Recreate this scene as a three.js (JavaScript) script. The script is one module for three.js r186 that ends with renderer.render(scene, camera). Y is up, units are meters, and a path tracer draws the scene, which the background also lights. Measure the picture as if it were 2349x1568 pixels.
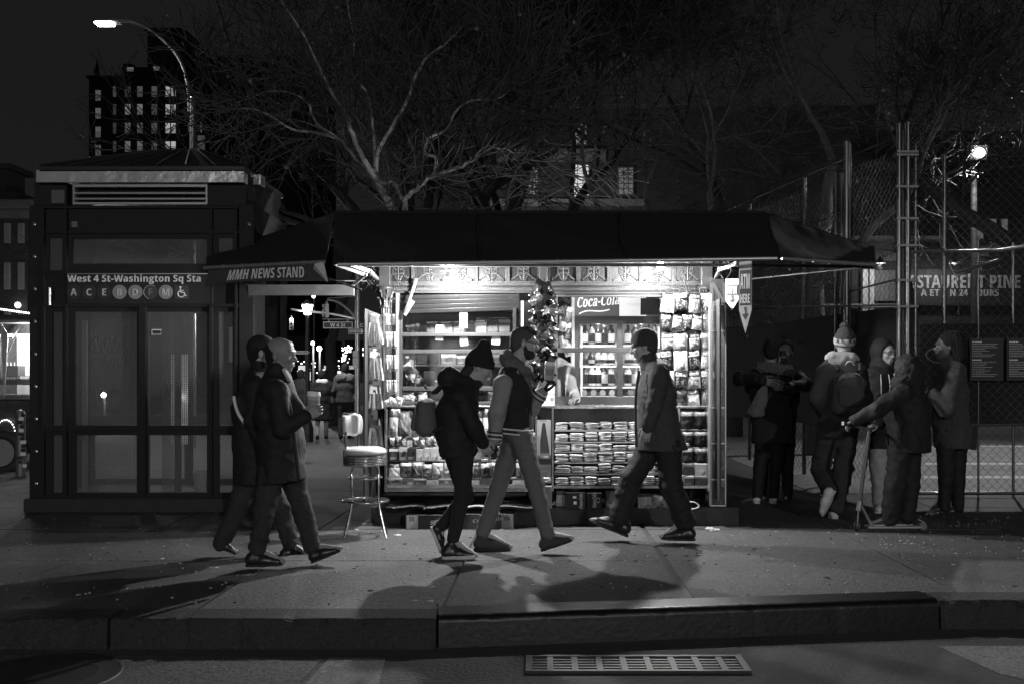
import * as THREE from 'three';
import { mergeGeometries } from 'three/addons/utils/BufferGeometryUtils.js';
import { RoundedBoxGeometry } from 'three/addons/geometries/RoundedBoxGeometry.js';
import { RectAreaLightUniformsLib } from 'three/addons/lights/RectAreaLightUniformsLib.js';
import { FontLoader } from 'three/addons/loaders/FontLoader.js';
import { TextGeometry } from 'three/addons/geometries/TextGeometry.js';
RectAreaLightUniformsLib.init();

// ---------- camera: level lens 1.33 m above the pavement, shifted so that the vanishing point is right of and below the centre
const V3 = THREE.Vector3;
const F = 2284, CX = 1250, CY = 874, EYE = 1.33;
const scene = new THREE.Scene();
const camera = new THREE.PerspectiveCamera(2 * Math.atan(784 / F) * 180 / Math.PI, 2349 / 1568, 0.1, 900);
camera.position.set(0, EYE, 0);
camera.lookAt(0, EYE, -10);
camera.setViewOffset(2349, 1568, 1174.5 - CX, 784 - CY, 2349, 1568);
scene.add(camera);
const renderer = new THREE.WebGLRenderer({ antialias: true });
renderer.toneMapping = THREE.LinearToneMapping;
renderer.toneMappingExposure = 1.13;
renderer.shadowMap.enabled = true;

// ---------- night sky over a city: faint even glow, a little stronger near the horizon
{
  const W = 512, H = 256, data = new Float32Array(W * H * 4);
  for (let j = 0; j < H; j++) for (let i = 0; i < W; i++) {
    const up = Math.max(0, Math.sin(((j + 0.5) / H - 0.5) * Math.PI)), u = i / W * Math.PI * 2;
    const cl = 0.5 + 0.25 * Math.sin(u * 3 + 1) * Math.sin(up * 9) + 0.25 * Math.sin(u * 7 + up * 14);
    const g = 0.0066 + 0.0056 * Math.pow(1 - up, 3) + 0.0012 * cl;
    data.set([g, g, g, 1], (j * W + i) * 4);
  }
  const t = new THREE.DataTexture(data, W, H, THREE.RGBAFormat, THREE.FloatType);
  t.mapping = THREE.EquirectangularReflectionMapping; t.magFilter = THREE.LinearFilter; t.needsUpdate = true;
  scene.background = t; scene.environment = t;
}
// ---------- weak moonlight (the lamps do the rest; each lamp's light is set in the builder of that lamp)
const moon = new THREE.DirectionalLight(0xffffff, 0.02);
moon.position.set(-25, 40, 20); moon.castShadow = true; moon.shadow.radius = 10;
moon.shadow.camera.left = -20; moon.shadow.camera.right = 20; moon.shadow.camera.top = 20; moon.shadow.camera.bottom = -20; moon.shadow.camera.far = 120;
scene.add(moon);

// ---------- helpers
const X = (px, d) => (px - CX) * d / F, Y = (py, d) => EYE - (py - CY) * d / F;
const P = (px, py, d) => new V3(X(px, d), Y(py, d), -d);
const gd = (py, h = 0) => F * (EYE - h) / (py - CY);       // distance of a ground row
let seedN = 1;
function rng(seed) { let s = seed | 0; return () => { s = (s + 0x6d2b79f5) | 0; let t = Math.imul(s ^ (s >>> 15), 1 | s); t = (t + Math.imul(t ^ (t >>> 7), 61 | t)) ^ t; return ((t ^ (t >>> 14)) >>> 0) / 4294967296; }; }
const R0 = rng(4711);
const rr = (a, b, r = R0) => a + (b - a) * r();
const used = new Map();
function numbered(n) { const k = used.get(n) ?? 0; used.set(n, k + 1); return k ? n + '_' + String(k).padStart(3, '0') : n; }
function tag(o, label, category, group, kind) {
  if (label) o.userData.label = label;
  if (category) o.userData.category = category;
  if (group) o.userData.group = group;
  if (kind) o.userData.kind = kind;
  return o;
}
function thing(name, label, category, pos, group, kind) {
  const o = new THREE.Group(); o.name = numbered(name); scene.add(o);
  o.position.copy(pos ?? new V3()); o.base = o.position.clone();
  return tag(o, label, category, group, kind);
}
function copy(o, pos, label, turn) {
  const c = o.clone(); c.name = numbered(o.name.replace(/_\d{3}$/, '')); scene.add(c);
  if (pos) c.position.copy(pos); if (turn !== undefined) c.rotation.y = turn;
  c.base = c.position.clone();
  if (label) c.userData.label = label;
  return c;
}
function boxUV(g, s = 1) {
  const p = g.attributes.position, n = g.attributes.normal, uv = new Float32Array(p.count * 2);
  for (let i = 0; i < p.count; i++) {
    const ax = Math.abs(n.getX(i)), ay = Math.abs(n.getY(i)), az = Math.abs(n.getZ(i));
    let u, v;
    if (ay >= ax && ay >= az) { u = p.getX(i); v = p.getZ(i); } else if (ax > az) { u = p.getZ(i); v = p.getY(i); } else { u = p.getX(i); v = p.getY(i); }
    uv[2 * i] = u * s; uv[2 * i + 1] = v * s;
  }
  g.setAttribute('uv', new THREE.BufferAttribute(uv, 2));
}
const M4 = () => new THREE.Matrix4();
class MB {
  constructor() { this.g = []; }
  add(g, m) { g = g.index ? g.toNonIndexed() : g; for (const k of Object.keys(g.attributes)) if (!['position', 'normal', 'uv'].includes(k)) g.deleteAttribute(k); if (m) g.applyMatrix4(m); this.g.push(g); return this; }
  box(cx, cy, cz, w, h, d, o = {}) {
    const g = o.r ? new RoundedBoxGeometry(w, h, d, o.seg ?? 1, Math.min(o.r, w / 2.01, h / 2.01, d / 2.01)) : new THREE.BoxGeometry(w, h, d);
    const m = M4().makeRotationFromEuler(new THREE.Euler(o.rx ?? 0, o.ry ?? 0, o.rz ?? 0)); m.setPosition(cx, cy, cz);
    return this.add(g, m);
  }
  bx(x0, y0, z0, x1, y1, z1, o) { return this.box((x0 + x1) / 2, (y0 + y1) / 2, (z0 + z1) / 2, Math.abs(x1 - x0), Math.abs(y1 - y0), Math.abs(z1 - z0), o); }
  px(x0, y0, x1, y1, d, th, o) { return this.bx(X(x0, d), Y(y0, d), -d, X(x1, d), Y(y1, d), -d - th, o); }
  bar(a, b, r, seg = 6, r2 = r, caps = true) {
    const v = b.clone().sub(a), l = v.length(); if (l < 1e-6) return this;
    const g = new THREE.CylinderGeometry(r2, r, l, seg, 1, !caps);
    const m = M4().makeRotationFromQuaternion(new THREE.Quaternion().setFromUnitVectors(new V3(0, 1, 0), v.normalize()));
    m.setPosition(a.clone().add(b).multiplyScalar(0.5)); return this.add(g, m);
  }
  strip(a, b, w, t) {   // a square bar
    const v = b.clone().sub(a), l = v.length(), g = new THREE.BoxGeometry(w, l, t ?? w);
    const m = M4().makeRotationFromQuaternion(new THREE.Quaternion().setFromUnitVectors(new V3(0, 1, 0), v.normalize()));
    m.setPosition(a.clone().add(b).multiplyScalar(0.5)); return this.add(g, m);
  }
  tube(pts, r, seg = 6, n = 0, closed = false) { return this.add(new THREE.TubeGeometry(new THREE.CatmullRomCurve3(pts, closed), n || pts.length * 4, r, seg, closed)); }
  lathe(prof, x, y, z, seg = 16, m) { const g = new THREE.LatheGeometry(prof.map(([a, b]) => new THREE.Vector2(a, b)), seg); g.applyMatrix4(m ?? M4()); return this.add(g, M4().makeTranslation(x, y, z)); }
  sph(x, y, z, r, s = 12, sy = 1, sz = 1) { const g = new THREE.SphereGeometry(r, s, Math.max(6, s >> 1)); g.scale(1, sy, sz); return this.add(g, M4().makeTranslation(x, y, z)); }
  quad(a, b, c, d, uv) {
    const g = new THREE.BufferGeometry(); g.setAttribute('position', new THREE.Float32BufferAttribute([a, b, c, a, c, d].flatMap((p) => [p.x, p.y, p.z]), 3));
    g.setAttribute('uv', new THREE.Float32BufferAttribute([0, 0, 1, 0, 1, 1, 0, 0, 1, 1, 0, 1], 2)); g.computeVertexNormals(); this.keep = true; return this.add(g);
  }
  geo(keep) {
    for (const g of this.g) if (!g.attributes.uv) g.setAttribute('uv', new THREE.Float32BufferAttribute(new Float32Array(g.attributes.position.count * 2), 2));
    const g = mergeGeometries(this.g); if (!keep) boxUV(g); return g;
  }
  build(name, mat, parent, o = {}) { return put(this.geo(o.uv ?? this.keep), name, mat, parent, o); }
}
function put(g, name, mat, parent, o = {}) {
  if (parent?.base && !o.local) { g = g.clone(); g.translate(-parent.base.x, -parent.base.y, -parent.base.z); }
  const m = new THREE.Mesh(g, mat); m.castShadow = m.receiveShadow = true;
  m.name = parent ? name : numbered(name); (parent ?? scene).add(m); if (parent?.base) m.base = parent.base;
  if (o.label) m.userData.label = o.label; if (o.kind) m.userData.kind = o.kind;
  return m;
}
// ---------- noise and textures
function hash2(x, y, s) { let h = Math.imul(x, 374761393) + Math.imul(y, 668265263) + Math.imul(s, 1274126177); h = Math.imul(h ^ (h >>> 13), 1274126177); return ((h ^ (h >>> 16)) >>> 0) / 4294967296; }
function vnoise(x, y, per, s) {
  const ix = Math.floor(x), iy = Math.floor(y), fx = x - ix, fy = y - iy, u = fx * fx * (3 - 2 * fx), v = fy * fy * (3 - 2 * fy), w = (a) => ((a % per) + per) % per;
  const a = hash2(w(ix), w(iy), s), b = hash2(w(ix + 1), w(iy), s), c = hash2(w(ix), w(iy + 1), s), d = hash2(w(ix + 1), w(iy + 1), s);
  return a + (b - a) * u + (c - a) * v + (a - b - c + d) * u * v;
}
function fbm(x, y, per, s, oct) { let t = 0, a = 0.5, n = 0; for (let i = 0; i < oct; i++) { t += a * vnoise(x, y, per, s + i); n += a; x *= 2; y *= 2; per *= 2; a *= 0.55; } return t / n; }
function h3(x, y, z, s) { return hash2(x + z * 57, y - z * 131, s); }
function noise3(x, y, z, s = 1) {
  const ix = Math.floor(x), iy = Math.floor(y), iz = Math.floor(z), fx = x - ix, fy = y - iy, fz = z - iz;
  const u = fx * fx * (3 - 2 * fx), v = fy * fy * (3 - 2 * fy), w = fz * fz * (3 - 2 * fz), L = (a, b, t) => a + (b - a) * t;
  return L(L(L(h3(ix, iy, iz, s), h3(ix + 1, iy, iz, s), u), L(h3(ix, iy + 1, iz, s), h3(ix + 1, iy + 1, iz, s), u), v),
    L(L(h3(ix, iy, iz + 1, s), h3(ix + 1, iy, iz + 1, s), u), L(h3(ix, iy + 1, iz + 1, s), h3(ix + 1, iy + 1, iz + 1, s), u), v), w);
}
function dataTex(n, fn) {
  const d = new Uint8Array(n * n * 4);
  for (let j = 0; j < n; j++) for (let i = 0; i < n; i++) { const v = Math.max(0, Math.min(255, fn(i / n, j / n, i, j) * 255)); d.set([v, v, v, 255], (j * n + i) * 4); }
  const t = new THREE.DataTexture(d, n, n); t.wrapS = t.wrapT = THREE.RepeatWrapping; t.magFilter = THREE.LinearFilter; t.needsUpdate = true; return t;
}
function rep(t, metres) { const c = t.clone(); c.repeat.set(1 / metres, 1 / metres); c.needsUpdate = true; return c; }
function canvasTex(w, h, draw) {
  const c = document.createElement('canvas'); c.width = w; c.height = h; draw(c.getContext('2d'), w, h);
  const t = new THREE.CanvasTexture(c); t.colorSpace = THREE.SRGBColorSpace; t.magFilter = THREE.LinearFilter; return t;
}
const gray = (v) => { const s = Math.round(255 * v); return `rgb(${s},${s},${s})`; };
const T = {
  patch: dataTex(256, (u, v) => 0.55 + 0.45 * fbm(u * 6, v * 6, 6, 3, 5)),
  bumpy: dataTex(256, (u, v) => fbm(u * 24, v * 24, 24, 9, 4)),
  concrete: dataTex(1024, (u, v, i, j) => {
    let g = 0.5 + 0.34 * fbm(u * 5, v * 5, 5, 21, 6) + 0.25 * (hash2(i >> 1, j >> 1, 6) - 0.5) + 0.6 * (hash2(i >> 2, j >> 2, 7) - 0.5) + 0.3 * (vnoise(u * 110, v * 110, 110, 17) - 0.5) - 0.3 * Math.max(0, fbm(u * 4, v * 4, 4, 77, 4) - 0.55);
    if (hash2(i >> 2, j >> 2, 8) > 0.994) g += 0.35; if (hash2(i >> 2, j >> 2, 9) > 0.992) g -= 0.28;
    const cx = Math.floor(u * 26), cy = Math.floor(v * 26), hx = hash2(cx, cy, 11), hy = hash2(cx, cy, 12);
    if (hash2(cx, cy, 13) > 0.86) { const dx = u * 26 - cx - 0.2 - 0.6 * hx, dy = v * 26 - cy - 0.2 - 0.6 * hy, r = 0.13 + 0.16 * hash2(cx, cy, 14); if (dx * dx + dy * dy < r * r * (0.6 + 0.8 * vnoise(u * 200, v * 200, 200, 4))) g += hash2(cx, cy, 15) > 0.4 ? 0.5 : -0.35; }
    return g;
  }),
  asphalt: dataTex(1024, (u, v, i, j) => 0.34 + 0.3 * fbm(u * 6, v * 6, 6, 31, 5) + 0.5 * (hash2(i >> 1, j >> 1, 35) - 0.5) * (hash2(i >> 1, j >> 1, 36)) + (hash2(i >> 1, j >> 1, 38) > 0.985 ? 0.45 : 0) + 0.12 * hash2(i, j, 39)),
  cloth: dataTex(256, (u, v, i, j) => 0.62 + 0.2 * fbm(u * 8, v * 8, 8, 41, 4) + 0.18 * hash2(i, j, 42) + ((i + j) & 2 ? 0.03 : -0.03)),
  knit: dataTex(256, (u, v, i, j) => 0.5 + 0.25 * Math.sin(u * Math.PI * 64 + Math.sin(v * Math.PI * 128) * 0.8) + 0.2 * hash2(i, j, 43)),
  bark: dataTex(256, (u, v) => { const a = fbm(u * 8, v * 4, 8, 51, 5); return a > 0.52 ? 0.95 : a > 0.44 ? 0.62 : 0.4; }),
  brick: dataTex(256, (u, v) => { const row = Math.floor(v * 32), c = u * 12 + (row & 1) * 0.5, f = v * 32 - row, fx = c - Math.floor(c); return f < 0.12 || fx < 0.06 ? 0.75 : 0.5 + 0.35 * hash2(Math.floor(c) % 12, row, 61); }),
};
function mat(g, rough = 0.8, o = {}) {
  const { tex, size = 1, bump, bs, bsize, phys, ...r } = o;
  const M = phys ? THREE.MeshPhysicalMaterial : THREE.MeshStandardMaterial, m = new M({ roughness: rough, metalness: 0, ...r });
  m.color.setRGB(g, g, g); if (tex) m.map = rep(tex, size); if (bump) { m.bumpMap = rep(bump, bsize ?? size); m.bumpScale = bs ?? 0.002; }
  m.side = THREE.DoubleSide; return m;
}
const matP = (g, rough, o) => mat(g, rough, { ...o, phys: true });
const glow = (v) => { const m = new THREE.MeshStandardMaterial({ roughness: 0.6 }); m.color.setRGB(0.8, 0.8, 0.8); m.emissive.setRGB(1, 1, 1); m.emissiveIntensity = v; return m; };
const printMat = (tex, rough = 0.6, o = {}) => { const m = new THREE.MeshStandardMaterial({ map: tex, roughness: rough, side: THREE.DoubleSide, ...o }); return m; };
const MT = {
  glass: new THREE.MeshPhysicalMaterial({ transmission: 1, thickness: 0, roughness: 0.04, ior: 1.5, color: 0xffffff }),
  dustyGlass: new THREE.MeshPhysicalMaterial({ transmission: 0.93, thickness: 0, roughness: 0.12, ior: 1.5, color: 0xe8e8e8 }),
  steel: mat(0.55, 0.3, { metalness: 1 }), chrome: mat(0.75, 0.12, { metalness: 1 }), galv: mat(0.5, 0.42, { metalness: 1, tex: T.patch, size: 0.4 }),
  iron: mat(0.035, 0.5, { tex: T.patch, size: 0.5 }), ironShiny: mat(0.05, 0.32, { metalness: 0.2 }), black: mat(0.02, 0.6), blackPlastic: mat(0.025, 0.35),
  white: mat(0.75, 0.5), grey: mat(0.3, 0.7), dark: mat(0.06, 0.7, { tex: T.patch, size: 0.6 }),
};
const font = await new FontLoader().loadAsync('fonts/droid/droid_sans_bold.typeface.json');
const fontR = await new FontLoader().loadAsync('fonts/droid/droid_sans_regular.typeface.json');
function textGeo(s, h, depth = 0.003, f = font, wTo) {
  if (!f.cap) { const H = new TextGeometry('H', { font: f, size: 1, depth: 0.1, curveSegments: 1, bevelEnabled: false }); H.computeBoundingBox(); f.cap = H.boundingBox.max.y; }
  const g = new TextGeometry(s, { font: f, size: h / f.cap, depth, curveSegments: 3, bevelEnabled: false }); g.computeBoundingBox();
  const b = g.boundingBox; g.translate(-(b.min.x + b.max.x) / 2, 0, 0);
  if (wTo) g.scale(wTo / (b.max.x - b.min.x), 1, 1);
  return g;
}
function bulbLight(parentOrPos, intensity, radius = 1) { const l = new THREE.PointLight(0xffffff, intensity, 0, 2); l.position.copy(parentOrPos); l.castShadow = true; l.shadow.radius = radius; scene.add(l); return l; }
// ================= SETTING: road, kerb, pavement =================
const KERB_Z = (x) => x < -0.6 ? 5.58 : x < 2.39 ? 5.6 + (x + 0.6) / 2.99 * 0.43 : 6.03;   // distance of the kerb's front edge
const MS = {
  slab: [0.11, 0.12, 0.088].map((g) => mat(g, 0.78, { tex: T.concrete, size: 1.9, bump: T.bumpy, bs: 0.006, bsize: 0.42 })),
  mortar: mat(0.05, 0.9), kerb: mat(0.036, 0.85, { tex: T.concrete, size: 1.3, bump: T.bumpy, bs: 0.006, bsize: 0.4 }),
  kerbSteel: mat(0.011, 0.42, { tex: T.concrete, size: 1.1, metalness: 0.2, bump: T.bumpy, bs: 0.0012, bsize: 0.6 }),
  asphalt: mat(0.1, 0.85, { tex: T.asphalt, size: 1.2, bump: T.bumpy, bs: 0.008, bsize: 0.4 }), far: mat(0.12, 0.8, { tex: T.concrete, size: 2.3 }),
  cover: mat(0.07, 0.6, { tex: T.asphalt, size: 0.8, metalness: 0.2 }), paint: mat(0.22, 0.8, { tex: T.concrete, size: 1.7 }), roadConcrete: mat(0.12, 0.85, { tex: T.concrete, size: 2.1, bump: T.bumpy, bs: 0.005, bsize: 0.4 }),
};
tag(new MB().bx(-300, -0.3, 60, 300, -0.17, -500).build('road', MS.asphalt), null, null, null, 'structure');
function flat(pts, y, th) {   // polygon in x / distance, lying flat: top at y, th thick
  const s = new THREE.Shape(pts.map(([x, d]) => new THREE.Vector2(x, d)));
  const g = new THREE.ExtrudeGeometry(s, { depth: th, bevelEnabled: false }); g.rotateX(-Math.PI / 2); g.translate(0, y - th, 0); return g;
}
{
  const side = thing('sidewalk', null, null, null, null, 'structure');
  new MB().add(flat([[-40, 5.75], [-0.5, 5.75], [2.45, 6.2], [40, 6.2], [40, 42], [-40, 42]], -0.013, 0.15)).build('mortar_bed', MS.mortar, side);
  const xs = [-11, -9.5, -8, -6.5, -5, -3.5, -2.03, -0.6, 0.89, 2.6, 4.1, 5.6, 7.1, 8.6], ds = [0, 7.39, 8.95, 10.5, 12.05, 13.6], r = rng(8);
  for (let i = 0; i < xs.length - 1; i++) for (let j = 0; j < ds.length - 1; j++) {
    const a = xs[i] + (i === 8 ? 0.025 : 0.008), b = xs[i + 1] - (i === 7 ? 0.02 : 0.008), k = KERB_Z, f = j ? 0 : 0.245;
    const c = [[a, (j ? ds[j] : k(a) + f) + 0.005], [b, (j ? ds[j] : k(b) + f) + 0.005], [b, ds[j + 1] - 0.005], [a, ds[j + 1] - 0.005]];
    if (!j && a < 2.39 && b > 2.39) c.splice(1, 0, [2.39, k(2.39) + f + 0.005]);
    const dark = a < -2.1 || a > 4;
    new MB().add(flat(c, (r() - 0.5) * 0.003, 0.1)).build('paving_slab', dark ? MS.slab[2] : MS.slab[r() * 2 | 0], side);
  }
  // tar strip in the open joint
  new MB().add(flat([[0.868, 6.1], [0.917, 6.1], [0.917, 8.95], [0.868, 8.95]], -0.006, 0.02)).build('joint_filler', mat(0.07, 0.7, { tex: T.asphalt, size: 0.5 }), side);
  new MB().add(flat([[-40, 13.61], [40, 13.61], [40, 42], [-40, 42]], -0.003, 0.1)).add(flat([[-40, 5.85], [-11, 5.85], [-11, 13.6], [-40, 13.6]], -0.003, 0.1)).add(flat([[8.6, 6.3], [40, 6.3], [40, 13.6], [8.6, 13.6]], -0.003, 0.1)).build('far_pavement', MS.far, side);
}
{
  const k = thing('kerb', null, null, null, null, 'structure');
  const prof = (rad, h) => {   // cross-section, x = outward, rounded nose
    const s = new THREE.Shape(); s.moveTo(-0.24, -0.3); s.lineTo(-0.24, h); s.lineTo(-rad, h); s.absarc(-rad, h - rad, rad, Math.PI / 2, 0, true); s.lineTo(0.012, -0.3); return s;
  };
  const run = (x0, x1, rad, h, m, name) => {
    const wear = name === 'kerb_stone' ? 1 : 0.18;
    const a = new V3(x0, 0, -KERB_Z(x0)), b = new V3(x1, 0, -KERB_Z(x1 - 0.001)), L = a.distanceTo(b);
    const g = new THREE.ExtrudeGeometry(prof(rad, h), { depth: L, steps: Math.ceil(L / 0.03), bevelEnabled: false, curveSegments: 6 });
    { const p = g.attributes.position; for (let i = 0; i < p.count; i++) { const x = p.getX(i), y = p.getY(i), z = p.getZ(i); if (x < -0.2 || y < -0.25) continue; const e = Math.max(0, 1 - Math.hypot(x, y - h) / 0.09), n = noise3(z * 9 + x0 * 7, y * 6, 3, 4) - 0.5, chip = Math.max(0, noise3(z * 22 + x0, 2, y * 20, 9) - 0.68) * 0.07 * e; p.setXYZ(i, x + (n * 0.008 - chip) * wear, y + (y > h - 0.08 ? n * 0.005 - chip * 0.8 : 0) * wear, z); } }
    g.rotateY(-Math.PI / 2); g.scale(-1, 1, 1); // x->z
    const ix = g.index ? g.toNonIndexed() : g, p = ix.attributes.position;      // restore winding after the mirror
    for (let i = 0; i < p.count; i += 3) for (const at of Object.values(ix.attributes)) for (let c = 0; c < at.itemSize; c++) { const t = at.array[i * at.itemSize + c]; at.array[i * at.itemSize + c] = at.array[(i + 1) * at.itemSize + c]; at.array[(i + 1) * at.itemSize + c] = t; }
    ix.computeVertexNormals();
    ix.rotateY(Math.atan2(-(b.z - a.z), b.x - a.x)); ix.translate(a.x, 0, a.z);
    new MB().add(ix).build(name, m, k);
  };
  for (const [a, b] of [[-12, -8.2], [-8.2, -4.1], [-4.1, -2.45], [-2.44, -0.61]]) run(a + 0.004, b - 0.004, 0.02, 0.002, MS.kerb, 'kerb_stone');
  run(-0.598, 2.385, 0.045, 0.012, MS.kerbSteel, 'steel_faced_kerb');
  run(2.4, 7, 0.03, 0.004, MS.kerb, 'kerb_stone'); run(7.01, 12, 0.03, 0.004, MS.kerb, 'kerb_stone');
}
// road surface: concrete gutter patch, crosswalk stripes
const G = (px, py) => [X(px, gd(py, -0.166)), gd(py, -0.166)];
tag(new MB().add(flat([G(742, 1507), G(350, 1503), [-6, 5.45], [-6, 4.2], [X(640, 4.6), 4.6]], -0.166, 0.02)).build('road_patch', MS.roadConcrete), null, null, null, 'structure');
tag(new MB().add(flat([G(756, 1507), G(700, 1568), [X(650, 4.5), 4.5], [X(850, 4.5), 4.5], G(868, 1568), G(884, 1509)], -0.166, 0.02)).build('crosswalk_stripe', MS.paint), null, null, null, 'structure');
tag(new MB().add(flat([G(2152, 1481), G(2296, 1545), [X(2420, 4.9), 4.9], [4.2, 4.9], [4.2, 5.62]], -0.166, 0.02)).build('crosswalk_stripe', MS.paint), null, null, null, 'structure');
{
  const [mx, md] = G(85, 1550), o = thing('manhole_cover', 'round iron manhole cover in the road in the bottom corner', 'manhole cover', new V3(mx, -0.17, -md));
  new MB().lathe([[0, 0.003], [0.27, 0.003], [0.275, 0.007], [0.3, 0.007], [0.305, 0.002], [0.38, 0.002], [0.385, 0.006], [0.4, 0.006], [0.405, 0]], mx, -0.166, -md, 48).build('ring', MS.cover, o);
}
{   // storm drain grate
  const d0 = 5.1, d1 = 5.4, x0 = X(1206, 5.25), x1 = X(1712, 5.25), o = thing('drain_grate', 'long steel drain grate set in the road below the kerb', 'drain grate', new V3((x0 + x1) / 2, -0.17, -5.25));
  const y0 = -0.168, y1 = -0.152, m = mat(0.05, 0.5, { metalness: 0.7, tex: T.patch, size: 0.3 });
  new MB().bx(x0, y0, -d0, x1, y1, -d0 - 0.028).bx(x0, y0, -d1, x1, y1, -d1 + 0.028).bx(x0, y0, -d0 - 0.028, x0 + 0.035, y1, -d1 + 0.028).bx(x1 - 0.035, y0, -d0 - 0.028, x1, y1, -d1 + 0.028).build('grate_frame', m, o);
  for (let i = 1; i < 9; i++) { const xx = x0 + (x1 - x0) * i / 9; new MB().bx(xx - 0.016, y0, -d0 - 0.03, xx + 0.016, y1 - 0.002, -d1 + 0.03).build('cross_bar', m, o); }
  for (let j = 1; j < 5; j++) { const z = -d0 - 0.028 - (0.244) * j / 5; new MB().bx(x0 + 0.036, y0 - 0.003, z - 0.011, x1 - 0.036, y1 - 0.004, z + 0.011).build('bar', m, o); }
  new MB().bx(x0 + 0.03, -0.1695, -d0 - 0.02, x1 - 0.03, -0.1665, -d1 + 0.02).build('shaft_floor', mat(0.003, 1), o);
}
// trodden gum and grit on the pavement
{
  const r = rng(57), side = scene.children.find((o) => o.name === 'sidewalk'), spots = (n, x0, x1, d0, d1, a, b, name, m) => { const q = new MB(); for (let i = 0; i < n; i++) { const x = x0 + (x1 - x0) * r(), d = d0 + (d1 - d0) * r(); if (d < KERB_Z(x) + 0.3) continue; const R = a + (b - a) * r() * r(), g = new THREE.CylinderGeometry(R * 0.8, R, 0.004 + 0.003 * r(), 7); const p = g.attributes.position; for (let k = 0; k < p.count; k++) { const w = 0.75 + 0.5 * noise3(p.getX(k) * 90, i, p.getZ(k) * 90, 3); p.setX(k, p.getX(k) * w * 1.3); p.setZ(k, p.getZ(k) * w); } q.add(g, M4().makeRotationY(r() * 6).setPosition(x, 0.003, -d)); } q.build(name, m, side, { kind: 'stuff' }); };
  spots(150, -3, 3.2, 5.9, 9.0, 0.006, 0.02, 'trodden_gum', mat(0.34, 0.8)); spots(110, -5, 4, 5.9, 9.2, 0.006, 0.024, 'dark_gum', mat(0.03, 0.75)); spots(260, 2.6, 5.4, 7.4, 9.8, 0.003, 0.009, 'grit', mat(0.4, 0.5)); spots(160, -6, -2, 6.2, 10, 0.003, 0.008, 'grit', mat(0.3, 0.6));
}
// litter: paper scraps, each crumpled
const paperM = mat(0.62, 0.85);
function scrap(px, py, w, h, label, y = 0) {
  const d = gd(py, y), g = new THREE.IcosahedronGeometry(1, 2), p = g.attributes.position, s = px * 7 + py;
  for (let i = 0; i < p.count; i++) { const x = p.getX(i), yy = p.getY(i), z = p.getZ(i), k = 0.55 + 0.8 * noise3(x * 2.3 + s, yy * 2.3, z * 2.3, 5); p.setXYZ(i, x * k * w, (yy * k + 0.7) * h, z * k * w * 0.7); }
  g.computeVertexNormals(); const m = put(g, 'paper_scrap', paperM); m.position.set(X(px, d), y, -d); tag(m, label, 'litter');
}
scrap(1628, 1216, 0.045, 0.018, 'crumpled white paper on the pavement right of the walking old man'); scrap(1645, 1217, 0.03, 0.013, 'smaller white paper scrap touching the crumpled one near the plinth');
scrap(912, 1228, 0.03, 0.009, 'flat white scrap beside the chrome stool legs'); scrap(536, 1478, 0.04, 0.016, 'torn pale leaf scrap in the gutter under the kerb', -0.17);
scrap(353, 1484, 0.02, 0.014, 'small dark leaf scrap in the gutter left of the torn one', -0.17); scrap(760, 1486, 0.02, 0.01, 'tiny leaf scrap in the gutter above the pale stripe', -0.17);
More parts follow.
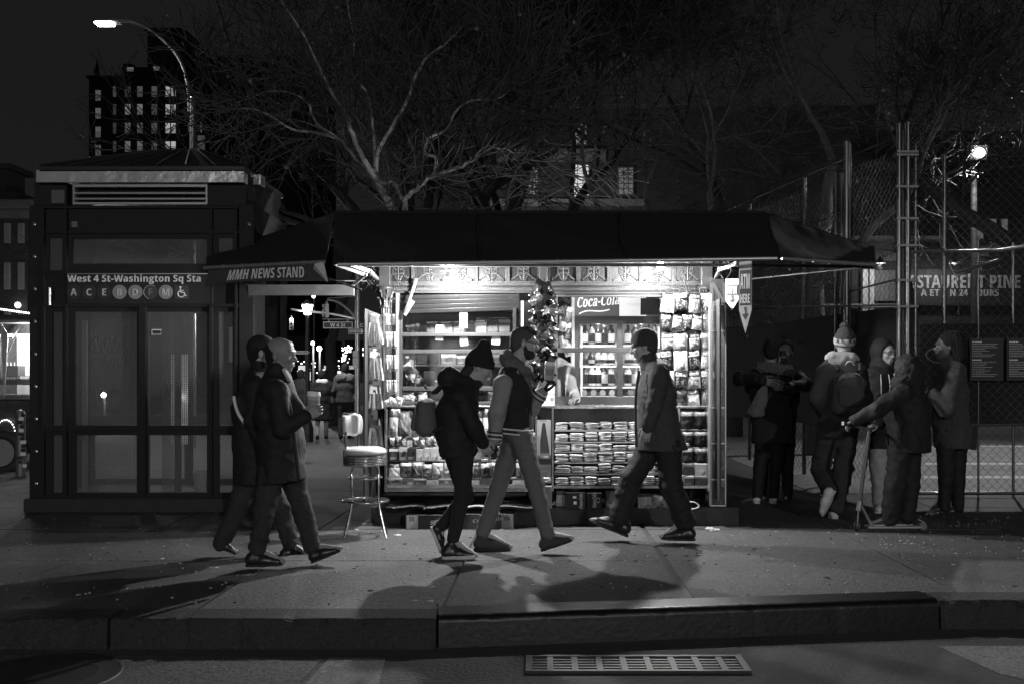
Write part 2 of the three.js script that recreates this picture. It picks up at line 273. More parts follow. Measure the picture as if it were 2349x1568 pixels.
// ================= SUBWAY LIFT HOUSE =================
{
  const D = 10.1, o = thing('lift_house', 'dark steel subway lift house with glass doors and station sign', 'lift house', P(320, 1175, D + 0.6));
  const DB = D + 1.25, MI = mat(0.009, 0.75, { tex: T.patch, size: 0.7 }), MI2 = mat(0.008, 0.7, { tex: T.patch, size: 0.5 });
  const part = (n, f, m = MI, opt) => { const b = new MB(); f(b); return b.build(n, m, o, opt); };
  const xl = X(66, D), xr = X(582, D), yt = Y(470, D), yb = Y(1141, D);
  part('base', (b) => b.bx(X(58, D), 0, -D + 0.06, xr + 0.05, yb, -DB - 0.05, { r: 0.02 }), mat(0.05, 0.85, { tex: T.concrete, size: 0.6 }));
  // corner posts and bolts
  for (const [a, c] of [[66, 97], [547, 582]]) part('corner_post', (b) => b.px(a, 470, c, 1141, D, 0.14, { r: 0.008 }));
  for (const s of [77, 571]) for (let k = 0; k < 9; k++) { const y = 515 + k * 74.2; if (s > 500 && k === 3) continue; const p = P(s + k * 0.6, y, D);
    part('bolt', (b) => b.lathe([[0.0001, 0.014], [0.008, 0.014], [0.009, 0.006], [0.02, 0.006], [0.021, 0]], 0, 0, 0, 12, M4().makeRotationX(Math.PI / 2)).g.at(-1).translate(p.x, p.y, p.z), MT.steel); }
  // mullions (vertical) and rails (horizontal)
  for (const [a, c, y0, y1] of [[96, 100, 470, 1141], [147, 152, 470, 1141], [479, 486, 470, 1141], [538, 543, 470, 1141], [318, 333, 700, 1141]]) part('mullion', (b) => b.px(a, y0, c, y1, D - 0.012, 0.12));
  for (const [y0, y1] of [[472, 478], [530, 536], [697, 704], [981, 988], [1135, 1141]]) part('rail', (b) => b.px(97, y0, 547, y1, D - 0.006, 0.1));
  // opaque panels
  for (const [a, y0, c, y1] of [[100, 478, 147, 530], [152, 478, 479, 530], [486, 478, 538, 530], [100, 626, 147, 697], [486, 626, 538, 697], [152, 609, 479, 628]]) part('metal_panel', (b) => b.px(a, y0, c, y1, D + 0.03, 0.03), MI2);
  // glazing: frames and panes
  const glz = [[100, 536, 147, 626, 112, 546], [152, 536, 479, 611, 166, 548], [486, 536, 538, 626, 500, 546], [100, 704, 147, 981, 120, 714], [152, 704, 318, 981, 172, 714], [333, 704, 479, 981, 337, 714], [486, 704, 538, 981, 501, 714],
    [100, 988, 147, 1135, 120, 997], [152, 988, 318, 1135, 173, 997], [333, 988, 479, 1135, 338, 997], [486, 988, 538, 1135, 501, 997]];
  for (const [a, y0, c, y1, ia, iy] of glz) {
    const f = part('window_frame', (b) => { b.px(a, y0, ia, y1, D + 0.02, 0.05).px(ia, y0, c, iy, D + 0.02, 0.05).px(c - 5, iy, c, y1, D + 0.02, 0.05).px(ia, y1 - 6, c - 5, y1, D + 0.02, 0.05); }, MI2);
    new MB().px(ia, iy, c - 5, y1 - 6, D + 0.04, 0.006).build('pane', MT.dustyGlass, f);
  }
  // side and back walls (dark cladding with a window)
  part('side_wall', (b) => { b.bx(xr - 0.03, 0.1, -D - 0.14, xr, Y(985, D), -DB).bx(xr - 0.03, Y(560, D), -D - 0.14, xr, yt, -DB).bx(xr - 0.03, Y(985, D), -D - 0.14, xr, Y(560, D), -D - 0.4).bx(xr - 0.03, Y(985, D), -DB + 0.25, xr, Y(560, D), -DB); });
  new MB().bx(xr - 0.02, Y(985, D), -D - 0.4, xr - 0.014, Y(560, D), -DB + 0.25).build('pane', MT.glass, o);
  { // tags scratched into the door glass
    const r = rng(31), m = mat(0.11, 0.7), z = -D - 0.036, at = (x, y) => new V3(X(x, D), Y(y, D), z), b = new MB(), arc = (cx, cy, rx, ry, a0, a1) => b.tube(Array.from({ length: 9 }, (_, i) => at(cx + rx * Math.cos(a0 + (a1 - a0) * i / 8), cy + ry * Math.sin(a0 + (a1 - a0) * i / 8))), 0.0022, 3, 24); arc(238, 905, 21, 30, 2, 4.6); arc(437, 880, 18, 26, -1.1, 1.2); const scrib = (x0, y0, w, h, n) => b.tube(Array.from({ length: n }, (_, i) => at(x0 + w * i / n + 5 * (r() - 0.5), y0 + (i & 1 ? -1 : 1) * h * (0.4 + 0.6 * r()))), 0.0014, 3, n * 6); scrib(252, 900, 52, 18, 14); scrib(206, 790, 84, 24, 12); scrib(240, 828, 50, 14, 11); scrib(375, 885, 44, 14, 10); scrib(395, 960, 40, 6, 8); scrib(200, 1105, 70, 8, 9); b.build('scratched_tag', m, o, { kind: 'stuff' });
  }
  part('side_wall', (b) => b.bx(xl, 0.1, -D - 0.14, xl + 0.03, yt, -DB));
  part('back_frame', (b) => { for (const x of [xl, X(320, D), xr - 0.08]) b.bx(x, 0.1, -DB, x + 0.08, yt, -DB - 0.06); for (const y of [0.12, Y(985, D), Y(700, D), yt - 0.1]) b.bx(xl, y, -DB - 0.005, xr, y + 0.1, -DB - 0.055); });
  // attic with the louvre, bright fascia, low hipped roof
  const ax0 = X(75, D), ax1 = X(563, D), ay = Y(418, D);
  part('attic', (b) => b.bx(ax0, yt, -D - 0.02, X(150, D), ay, -DB).bx(X(478, D), yt, -D - 0.02, ax1, ay, -DB).bx(X(150, D), yt, -D - 0.12, X(478, D), ay, -DB), MI2);
  const lv = part('louvre_frame', (b) => b.px(166, 421, 170, 469, D - 0.01, 0.07).px(471, 421, 475, 469, D - 0.01, 0.07).px(170, 421, 471, 429, D - 0.01, 0.07).px(170, 464, 471, 469, D - 0.01, 0.07), mat(0.4, 0.4, { metalness: 0.6 }));
  for (const y of [441, 454]) new MB().px(170, y, 471, y + 4, D + 0.004, 0.05, {}).build('louvre_slat', mat(0.32, 0.4, { metalness: 0.6 }), lv);
  part('fascia', (b) => { b.px(82, 390, 558, 418, D - 0.09, 0.03).bx(X(558, D - 0.09) - 0.025, Y(390, D - 0.09), -D + 0.06, X(558, D - 0.09), Y(418, D - 0.09), -D - 0.05); }, mat(0.55, 0.28, { metalness: 0.45, bump: T.patch, bs: 0.03, bsize: 1.4 }));
  part('side_fascia', (b) => b.bx(X(558, D - 0.09) - 0.03, Y(392, D - 0.09), -D - 0.051, X(558, D - 0.09) - 0.005, Y(417, D - 0.09), -DB - 0.1), MI);
  {
    const z0 = -D + 0.09, z1 = -DB - 0.15, y = Y(386, D), h = 0.34, a = new V3(X(100, D), y, z0), b = new V3(X(566, D), y, z0), c = new V3(X(566, D), y, z1), d = new V3(X(100, D), y, z1), e = new V3(X(330, D), y + h, (z0 + z1) / 2), f = new V3(X(400, D), y + h, (z0 + z1) / 2);
    const q = new MB().quad(a, b, f, e).quad(b, c, f, f).quad(c, d, e, f).quad(d, a, e, e).bx(a.x, y - 0.05, z0, b.x, y, z1);
    q.keep = false; q.build('roof', mat(0.03, 0.4, { metalness: 0.3 }), o);
    for (let i = 0; i <= 7; i++) { const t = i / 7, s = a.clone().lerp(b, t), u = e.clone().lerp(f, Math.min(1, Math.max(0, t * 1.2 - 0.1))); u.lerp(s, 0.25 * Math.abs(t - 0.5)); new MB().strip(s.add(new V3(0, 0.012, 0)), u.add(new V3(0, 0.012, 0)), 0.014, 0.02).build('roof_seam', MT.ironShiny, o); }
  }
  // station sign
  const sg = new MB().px(153, 628, 479, 697, D - 0.02, 0.03).build('sign_board', mat(0.012, 0.45), o), lt = mat(0.85, 0.6);
  new MB().px(153, 627, 479, 629, D - 0.025, 0.03).build('sign_edge', MT.steel, sg);
  const word = (s, px, py, h, wpx, m, dd) => { const S = F / (D - 0.02), g = textGeo(s, h / S, 0.003, font, wpx / S); g.translate(X(px, D - 0.02), Y(py, D - 0.02), -D + 0.0215 + (dd ?? 0)); new MB().add(g).build('lettering', m, sg); };
  word('West 4 St-Washington Sq Sta', 307, 646.5, 15.5, 306, lt);
  const cir = (px, g, ring) => { const p = P(px, 670, D - 0.02), c = new THREE.CylinderGeometry(0.072, 0.072, 0.003, 32); c.rotateX(Math.PI / 2); c.translate(p.x, p.y, p.z + 0.0035); new MB().add(c).build('line_bullet', mat(g, 0.6), sg); if (ring) new MB().add(new THREE.TorusGeometry(0.07, 0.004, 6, 28, 3.6), M4().makeRotationZ(0.9).setPosition(p.x, p.y, p.z + 0.004)).build('bullet_ring', mat(0.3, 0.6), sg); };
  [['A', 169, 0.03], ['C', 204, 0.03], ['E', 239, 0.03], ['B', 274, 0.26], ['D', 310, 0.26], ['F', 345, 0.05], ['M', 380, 0.26]].forEach(([c, x, g]) => { cir(x, g, c === 'F'); word(c, x, 678, 15.5, 0, mat(c === 'F' ? 0.18 : g > 0.2 ? 0.5 : 0.5, 0.6), 0.0055); });
  {   // wheelchair symbol on its square
    const p = P(416, 670, D - 0.02); new MB().box(p.x, p.y, p.z + 0.002, 0.138, 0.138, 0.003).build('symbol_plate', mat(0.05, 0.6), sg);
    const b = new MB(), z = p.z + 0.0055, q = (x, y) => new V3(p.x + x, p.y + y, z);
    b.sph(p.x - 0.012, p.y + 0.048, z, 0.011, 10, 1, 0.3).strip(q(-0.012, 0.034), q(-0.006, -0.004), 0.011, 0.004).strip(q(-0.01, 0.016), q(0.022, 0.014), 0.007, 0.004).strip(q(-0.006, -0.004), q(0.026, -0.006), 0.01, 0.004).strip(q(0.026, -0.004), q(0.04, -0.04), 0.009, 0.004).strip(q(0.04, -0.04), q(0.052, -0.034), 0.007, 0.004)
      .add(new THREE.TorusGeometry(0.034, 0.0045, 6, 24, 4.4), M4().makeRotationZ(2.0).setPosition(p.x - 0.002, p.y - 0.018, z)).build('wheelchair_symbol', lt, sg);
  }
  // stickers and small fittings
  new MB().px(117, 436, 147, 466, D + 0.008, 0.02).build('plaque', mat(0.22, 0.6, { tex: T.bumpy, size: 0.05 }), o);
  part('number_plate', (b) => b.px(163, 508, 176, 521, D + 0.02, 0.02), mat(0.35, 0.7, { tex: T.bumpy, size: 0.03 }));
  part('door_bracket', (b) => b.bar(P(113, 660, D - 0.04), P(113, 700, D - 0.04), 0.018, 10), MT.steel);
  new MB().px(347, 755, 369, 768, D + 0.035, 0.003, {}).build('sticker', printMat(canvasTex(64, 40, (c) => { c.fillStyle = gray(0.85); c.fillRect(0, 0, 64, 40); c.strokeStyle = gray(0.05); c.lineWidth = 5; c.beginPath(); for (let i = 0; i < 7; i++) { c.moveTo(6 + i * 8, 8); c.lineTo(10 + i * 8, 32); c.lineTo(13 + i * 8, 9); } c.stroke(); })), o, { uv: true });
  // inside: perforated screens, lit car window behind a grid, steel guide rails
  const hex = dataTex(128, (u, v) => { const cx = 8, cy = 9.2, X0 = u * 8, Y0 = v * 8; let m = 9; for (const [ox, oy] of [[0, 0], [0.5, 0.5]]) { let dx = (X0 + ox) % 1 - 0.5, dy = (Y0 + oy) % 1 - 0.5; m = Math.min(m, Math.hypot(dx, dy)); } return m < 0.3 ? 0 : 1; });
  const perf = mat(0.2, 0.45, { metalness: 0.5, alphaTest: 0.5 }); perf.alphaMap = rep(hex, 0.21);
  for (const [a, c, y0, y1, dd] of [[206, 300, 712, 1128, 0.42], [302, 314, 712, 1128, 0.5], [371, 398, 712, 1128, 0.45]]) part('perforated_screen', (b) => b.px(a, y0, c, y1, D + dd, 0.003), perf);
  part('guide_rail', (b) => b.px(474, 780, 480, 1090, D + 0.3, 0.03), mat(0.5, 0.35, { metalness: 0.4 }));
  part('guide_rail', (b) => b.px(188, 735, 197, 1128, D + 0.35, 0.04), mat(0.42, 0.45, { metalness: 0.4 }));
  part('guide_rail', (b) => b.px(524, 750, 533, 830, D + 0.3, 0.03), mat(0.6, 0.4, { metalness: 0.3 }));
  part('rail_bracket', (b) => b.px(400, 712, 412, 1128, D + 0.5, 0.05), MI2);
  const lit = part('lit_car_window', (b) => b.px(392, 812, 430, 1018, D + 0.95, 0.01), glow(0.22));
  { const b = new MB(), d = D + 0.75; for (let i = 0; i <= 9; i++) b.px(394 + i * 4, 808, 395.2 + i * 4, 1018, d, 0.006); for (let j = 0; j <= 46; j++) b.px(394, 808 + j * 4.5, 431, 809.2 + j * 4.5, d - 0.003, 0.003); b.build('window_grid', MT.black, o); }
  bulbLight(P(411, 910, D + 0.7), 0.12);
  part('inner_floor', (b) => b.bx(xl + 0.04, 0.13, -D - 0.1, xr - 0.04, yb + 0.01, -DB + 0.01), mat(0.2, 0.7, { tex: T.concrete, size: 1 }));
  part('waste_bucket', (b) => { const p = P(465, 1126, D + 0.5); b.lathe([[0.0, 0], [0.08, 0], [0.1, 0.2], [0.106, 0.2], [0.106, 0.215], [0.09, 0.215]], p.x, p.y, p.z, 16); }, mat(0.5, 0.6));
  for (const [x, y, d] of [[586, 416, 10.45], [612, 453, 11.3]]) {
    const p = P(x, y, d), w = 0.155, b = new MB().box(p.x, p.y, p.z, w, 0.115, 0.18, { r: 0.008 }), t = tag(b.build('junction_box', mat(0.5, 0.3, { metalness: 0.75, bump: T.patch, bs: 0.02, bsize: 0.3 })), d < 11 ? 'small steel box on the lift roof edge, the nearer of two' : 'small steel box on the lift side eave, the farther of two', 'metal box'); t.base = new V3();
    new MB().bx(p.x - 0.004, p.y - 0.06, p.z + 0.095, p.x + 0.004, p.y + 0.06, p.z + 0.09).bx(p.x - w / 2 - 0.25, p.y - 0.02, p.z - 0.02, p.x - w / 2, p.y + 0.01, p.z + 0.02).build('bracket', MT.iron, t);
  }
}
// ================= NEWS STAND =================
const DK = 9.9, DL = 9.3, DC = 9.62, SK = F / DK, MN = {
  paint: mat(0.004, 0.4, { metalness: 0.05, tex: T.patch, size: 0.6, bump: T.bumpy, bs: 0.0015, bsize: 0.15 }), cast: mat(0.013, 0.34, { metalness: 0.1, bump: T.bumpy, bs: 0.002, bsize: 0.05 }), castHi: mat(0.034, 0.32, { metalness: 0.15 }),
  awning: mat(0.009, 0.85, { tex: T.cloth, size: 0.35 }), wood: mat(0.06, 0.45, { tex: T.patch, size: 0.5 }), shelf: mat(0.2, 0.5), wallIn: mat(0.022, 0.55, { tex: T.patch, size: 0.8 }), counter: mat(0.5, 0.25, { metalness: 0.85, tex: T.patch, size: 0.3 }),
  shutter: mat(0.026, 0.3, { metalness: 0.2, tex: T.patch, size: 0.4, bump: T.bumpy, bs: 0.001, bsize: 0.1 }), plinth: mat(0.07, 0.85, { tex: T.concrete, size: 0.7, bump: T.bumpy, bs: 0.004, bsize: 0.1 }), dark: mat(0.03, 0.6, { tex: T.patch, size: 0.4 }), pipe: mat(0.4, 0.35, { metalness: 0.7 }),
  acrylic: new THREE.MeshPhysicalMaterial({ transmission: 0.97, thickness: 0, roughness: 0.2, ior: 1.49, color: 0xdddddd }),
};
const stand = thing('news_stand', 'dark cast iron news stand with lit windows and a wide awning', 'news stand', new V3(X(1240, DK), 0, -DK - 0.8));
const sp = (n, f, m = MN.paint, o) => { const b = new MB(); f(b); return b.build(n, m, stand, o); };
const DBK = 12.0;
{
  const x0 = X(880, DK), x1 = X(1612, DK);
  sp('plinth', (b) => b.bx(X(852, DL), 0, -DL + 0.02, X(1690, DL), 0.16, -DBK, { r: 0.01 }), MN.plinth);
  sp('floor_slab', (b) => b.bx(x0, 0.16, -DK - 0.1, x1, 0.2, -DBK), MN.dark);
  sp('back_wall', (b) => b.bx(x0, 0.16, -DBK + 0.06, x1, 2.6, -DBK), MN.wallIn);
  sp('side_wall', (b) => b.bx(x0, 0.16, -DK - 0.12, x0 + 0.04, 2.6, -DBK + 0.06), MN.wallIn); sp('side_wall', (b) => b.bx(x1 - 0.04, 0.16, -DK - 0.12, x1, 2.6, -DBK + 0.06), MN.wallIn);
  sp('roof_slab', (b) => b.bx(x0 - 0.1, 2.6, -DK - 0.02, x1 + 0.1, 2.66, -DBK - 0.05), MN.dark);
  sp('partition', (b) => b.bx(X(1236, DK), 0.2, -DK - 0.1, X(1262, DK), 2.44, -DK - 0.5), MN.dark);
  // front bulkhead below the counter
  sp('front_panel', (b) => b.bx(x0 + 0.04, 0.2, -DL - 0.42, x1 - 0.04, Y(930, DL) - 0.03, -DL - 0.45), MN.dark);
  // columns: fluted shaft, capital, pier above
  const column = (px) => {
    const x = X(px, DK), z = -DK + 0.02, c = sp('column', (b) => {
      const n = 14, prof = []; const s = new THREE.Shape(); for (let i = 0; i <= n * 6; i++) { const a = i / (n * 6) * Math.PI * 2, r = 0.05 - 0.007 * Math.abs(Math.sin(a * n / 2)) ** 0.7; const q = [r * Math.cos(a), r * Math.sin(a)]; i ? s.lineTo(...q) : s.moveTo(...q); }
      const g = new THREE.ExtrudeGeometry(s, { depth: Y(708, DK) - 0.32, bevelEnabled: false }); g.rotateX(-Math.PI / 2); g.translate(x, 0.32, z); b.add(g);
      b.lathe([[0.075, 0], [0.075, 0.08], [0.06, 0.1], [0.066, 0.12], [0.055, 0.16]], x, 0.16, z, 20);
    }, MN.castHi);
    sp('capital', (b) => {
      const y0 = Y(708, DK); b.lathe([[0.05, 0], [0.058, 0.01], [0.05, 0.02], [0.056, 0.1], [0.085, 0.19], [0.09, 0.2], [0.09, 0.215], [0.0, 0.215]], x, y0, z, 20);
      for (let row = 0; row < 2; row++) for (let i = 0; i < 8; i++) { const a = (i + row * 0.5) / 8 * Math.PI * 2, r = 0.056 + row * 0.008, yy = y0 + 0.03 + row * 0.07, u = (q, h) => new V3(x + Math.cos(a) * (r + q), yy + h, z + Math.sin(a) * (r + q)); b.tube([u(0, 0), u(0.006, 0.04), u(0.022, 0.075), u(0.034, 0.07), u(0.032, 0.058)], 0.0085, 5, 8); }
    }, MN.castHi);
    sp('pier', (b) => b.box(x, (Y(655, DK) + Y(597, DK)) / 2, z - 0.01, 0.11, Y(597, DK) - Y(655, DK), 0.11, { r: 0.006 }).box(x, Y(655, DK) - 0.008, z - 0.01, 0.15, 0.02, 0.15), MN.castHi);
    // scroll bracket to the outside
    const sd = px < 1200 ? -1 : 1, at = (u, v) => new V3(x + sd * (u / SK), Y(v, DK), z);
    sp('scroll_bracket', (b) => {
      b.tube([at(8, 690), at(12, 668), at(30, 652), at(38, 640), at(30, 630), at(22, 638), at(27, 646)], 0.011, 6, 30); b.tube([at(6, 640), at(20, 628), at(40, 618), at(52, 604), at(44, 598), at(38, 606)], 0.011, 6, 30); b.tube([at(52, 604), at(56, 622), at(42, 646), at(24, 668)], 0.008, 6, 20);
      for (const [u, v, r] of [[34, 608, 10], [48, 612, 7], [22, 612, 8]]) b.add(new THREE.TorusGeometry(r / SK, 0.008, 6, 14), M4().setPosition(at(u, v)));
    }, MN.castHi);
    return c;
  };
  column(884); column(1620);
  sp('pier', (b) => b.px(1237, 598, 1256, 664, DK - 0.05, 0.1, { r: 0.006 }), MN.castHi);
  // frieze of cast panels with dentils
  const cells = [876, 947, 1019, 1090, 1163, 1237, 1256, 1326, 1397, 1470, 1545, 1610];
  for (let i = 0; i < 11; i++) {
    if (i === 5) continue; const a = cells[i] + 6, c = cells[i + 1] - 4, d = DK;
    const p = sp('frieze_panel', (b) => b.px(a - 4, 597, c + 4, 650, d + 0.03, 0.02), MN.paint);
    const mx = (a + c) / 2, my = 622, q = (u, v) => new V3(X(mx + u, d), Y(my + v, d), -d - 0.022), w = (c - a) / 2, b = new MB();
    b.px(a - 5, 597, a, 650, d - 0.006, 0.03).px(c, 597, c + 5, 650, d - 0.006, 0.03).px(a, 645, c, 650, d, 0.03);
    for (const s of [-1, 1]) { b.strip(q(s * 4, 2), q(s * (w - 3), 20), 0.018, 0.022).strip(q(s * 4, -3), q(s * (w - 3), -22), 0.018, 0.022); b.sph(q(s * (w - 4), 20).x, q(0, 20).y, -d - 0.02, 0.013, 8); b.sph(q(s * (w - 4), -22).x, q(0, -22).y, -d - 0.02, 0.013, 8); }
    b.build('panel_ribs', MN.cast, p);
    const e = new MB(); e.bar(q(0, -22), q(0, 21), 0.01, 6);
    for (const dir of [1, -1]) for (let k = 0; k < 4; k++) for (const s of [-1, 1]) { const y = dir * (3 + k * 4.6), l = 13 - k * 2.5; e.tube([q(0, y), q(s * l * 0.5, y + dir * 4), q(s * l, y + dir * 1), q(s * l * 0.95, y - dir * 2.5), q(s * l * 0.75, y - dir * 1.5)], 0.0085, 5, 8); }
    e.build('palmette', MN.castHi, p);
  }
  sp('frieze_band', (b) => b.px(866, 650, 1237, 655, DK - 0.02, 0.06).px(1256, 650, 1640, 655, DK - 0.02, 0.06).px(866, 660, 1640, 667, DK - 0.03, 0.08).px(866, 655, 1640, 660, DK + 0.01, 0.04), MN.cast);
  { const b = new MB(); for (let x = 892; x < 1612; x += 5.4) if (x < 1234 || x > 1258) b.px(x, 655, x + 3.2, 660.3, DK - 0.012, 0.03); b.build('dentil_row', MN.castHi, stand, { kind: 'stuff' }); }
  sp('lintel', (b) => b.px(880, 667, 1262, 672, DK + 0.02, 0.1).px(1256, 667, 1612, 674, DK + 0.0, 0.12), MN.dark);
  // rolling shutter partly lowered over the wide window, its slats hanging askew
  for (let k = 0; k < 4; k++) sp('shutter_slat', (b) => { const y = 676 + k * 10.2; b.box(X(1052, DK + 0.05), Y(y + 4, DK + 0.05), -DK - 0.06 + k * 0.004, 280 / SK, 10.4 / SK, 0.02, { r: 0.008, rz: 0.012 + k * 0.006, rx: 0.25 }); }, MN.shutter);
  sp('shutter_rail', (b) => b.px(908, 670, 915, 930, DK + 0.02, 0.06).px(1195, 690, 1201, 930, DK + 0.02, 0.06), mat(0.42, 0.35, { metalness: 0.6 }));
  sp('shutter_pole', (b) => b.bar(P(955, 640, DK - 0.1), P(928, 722, DK - 0.06), 0.017, 8).bar(P(948, 690, DK - 0.09), P(928, 722, DK - 0.06), 0.022, 8), MN.pipe);
  sp('bolt_bar', (b) => b.bar(P(1258 - 0, 742, DK - 0.02), P(1258, 742, DK - 0.05), 0.01).px(1176, 706, 1184, 780, DK - 0.0, 0.02), MN.iron);
  // wide window: jambs, rails, panes
  const frame = (a, y0, c, y1) => (b) => b.px(a, y0, c, y1, DK + 0.03, 0.05, { r: 0.004 });
  const wide = sp('wide_window', (b) => { frame(915, 712, 922, 925)(b); for (const y of [762, 801, 886]) frame(922, y, 1192, y + 9)(b); frame(1186, 771, 1195, 920)(b); frame(915, 920, 1195, 927)(b); }, mat(0.07, 0.4, { metalness: 0.3, tex: T.patch, size: 0.4 }));
  for (const [y0, y1] of [[716, 762], [771, 801], [810, 886], [895, 920]]) new MB().px(922, y0, 1186, y1, DK + 0.05, 0.005).build('pane', MT.glass, wide);
  // serving window on the other side: wooden sash
  const sw = sp('serving_window', (b) => { frame(1262, 674, 1279, 927)(b); frame(1279, 674, 1525, 681)(b); frame(1270, 797, 1525, 808)(b); frame(1279, 909, 1525, 927)(b); frame(1519, 681, 1530, 909)(b); }, MN.wood);
  new MB().px(1279, 681, 1519, 797, DK + 0.055, 0.005).build('pane', MT.glass, sw);
  // counter edge
  sp('counter', (b) => b.bx(X(850, DC), Y(936, DC), -DC, X(1620, DC), Y(930, DC), -DK - 0.45, { r: 0.006 }).bar(P(850, 932, DC), P(1618, 932, DC), 0.012, 8), MN.counter);
  // display boxes below the counter: trays, dividers, sloping shelf steps
  sp('display_frame', (b) => { for (const px of [882, 1207, 1228, 1266, 1556, 1624]) b.px(px, 936, px + 4, 1126, DL - 0.12, 0.06); b.px(882, 1117, 1210, 1127, DL - 0.14, 0.3).px(1266, 1113, 1628, 1119, DL - 0.14, 0.3); }, MN.counter);
  for (const [y, d] of [[1000, 9.53], [1024, 9.45], [1056, 9.35], [1096, 9.25]]) sp('shelf_step', (b) => b.px(888, y, 1207, y + 2.5, d, 0.2), MN.shelf);
  for (const [y, d] of [[986, 9.53], [1013, 9.45], [1035, 9.37], [1060, 9.29], [1086, 9.21]]) sp('shelf_step', (b) => b.px(1272, y, 1555, y + 2.5, d, 0.25), MN.shelf);
  for (const [y, d] of [[985, 9.5], [1026, 9.42], [1062, 9.34], [1090, 9.26]]) sp('shelf_step', (b) => b.px(1560, y, 1622, y + 2, d, 0.25), MN.shelf);
  sp('side_board', (b) => b.bx(X(848, 9.2), 0.24, -8.95, X(848, 9.2) - 0.015, Y(712, 9.2), -9.95), MN.dark); sp('side_board', (b) => b.bx(X(1640, 9.3), 0.24, -9.05, X(1640, 9.3) + 0.015, Y(690, 9.3), -9.95), MN.dark);
  sp('display_skirt', (b) => b.px(888, 1110, 1205, 1118, DL - 0.15, 0.01), mat(0.6, 0.5, { tex: T.patch, size: 0.3 }));
  sp('lower_ledge', (b) => b.bx(X(886, DL - 0.1), 0.28, -DL + 0.12, X(1206, DL - 0.1), 0.3, -DL - 0.35), MN.dark);
  sp('base_plinth', (b) => b.bx(X(1178, DL), 0, -DL + 0.12, X(1690, DL), 0.17, -DL + 0.02, { r: 0.008 }), MN.plinth);
  sp('side_glass', (b) => b.bx(X(1630, DL), 0.24, -DL + 0.08, X(1634, DL), 2.0, -DL - 0.35).px(1634, 700, 1664, 1160, DL - 0.1, 0.006), MN.acrylic);
  sp('side_rail', (b) => { for (const y of [757, 933, 1015, 1098, 1158]) b.px(1630, y, 1666, y + 2.5, DL - 0.11, 0.03); b.px(1663, 700, 1666, 1160, DL - 0.1, 0.03).px(1628, 674, 1633, 1165, DL - 0.05, 0.05); }, mat(0.4, 0.35, { metalness: 0.5 }));
  // interior shelves behind the wide window
  for (const [y, d] of [[707, 10.6], [764, 10.4], [836, 10.55], [885, 10.35]]) sp('inner_shelf', (b) => b.px(925, y, 1190, y + 3, d, 0.35), MN.shelf);
  sp('shelf_back', (b) => b.px(905, 690, 1215, 925, 10.95, 0.02), MN.wallIn);
  sp('ceiling_tube', (b) => b.bar(new V3(-1.0, 2.42, -10.35), new V3(-0.1, 2.42, -10.35), 0.02, 10), glow(4));
  sp('tube_housing', (b) => b.bx(-1.05, 2.445, -10.32, -0.05, 2.47, -10.38), MT.white);
  for (const x of [-0.85, -0.25]) bulbLight(new V3(x, 2.38, -10.35), 0.7, 2);
  bulbLight(new V3(0.35, 2.35, -10.4), 0.5, 2);
  sp('lamp_disc', (b) => b.lathe([[0, 0], [0.06, 0], [0.06, 0.03], [0, 0.03]], 0.35, 2.4, -10.4, 16), glow(4));
}
